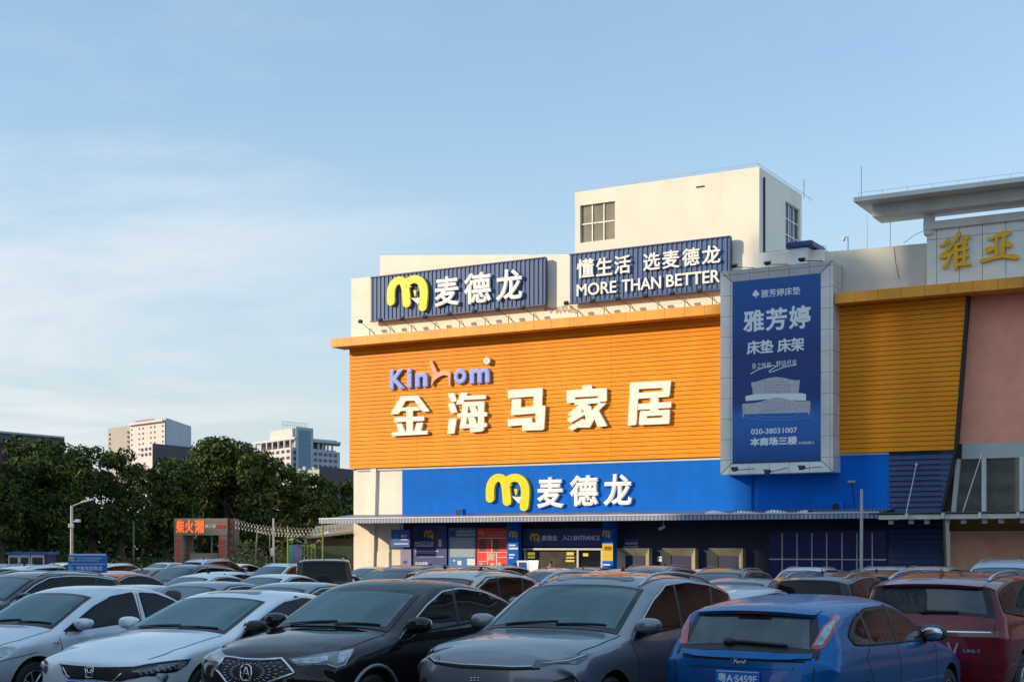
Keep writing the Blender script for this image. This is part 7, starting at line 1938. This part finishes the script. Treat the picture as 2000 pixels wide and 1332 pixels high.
def proto(kind):
    if kind == 'sedan':
        c = Car(4.6, 1.80, 1.46, SED, ((.95, .95), (-2.0, 1.03)), 2.7, .32, tumble=.16, ends=(.12, .08), step=.11, K=10); ws = (.14, 1.0, .98); rw = (-1.86, -1.25, 1.08)
        dlo = [(.92,1.0),(.30,1.28),(-.1,1.36),(-.6,1.365),(-1.1,1.30),(-1.6,1.10),(-1.55,1.06),(.3,.99)]; gaps = (((-.40,1.0),(-.44,1.37)),); top = [(1.0,.99),(.30,1.31),(-.1,1.39),(-.6,1.395),(-1.12,1.33),(-1.68,1.09)]
        mz, mx = 1.05, .66; lampz, tailz = (.66, .80), (.82, .98)
    elif kind == 'suv':
        c = Car(4.6, 1.86, 1.67, SUV, ((.95, 1.06), (-2.0, 1.14)), 2.7, .355, tumble=.155, ends=(.11, .09), step=.11, K=10); ws = (.20, 1.02, 1.11); rw = (-2.3, -2.06, 1.14)
        dlo = [(.95,1.12),(.35,1.43),(-.1,1.54),(-.7,1.55),(-1.3,1.51),(-1.82,1.42),(-1.92,1.25),(-1.2,1.17),(.1,1.10)]; gaps = (((-.36,1.10),(-.41,1.55)), ((-1.2,1.15),(-1.36,1.52))); top = [(1.0,1.10),(.35,1.46),(-.1,1.57),(-.7,1.58),(-1.3,1.54),(-1.86,1.45)]
        mz, mx = 1.17, .70; lampz, tailz = (.80, .93), (.92, 1.08)
    elif kind == 'hatch':
        c = Car(4.2, 1.76, 1.50, HAT, ((.9, .97), (-1.8, 1.05)), 2.55, .31, tumble=.16, ends=(.12, .10), step=.11, K=10); ws = (.16, .98, 1.0); rw = (-2.0, -1.74, 1.06)
        dlo = [(.88,1.02),(.32,1.29),(-.05,1.38),(-.5,1.39),(-1.05,1.35),(-1.45,1.24),(-1.55,1.12),(-1.0,1.05),(.2,1.0)]; gaps = (((-.33,1.0),(-.38,1.4)), ((-1.02,1.05),(-1.08,1.36))); top = [(.95,1.0),(.32,1.32),(-.05,1.41),(-.5,1.42),(-1.05,1.38),(-1.5,1.26)]
        mz, mx = 1.07, .64; lampz, tailz = (.68, .82), (.86, 1.10)
    elif kind == 'mpv':
        c = Car(4.8, 1.88, 1.85, MPV, ((1.4, 1.06), (-2.0, 1.14)), 2.9, .335, tumble=.15, ends=(.12, .06), taper0=(1.2, 1.5), step=.12, K=10); ws = (.66, 1.55, 1.12); rw = (-2.36, -2.24, 1.22)
        dlo = [(1.32,1.14),(.75,1.55),(.3,1.66),(-.9,1.69),(-1.9,1.64),(-2.08,1.25),(-1.2,1.18),(.6,1.12)]; gaps = (((.18,1.12),(.12,1.68)), ((-.95,1.14),(-1.0,1.7))); top = [(1.40,1.12),(.75,1.58),(.3,1.69),(-.9,1.72),(-1.95,1.68)]
        mz, mx = 1.20, 1.05; lampz, tailz = (.78, .94), (1.0, 1.45)
    else:
        c = Car(4.4, 1.90, 1.87, BOX, ((1.1, 1.14), (-2.0, 1.16)), 2.7, .385, tumble=.09, ends=(.05, .03), step=.12, K=10, rn=3.2); ws = (.80, 1.16, 1.17); rw = (-2.3, -2.08, 1.2)
        dlo = [(.88,1.18),(.62,1.70),(-.6,1.74),(-1.85,1.72),(-1.95,1.22),(-.6,1.18)]; gaps = (((.02,1.16),(-.02,1.74)), ((-.92,1.18),(-.92,1.74))); top = None
        mz, mx = 1.27, .80; lampz, tailz = (.85, 1.05), (.85, 1.10)
    names = {'sedan': 'parked_sedan', 'suv': 'parked_suv', 'hatch': 'parked_hatchback', 'mpv': 'parked_van', 'boxy': 'parked_off_roader'}
    r = car_root(names[kind], 'car', 'car'); body(c, r, P_['white'])
    windscreen(c, r, lambda x, z: ws[0] < x < ws[1] and z > ws[2])
    pbuild('rear_window', c.strip(lambda x, z: rw[0] < x < rw[1] and z > rw[2], -.82, .82, .007), m_tint, r)
    side_window(c, r, dlo, gaps, m_satin if top else None, .018, m_tint, .05, .02, top)
    for sg in (1, -1):
        door_mirror(r, mx, c.W / 2 - .09, mz, P_['white'], sg, .10, .12, .08)
        mb = MB(); w0 = c.W / 2
        a = c.patch(fillet([(sg * w0 * .50, lampz[0]), (sg * w0 * .86, lampz[0] + .05), (sg * w0 * .86, lampz[1]), (sg * w0 * .55, lampz[1] - .03)], .03, 3), 'front', .007, .07); pbuild('headlight', a, m_lens, r)
        a = c.patch(fillet([(sg * w0 * .62, tailz[0]), (sg * w0 * .86, tailz[0] + .02), (sg * w0 * .86, tailz[1]), (sg * w0 * .66, tailz[1])], .03, 3), 'rear', .007, .07); pbuild('tail_light', a, m_redd, r)
        if kind in ('suv', 'mpv', 'boxy'):
            pts = []
            for k in range(11):
                x = (.05 if kind != 'mpv' else .4) - 1.75 * k / 10; q = c.hit(Vector((x, sg * c.W * .32, 3)), Vector((0, 0, -1))); pts.append(q[0] + Vector((0, 0, .004 + .032 * min(1, k / 1.5, (10 - k) / 1.5))))
            mb = MB(); mb.path(pts, .016, 5); pbuild('roof_rail', mb, m_satin, r)
    a = c.patch(fillet([(-c.W * .23, lampz[0] - .12), (c.W * .23, lampz[0] - .12), (c.W * .24, lampz[0] + .02), (-c.W * .24, lampz[0] + .02)], .03, 3), 'front', .007, .07); pbuild('grille', a, m_trim, r)
    merge_seams(c, r, side=[[(ws[1] - .02, c.zb(1) - .03), (ws[1] - .12, .75), (ws[1] - .10, .45)], [(gaps[0][0][0], c.zb(0) - .02), (gaps[0][0][0], .42)]], rear=[[(c.W * .38, tailz[0]), (c.W * .36, .62)]])
    fin(r, -1.2 if kind not in ('mpv', 'boxy') else -1.7, c.hit(Vector((-1.2, 0, 3)), Vector((0, 0, -1)))[0].z - .004, m_trim)
    q = c.hit(Vector((-5, 0, .78 if kind != 'boxy' else .7)), Vector((1, 0, 0)))[0]
    mb = MB(); mb.box(q.x - .02, q.x - .004, -.22, .22, q.z - .07, q.z + .07); pbuild('licence_plate', mb, m_plate, r, False)
    if kind == 'boxy':
        mb = MB(); M = Matrix.Translation((q.x - .12, .05, 1.05)) @ Matrix.Rotation(R(90), 4, 'Y'); mb.lathe([(.14, -.11), (.33, -.11), (.37, -.06), (.37, .06), (.33, .11), (.14, .11)], 28, M); pbuild('spare_wheel', mb, m_black, r, True, False, 40)
        mb = MB(); mb.lathe([(.001, -.10), (.2, -.105), (.22, -.06)], 20, M); pbuild('wheel_cover', mb, m_trim, r, True)
    for x in c.wx:
        for sg in (1, -1):
            key = ('far', round(c.rw, 3))
            if key not in _wm:
                t, q_, d = wheel_meshes(c.rw); a = build('wheel', t, m_black, None, True, angle=40); b = build('rim', q_, m_rim, None, True, angle=30); _wm[key] = (a.data, b.data); bpy.data.objects.remove(a); bpy.data.objects.remove(b)
            a = bpy.data.objects.new('wheel', _wm[key][0]); COL.objects.link(a); a.parent = r; a.location = (x, sg * (c.W / 2 - .13), c.rw); a.rotation_euler = (0, 0, 0 if sg < 0 else PI)
            b = bpy.data.objects.new('rim', _wm[key][1]); COL.objects.link(b); b.parent = a
    return r
def copy_tree(o, parent=None):
    n = o.copy(); COL.objects.link(n); n.parent = parent
    for ch in list(o.children): copy_tree(ch, n)
    return n
PAINTED = ('body', 'mirror')
protos = {}
def park(kind, n, k, rev, col, label, jit=0, H=None, body_only=None):
    if kind not in protos: protos[kind] = o = proto(kind); o['_n'] = 0; del o['_n']
    else: o = copy_tree(protos[kind])
    rnd = random.Random(hash((n, k)) & 0xffff)
    s = -5.1 + 2.55 * k; P = SD * s + IN * n
    place(o, P.x, P.y, (rev if rev > 1 else 60 if rev else -120) + rnd.uniform(-2.5, 2.5))
    if H: o.scale = (1, 1, H)
    o['label'] = label; o['category'] = 'car'; o['group'] = 'parked cars in the lot'
    for c in o.children:
        if c.name.split('.')[0] in PAINTED:
            c.material_slots[0].link = 'OBJECT'; c.material_slots[0].material = P_[col]
    return o
CARS = [
 # behind the near row
 ('suv', 20, -7.05, 0, 'black', 'long black SUV whose flank fills the space behind the silver sedan', .96),
 ('sedan', 21.5, -6.15, 1, 'silver', 'silver sedan roof just behind the silver sedan with black windows', .92),
 ('sedan', 20, -5.2, 0, 'steel', 'steel blue sedan roof showing between the silver sedan and the white sedan', .98),
 ('sedan', 20, -4.38, 0, 'steel', 'steel blue sedan roof behind the white sedan, next to the plum black crossover', .98),
 ('suv', 20.3, -3.1, 0, 'beige', 'pale beige SUV roof rising directly behind the plum black crossover', .99),
 ('suv', 20.3, -2.02, 0, 'grey', 'grey SUV reflecting the orange store, directly behind the graphite SUV', .99),
 ('hatch', 20.2, -1.0, 1, 'silver', 'silver hatchback roof between the graphite SUV and the bright blue hatchback', .98),
 # second double row
 ('sedan', 31, -11.4, 1, 'white', 'white sedan roof below the blue cart return sign, in front of the white SUV', .99),
 ('sedan', 30.4, -10.3, 0, 'red', 'bright red sedan with a curved roof near the blue cart return sign', 1.0),
 ('sedan', 31, -9.15, 0, 'white', 'white sedan in front of the dark green SUV', .97),
 ('sedan', 31, -8.1, 0, 'white', 'white sedan with an arched dark window in front of the black off-roader', .98),
 ('boxy', 36.6, -9.02, 99, 'black', 'black boxy off-roader with a spare wheel on its tail beside the cream pier', 1),
 ('suv', 31, -6.3, 0, 'black', 'black SUV roof behind the pale beige SUV under the hanging sign', 1),
 ('suv', 31, -5.47, 1, 'maroon', 'dark maroon SUV in front of the red promotion board', 1),
 ('sedan', 28.6, -2.3, 0, 'grey', 'dark grey sedan roof behind the silver hatchback', .99),
 ('suv', 28.6, -1.42, 1, 'black', 'black SUV behind the bright blue hatchback, next to the deep red SUV', .96),
 ('suv', 36.6, -15.1, 0, 'grey', 'dark grey SUV at the picture edge in front of the kiosk', 1),
 ('suv', 36.6, -13.9, 1, 'white', 'white SUV with a dark rear window beside the blue cart return sign', 1),
 ('sedan', 36.6, -12.45, 1, 'silver', 'silver sedan behind the bright red sedan', 1),
 ('suv', 36.6, -11.4, 0, 'green', 'dark green SUV with a long slanting windscreen below the restaurant gate', 1),
 ('hatch', 36.6, -10.5, 1, 'white', 'small white hatchback tucked behind the dark green SUV', .97),
 ('sedan', 36.6, -6.9, 0, 'silver', 'silver sedan in front of the light blue notice board', 1),
 ('suv', 36.6, -4.55, 0, 'grey', 'dark grey SUV in front of the second loading dock', 1),
 ('suv', 36.6, -3.68, 0, 'brown', 'brown SUV reflecting orange in front of the third loading dock', .96),
 ('sedan', 36.6, -2.7, 1, 'yellow', 'dark windowed sedan with a yellow roof before the navy windows', .98),
 ('suv', 36.6, -1.85, 1, 'black', 'black SUV with pale roof rails beside the yellow roofed sedan', .95),
 ('mpv', 36.6, -.72, 0, 'blue', 'tall pale blue van before the pink wall, beyond the deep red SUV', 1),
 # third double row
 ('hatch', 47.6, -19.4, 0, 'blue', 'pale blue hatchback below the kiosk windows', 1),
 ('suv', 47.6, -16.85, 1, 'white', 'white SUV just past the blue cart return sign, before the green shrub', .98),
 ('sedan', 47.6, -15.9, 1, 'grey', 'grey sedan in front of the low hedge', 1),
 ('suv', 47.6, -13.3, 0, 'white', 'white SUV below the leaning pole, next to the black off-roader', 1),
 ('sedan', 47.6, -11.1, 0, 'black', 'black sedan roof before the narrow violet poster', 1),
 ('suv', 47.6, -9.2, 0, 'silver', 'silver SUV roof in front of the round column beside the red board', .97),
 ('sedan', 47.6, -8.2, 0, 'silver', 'silver sedan roof in front of the shop doors', 1),
 ('sedan', 47.6, -7.0, 1, 'white', 'white sedan roof before the yellow column label', 1),
 ('hatch', 47.6, -5.7, 0, 'white', 'white hatchback between the second and third loading docks', 1),
 ('suv', 47.6, -4.2, 0, 'white', 'white SUV in front of the navy windows, next to the loading docks', .95),
 ('sedan', 47.6, -3.4, 1, 'black', 'black sedan roof before the plain grey pole', 1),
 ('suv', 47.6, -2.55, 0, 'silver', 'silver SUV in front of the navy louvre', .97),
 ('suv', 53.2, -16.5, 1, 'blue', 'pale blue tall SUV in front of the restaurant gate', 1.08),
 ('sedan', 53.2, -13.0, 0, 'beige', 'beige sedan in the sun beside the cream pier', 1),
 ('hatch', 53.2, -11.6, 1, 'grey', 'grey hatchback in the sun before the navy food safety poster', 1),
 ('hatch', 53.2, -9.1, 1, 'white', 'small white hatchback close to the A-frame board', 1),
 ('sedan', 53.2, -8.0, 0, 'white', 'white sedan close to the first loading dock', 1),
 ('suv', 53.2, -3.6, 1, 'white', 'white SUV right behind the plain grey pole', .96),
 ('sedan', 53.2, -2.7, 0, 'black', 'black sedan before the navy louvre and pink panel', 1),
 ('sedan', 53.2, -4.6, 0, 'steel', 'steel blue sedan close to the navy windows', 1),
 ('sedan', 59.0, -9.6, 1, 'silver', 'silver sedan at the wall by the yellow column label', 1),
 ('sedan', 59.0, -18.2, 0, 'white', 'white sedan far off below the string lights', 1),
 ('hatch', 59.0, -20.2, 0, 'silver', 'silver hatchback far off at the foot of the restaurant gate', 1),
 ('sedan', 59.0, -23.0, 1, 'white', 'white sedan far off behind the blue cart return sign', 1)]
for c_ in CARS: park(*c_[:6], H=c_[6])

# ------------------------------------------------------------------ bay lines
m_line = mat('worn white road paint', (.50, .50, .48), .8, var=.4, vs=5)
ln = MB()
for n0, n1 in ((11.2, 16.2), (17.6, 22.6), (28.4, 33.4), (34.1, 39.1), (45, 50), (50.7, 55.7)):
    for k in range(-22, 3):
        s = -5.1 + 2.55 * (k + .5); a = SD * s + IN * n0; b = SD * s + IN * n1; u = SD * .06
        q = [a - u, a + u, b + u, b - u]
        if q[0].y < 4: continue
        ln.add([(p.x, p.y, gz(p.x, p.y) + .006) for p in q], [(0, 1, 2, 3)])
tag(build('road_marking', ln, m_line, fix=False), kind='structure')

# ------------------------------------------------------------------ shopper and trolleys by the doors
def person(x, Y, h, rz, label, m_top, m_leg):
    g0 = gz(X_(x, Y), Y); k = h / 1.70
    o = thing('person', label, 'person', (X_(x, Y), Y, g0), R(rz))
    J = [((0,0,.92),.15),((0,0,1.10),.135),((0,.0,1.32),.165),((0,.01,1.45),.07),((0,-.01,1.53),.062),((0,-.015,1.60),.095),((0,-.01,1.67),.075),
         ((.19,0,1.38),.065),((.25,.02,1.12),.048),((.22,-.16,.94),.036),((.21,-.22,.89),.03),((-.19,0,1.38),.065),((-.25,.02,1.12),.048),((-.22,-.16,.94),.036),((-.21,-.22,.89),.03),
         ((.10,0,.86),.10),((.11,-.03,.48),.068),((.11,.02,.08),.045),((.11,-.12,.04),.04),((-.10,0,.86),.10),((-.11,.06,.48),.068),((-.11,.12,.08),.045),((-.11,-.0,.04),.04)]
    E_ = [(0,1),(1,2),(2,3),(3,4),(4,5),(5,6),(2,7),(7,8),(8,9),(9,10),(2,11),(11,12),(12,13),(13,14),(0,15),(15,16),(16,17),(17,18),(0,19),(19,20),(20,21),(21,22)]
    def skin(name, idx, grow, m):
        keep = {j: i for i, j in enumerate(idx)}
        me = bpy.data.meshes.new(name); me.from_pydata([tuple(c * k for c in J[j][0]) for j in idx], [(keep[a], keep[b]) for a, b in E_ if a in keep and b in keep], [])
        b = bpy.data.objects.new(name, me); COL.objects.link(b)
        md = b.modifiers.new('Skin', 'SKIN'); md2 = b.modifiers.new('Subsurf', 'SUBSURF'); md2.levels = md2.render_levels = 1
        for i, j in enumerate(idx):
            r_ = J[j][1] * grow * k; me.skin_vertices[0].data[i].radius = (r_, r_)
        me.skin_vertices[0].data[0].use_root = True
        bpy.context.view_layer.update()
        n = bpy.data.meshes.new_from_object(b.evaluated_get(bpy.context.evaluated_depsgraph_get())); bpy.data.objects.remove(b)
        q = bpy.data.objects.new(name, n); COL.objects.link(q); q.parent = o; n.materials.append(m); n.shade_smooth(); return q
    skin('body', list(range(23)), 1.0, mat('skin', (.45, .26, .18), .55))
    skin('shirt', [0, 1, 2, 7, 8, 11, 12], 1.12, m_top); skin('trousers', [0, 15, 16, 17, 19, 20, 21], 1.14, m_leg)
    mb = MB(Matrix.Translation((X_(x, Y), Y, g0)) @ Matrix.Rotation(R(rz), 4, 'Z')); mb.ell((0, .012, 1.635 * k), .098, .108, .085, nu=14, nv=8); build('hair', mb, mat('black hair', (.02, .016, .014), .6), o, True)
    for sx in (-1, 1):
        mb = MB(Matrix.Translation((X_(x, Y), Y, g0)) @ Matrix.Rotation(R(rz), 4, 'Z')); mb.ell((sx * .11 * k, (-.06 if sx > 0 else .06) * k, .04), .05, .13, .045, 2.5); build('shoe', mb, m_dark, o, True)
    return o
person(1075, 69.5, 1.66, 20, 'shopper in a cream shirt walking towards the camera in front of the shop doors', mat('cream shirt', (.62, .55, .42), .8), mat('dark trousers', (.04, .04, .05), .8))
def trolley(x, Y, rz, label):
    g0 = gz(X_(x, Y), Y); T = Matrix.Translation((X_(x, Y), Y, g0)) @ Matrix.Rotation(R(rz), 4, 'Z')
    o = thing('shopping_trolley', label, 'trolley', T.translation, R(rz), 'shopping trolleys by the doors')
    mb = MB(T); b0 = [(-.22,-.35,.62),(.22,-.35,.62),(.20,.38,.56),(-.20,.38,.56)]; b1 = [(-.28,-.42,1.0),(.28,-.42,1.0),(.24,.48,.92),(-.24,.48,.92)]
    for f in (0, .25, .5, .75, 1):
        L_ = [Vector(a).lerp(Vector(b), f) for a, b in zip(b0, b1)]; mb.path(L_ + [L_[0]], .008, 4)
    for i in range(4):
        for f in (0, .2, .4, .6, .8):
            j = (i + 1) % 4; mb.tube(Vector(b0[i]).lerp(Vector(b0[j]), f), Vector(b1[i]).lerp(Vector(b1[j]), f), .006, n=4)
    build('basket', mb, m_chr, o)
    mb = MB(T); mb.tube((-.28,-.48,1.04), (.28,-.48,1.04), .02); build('handle', mb, m_blue, o)
    mb = MB(T)
    for sx in (-1, 1): mb.path([(sx*.26,-.44,1.02),(sx*.22,-.36,.3),(sx*.22,.36,.16)], .014, 5); mb.tube((sx*.22,-.36,.3),(sx*.22,-.38,.14),.014)
    build('frame', mb, m_galv, o)
    for sx in (-1, 1):
        for yy in (-.38, .36):
            mb = MB(T @ Matrix.Translation((sx*.22, yy, .065)) @ Matrix.Rotation(R(90), 4, 'Y')); mb.lathe([(.001,-.015),(.06,-.015),(.06,.015),(.001,.015)], 12); build('wheel', mb, m_black, o)
for i, (x, rz) in enumerate(((1106, 60), (1118, 58), (1131, 64))):
    trolley(x, 68.5, rz, ('empty wire trolley beside the shopper', 'empty wire trolley between two others', 'empty wire trolley closest to the yellow column label')[i])
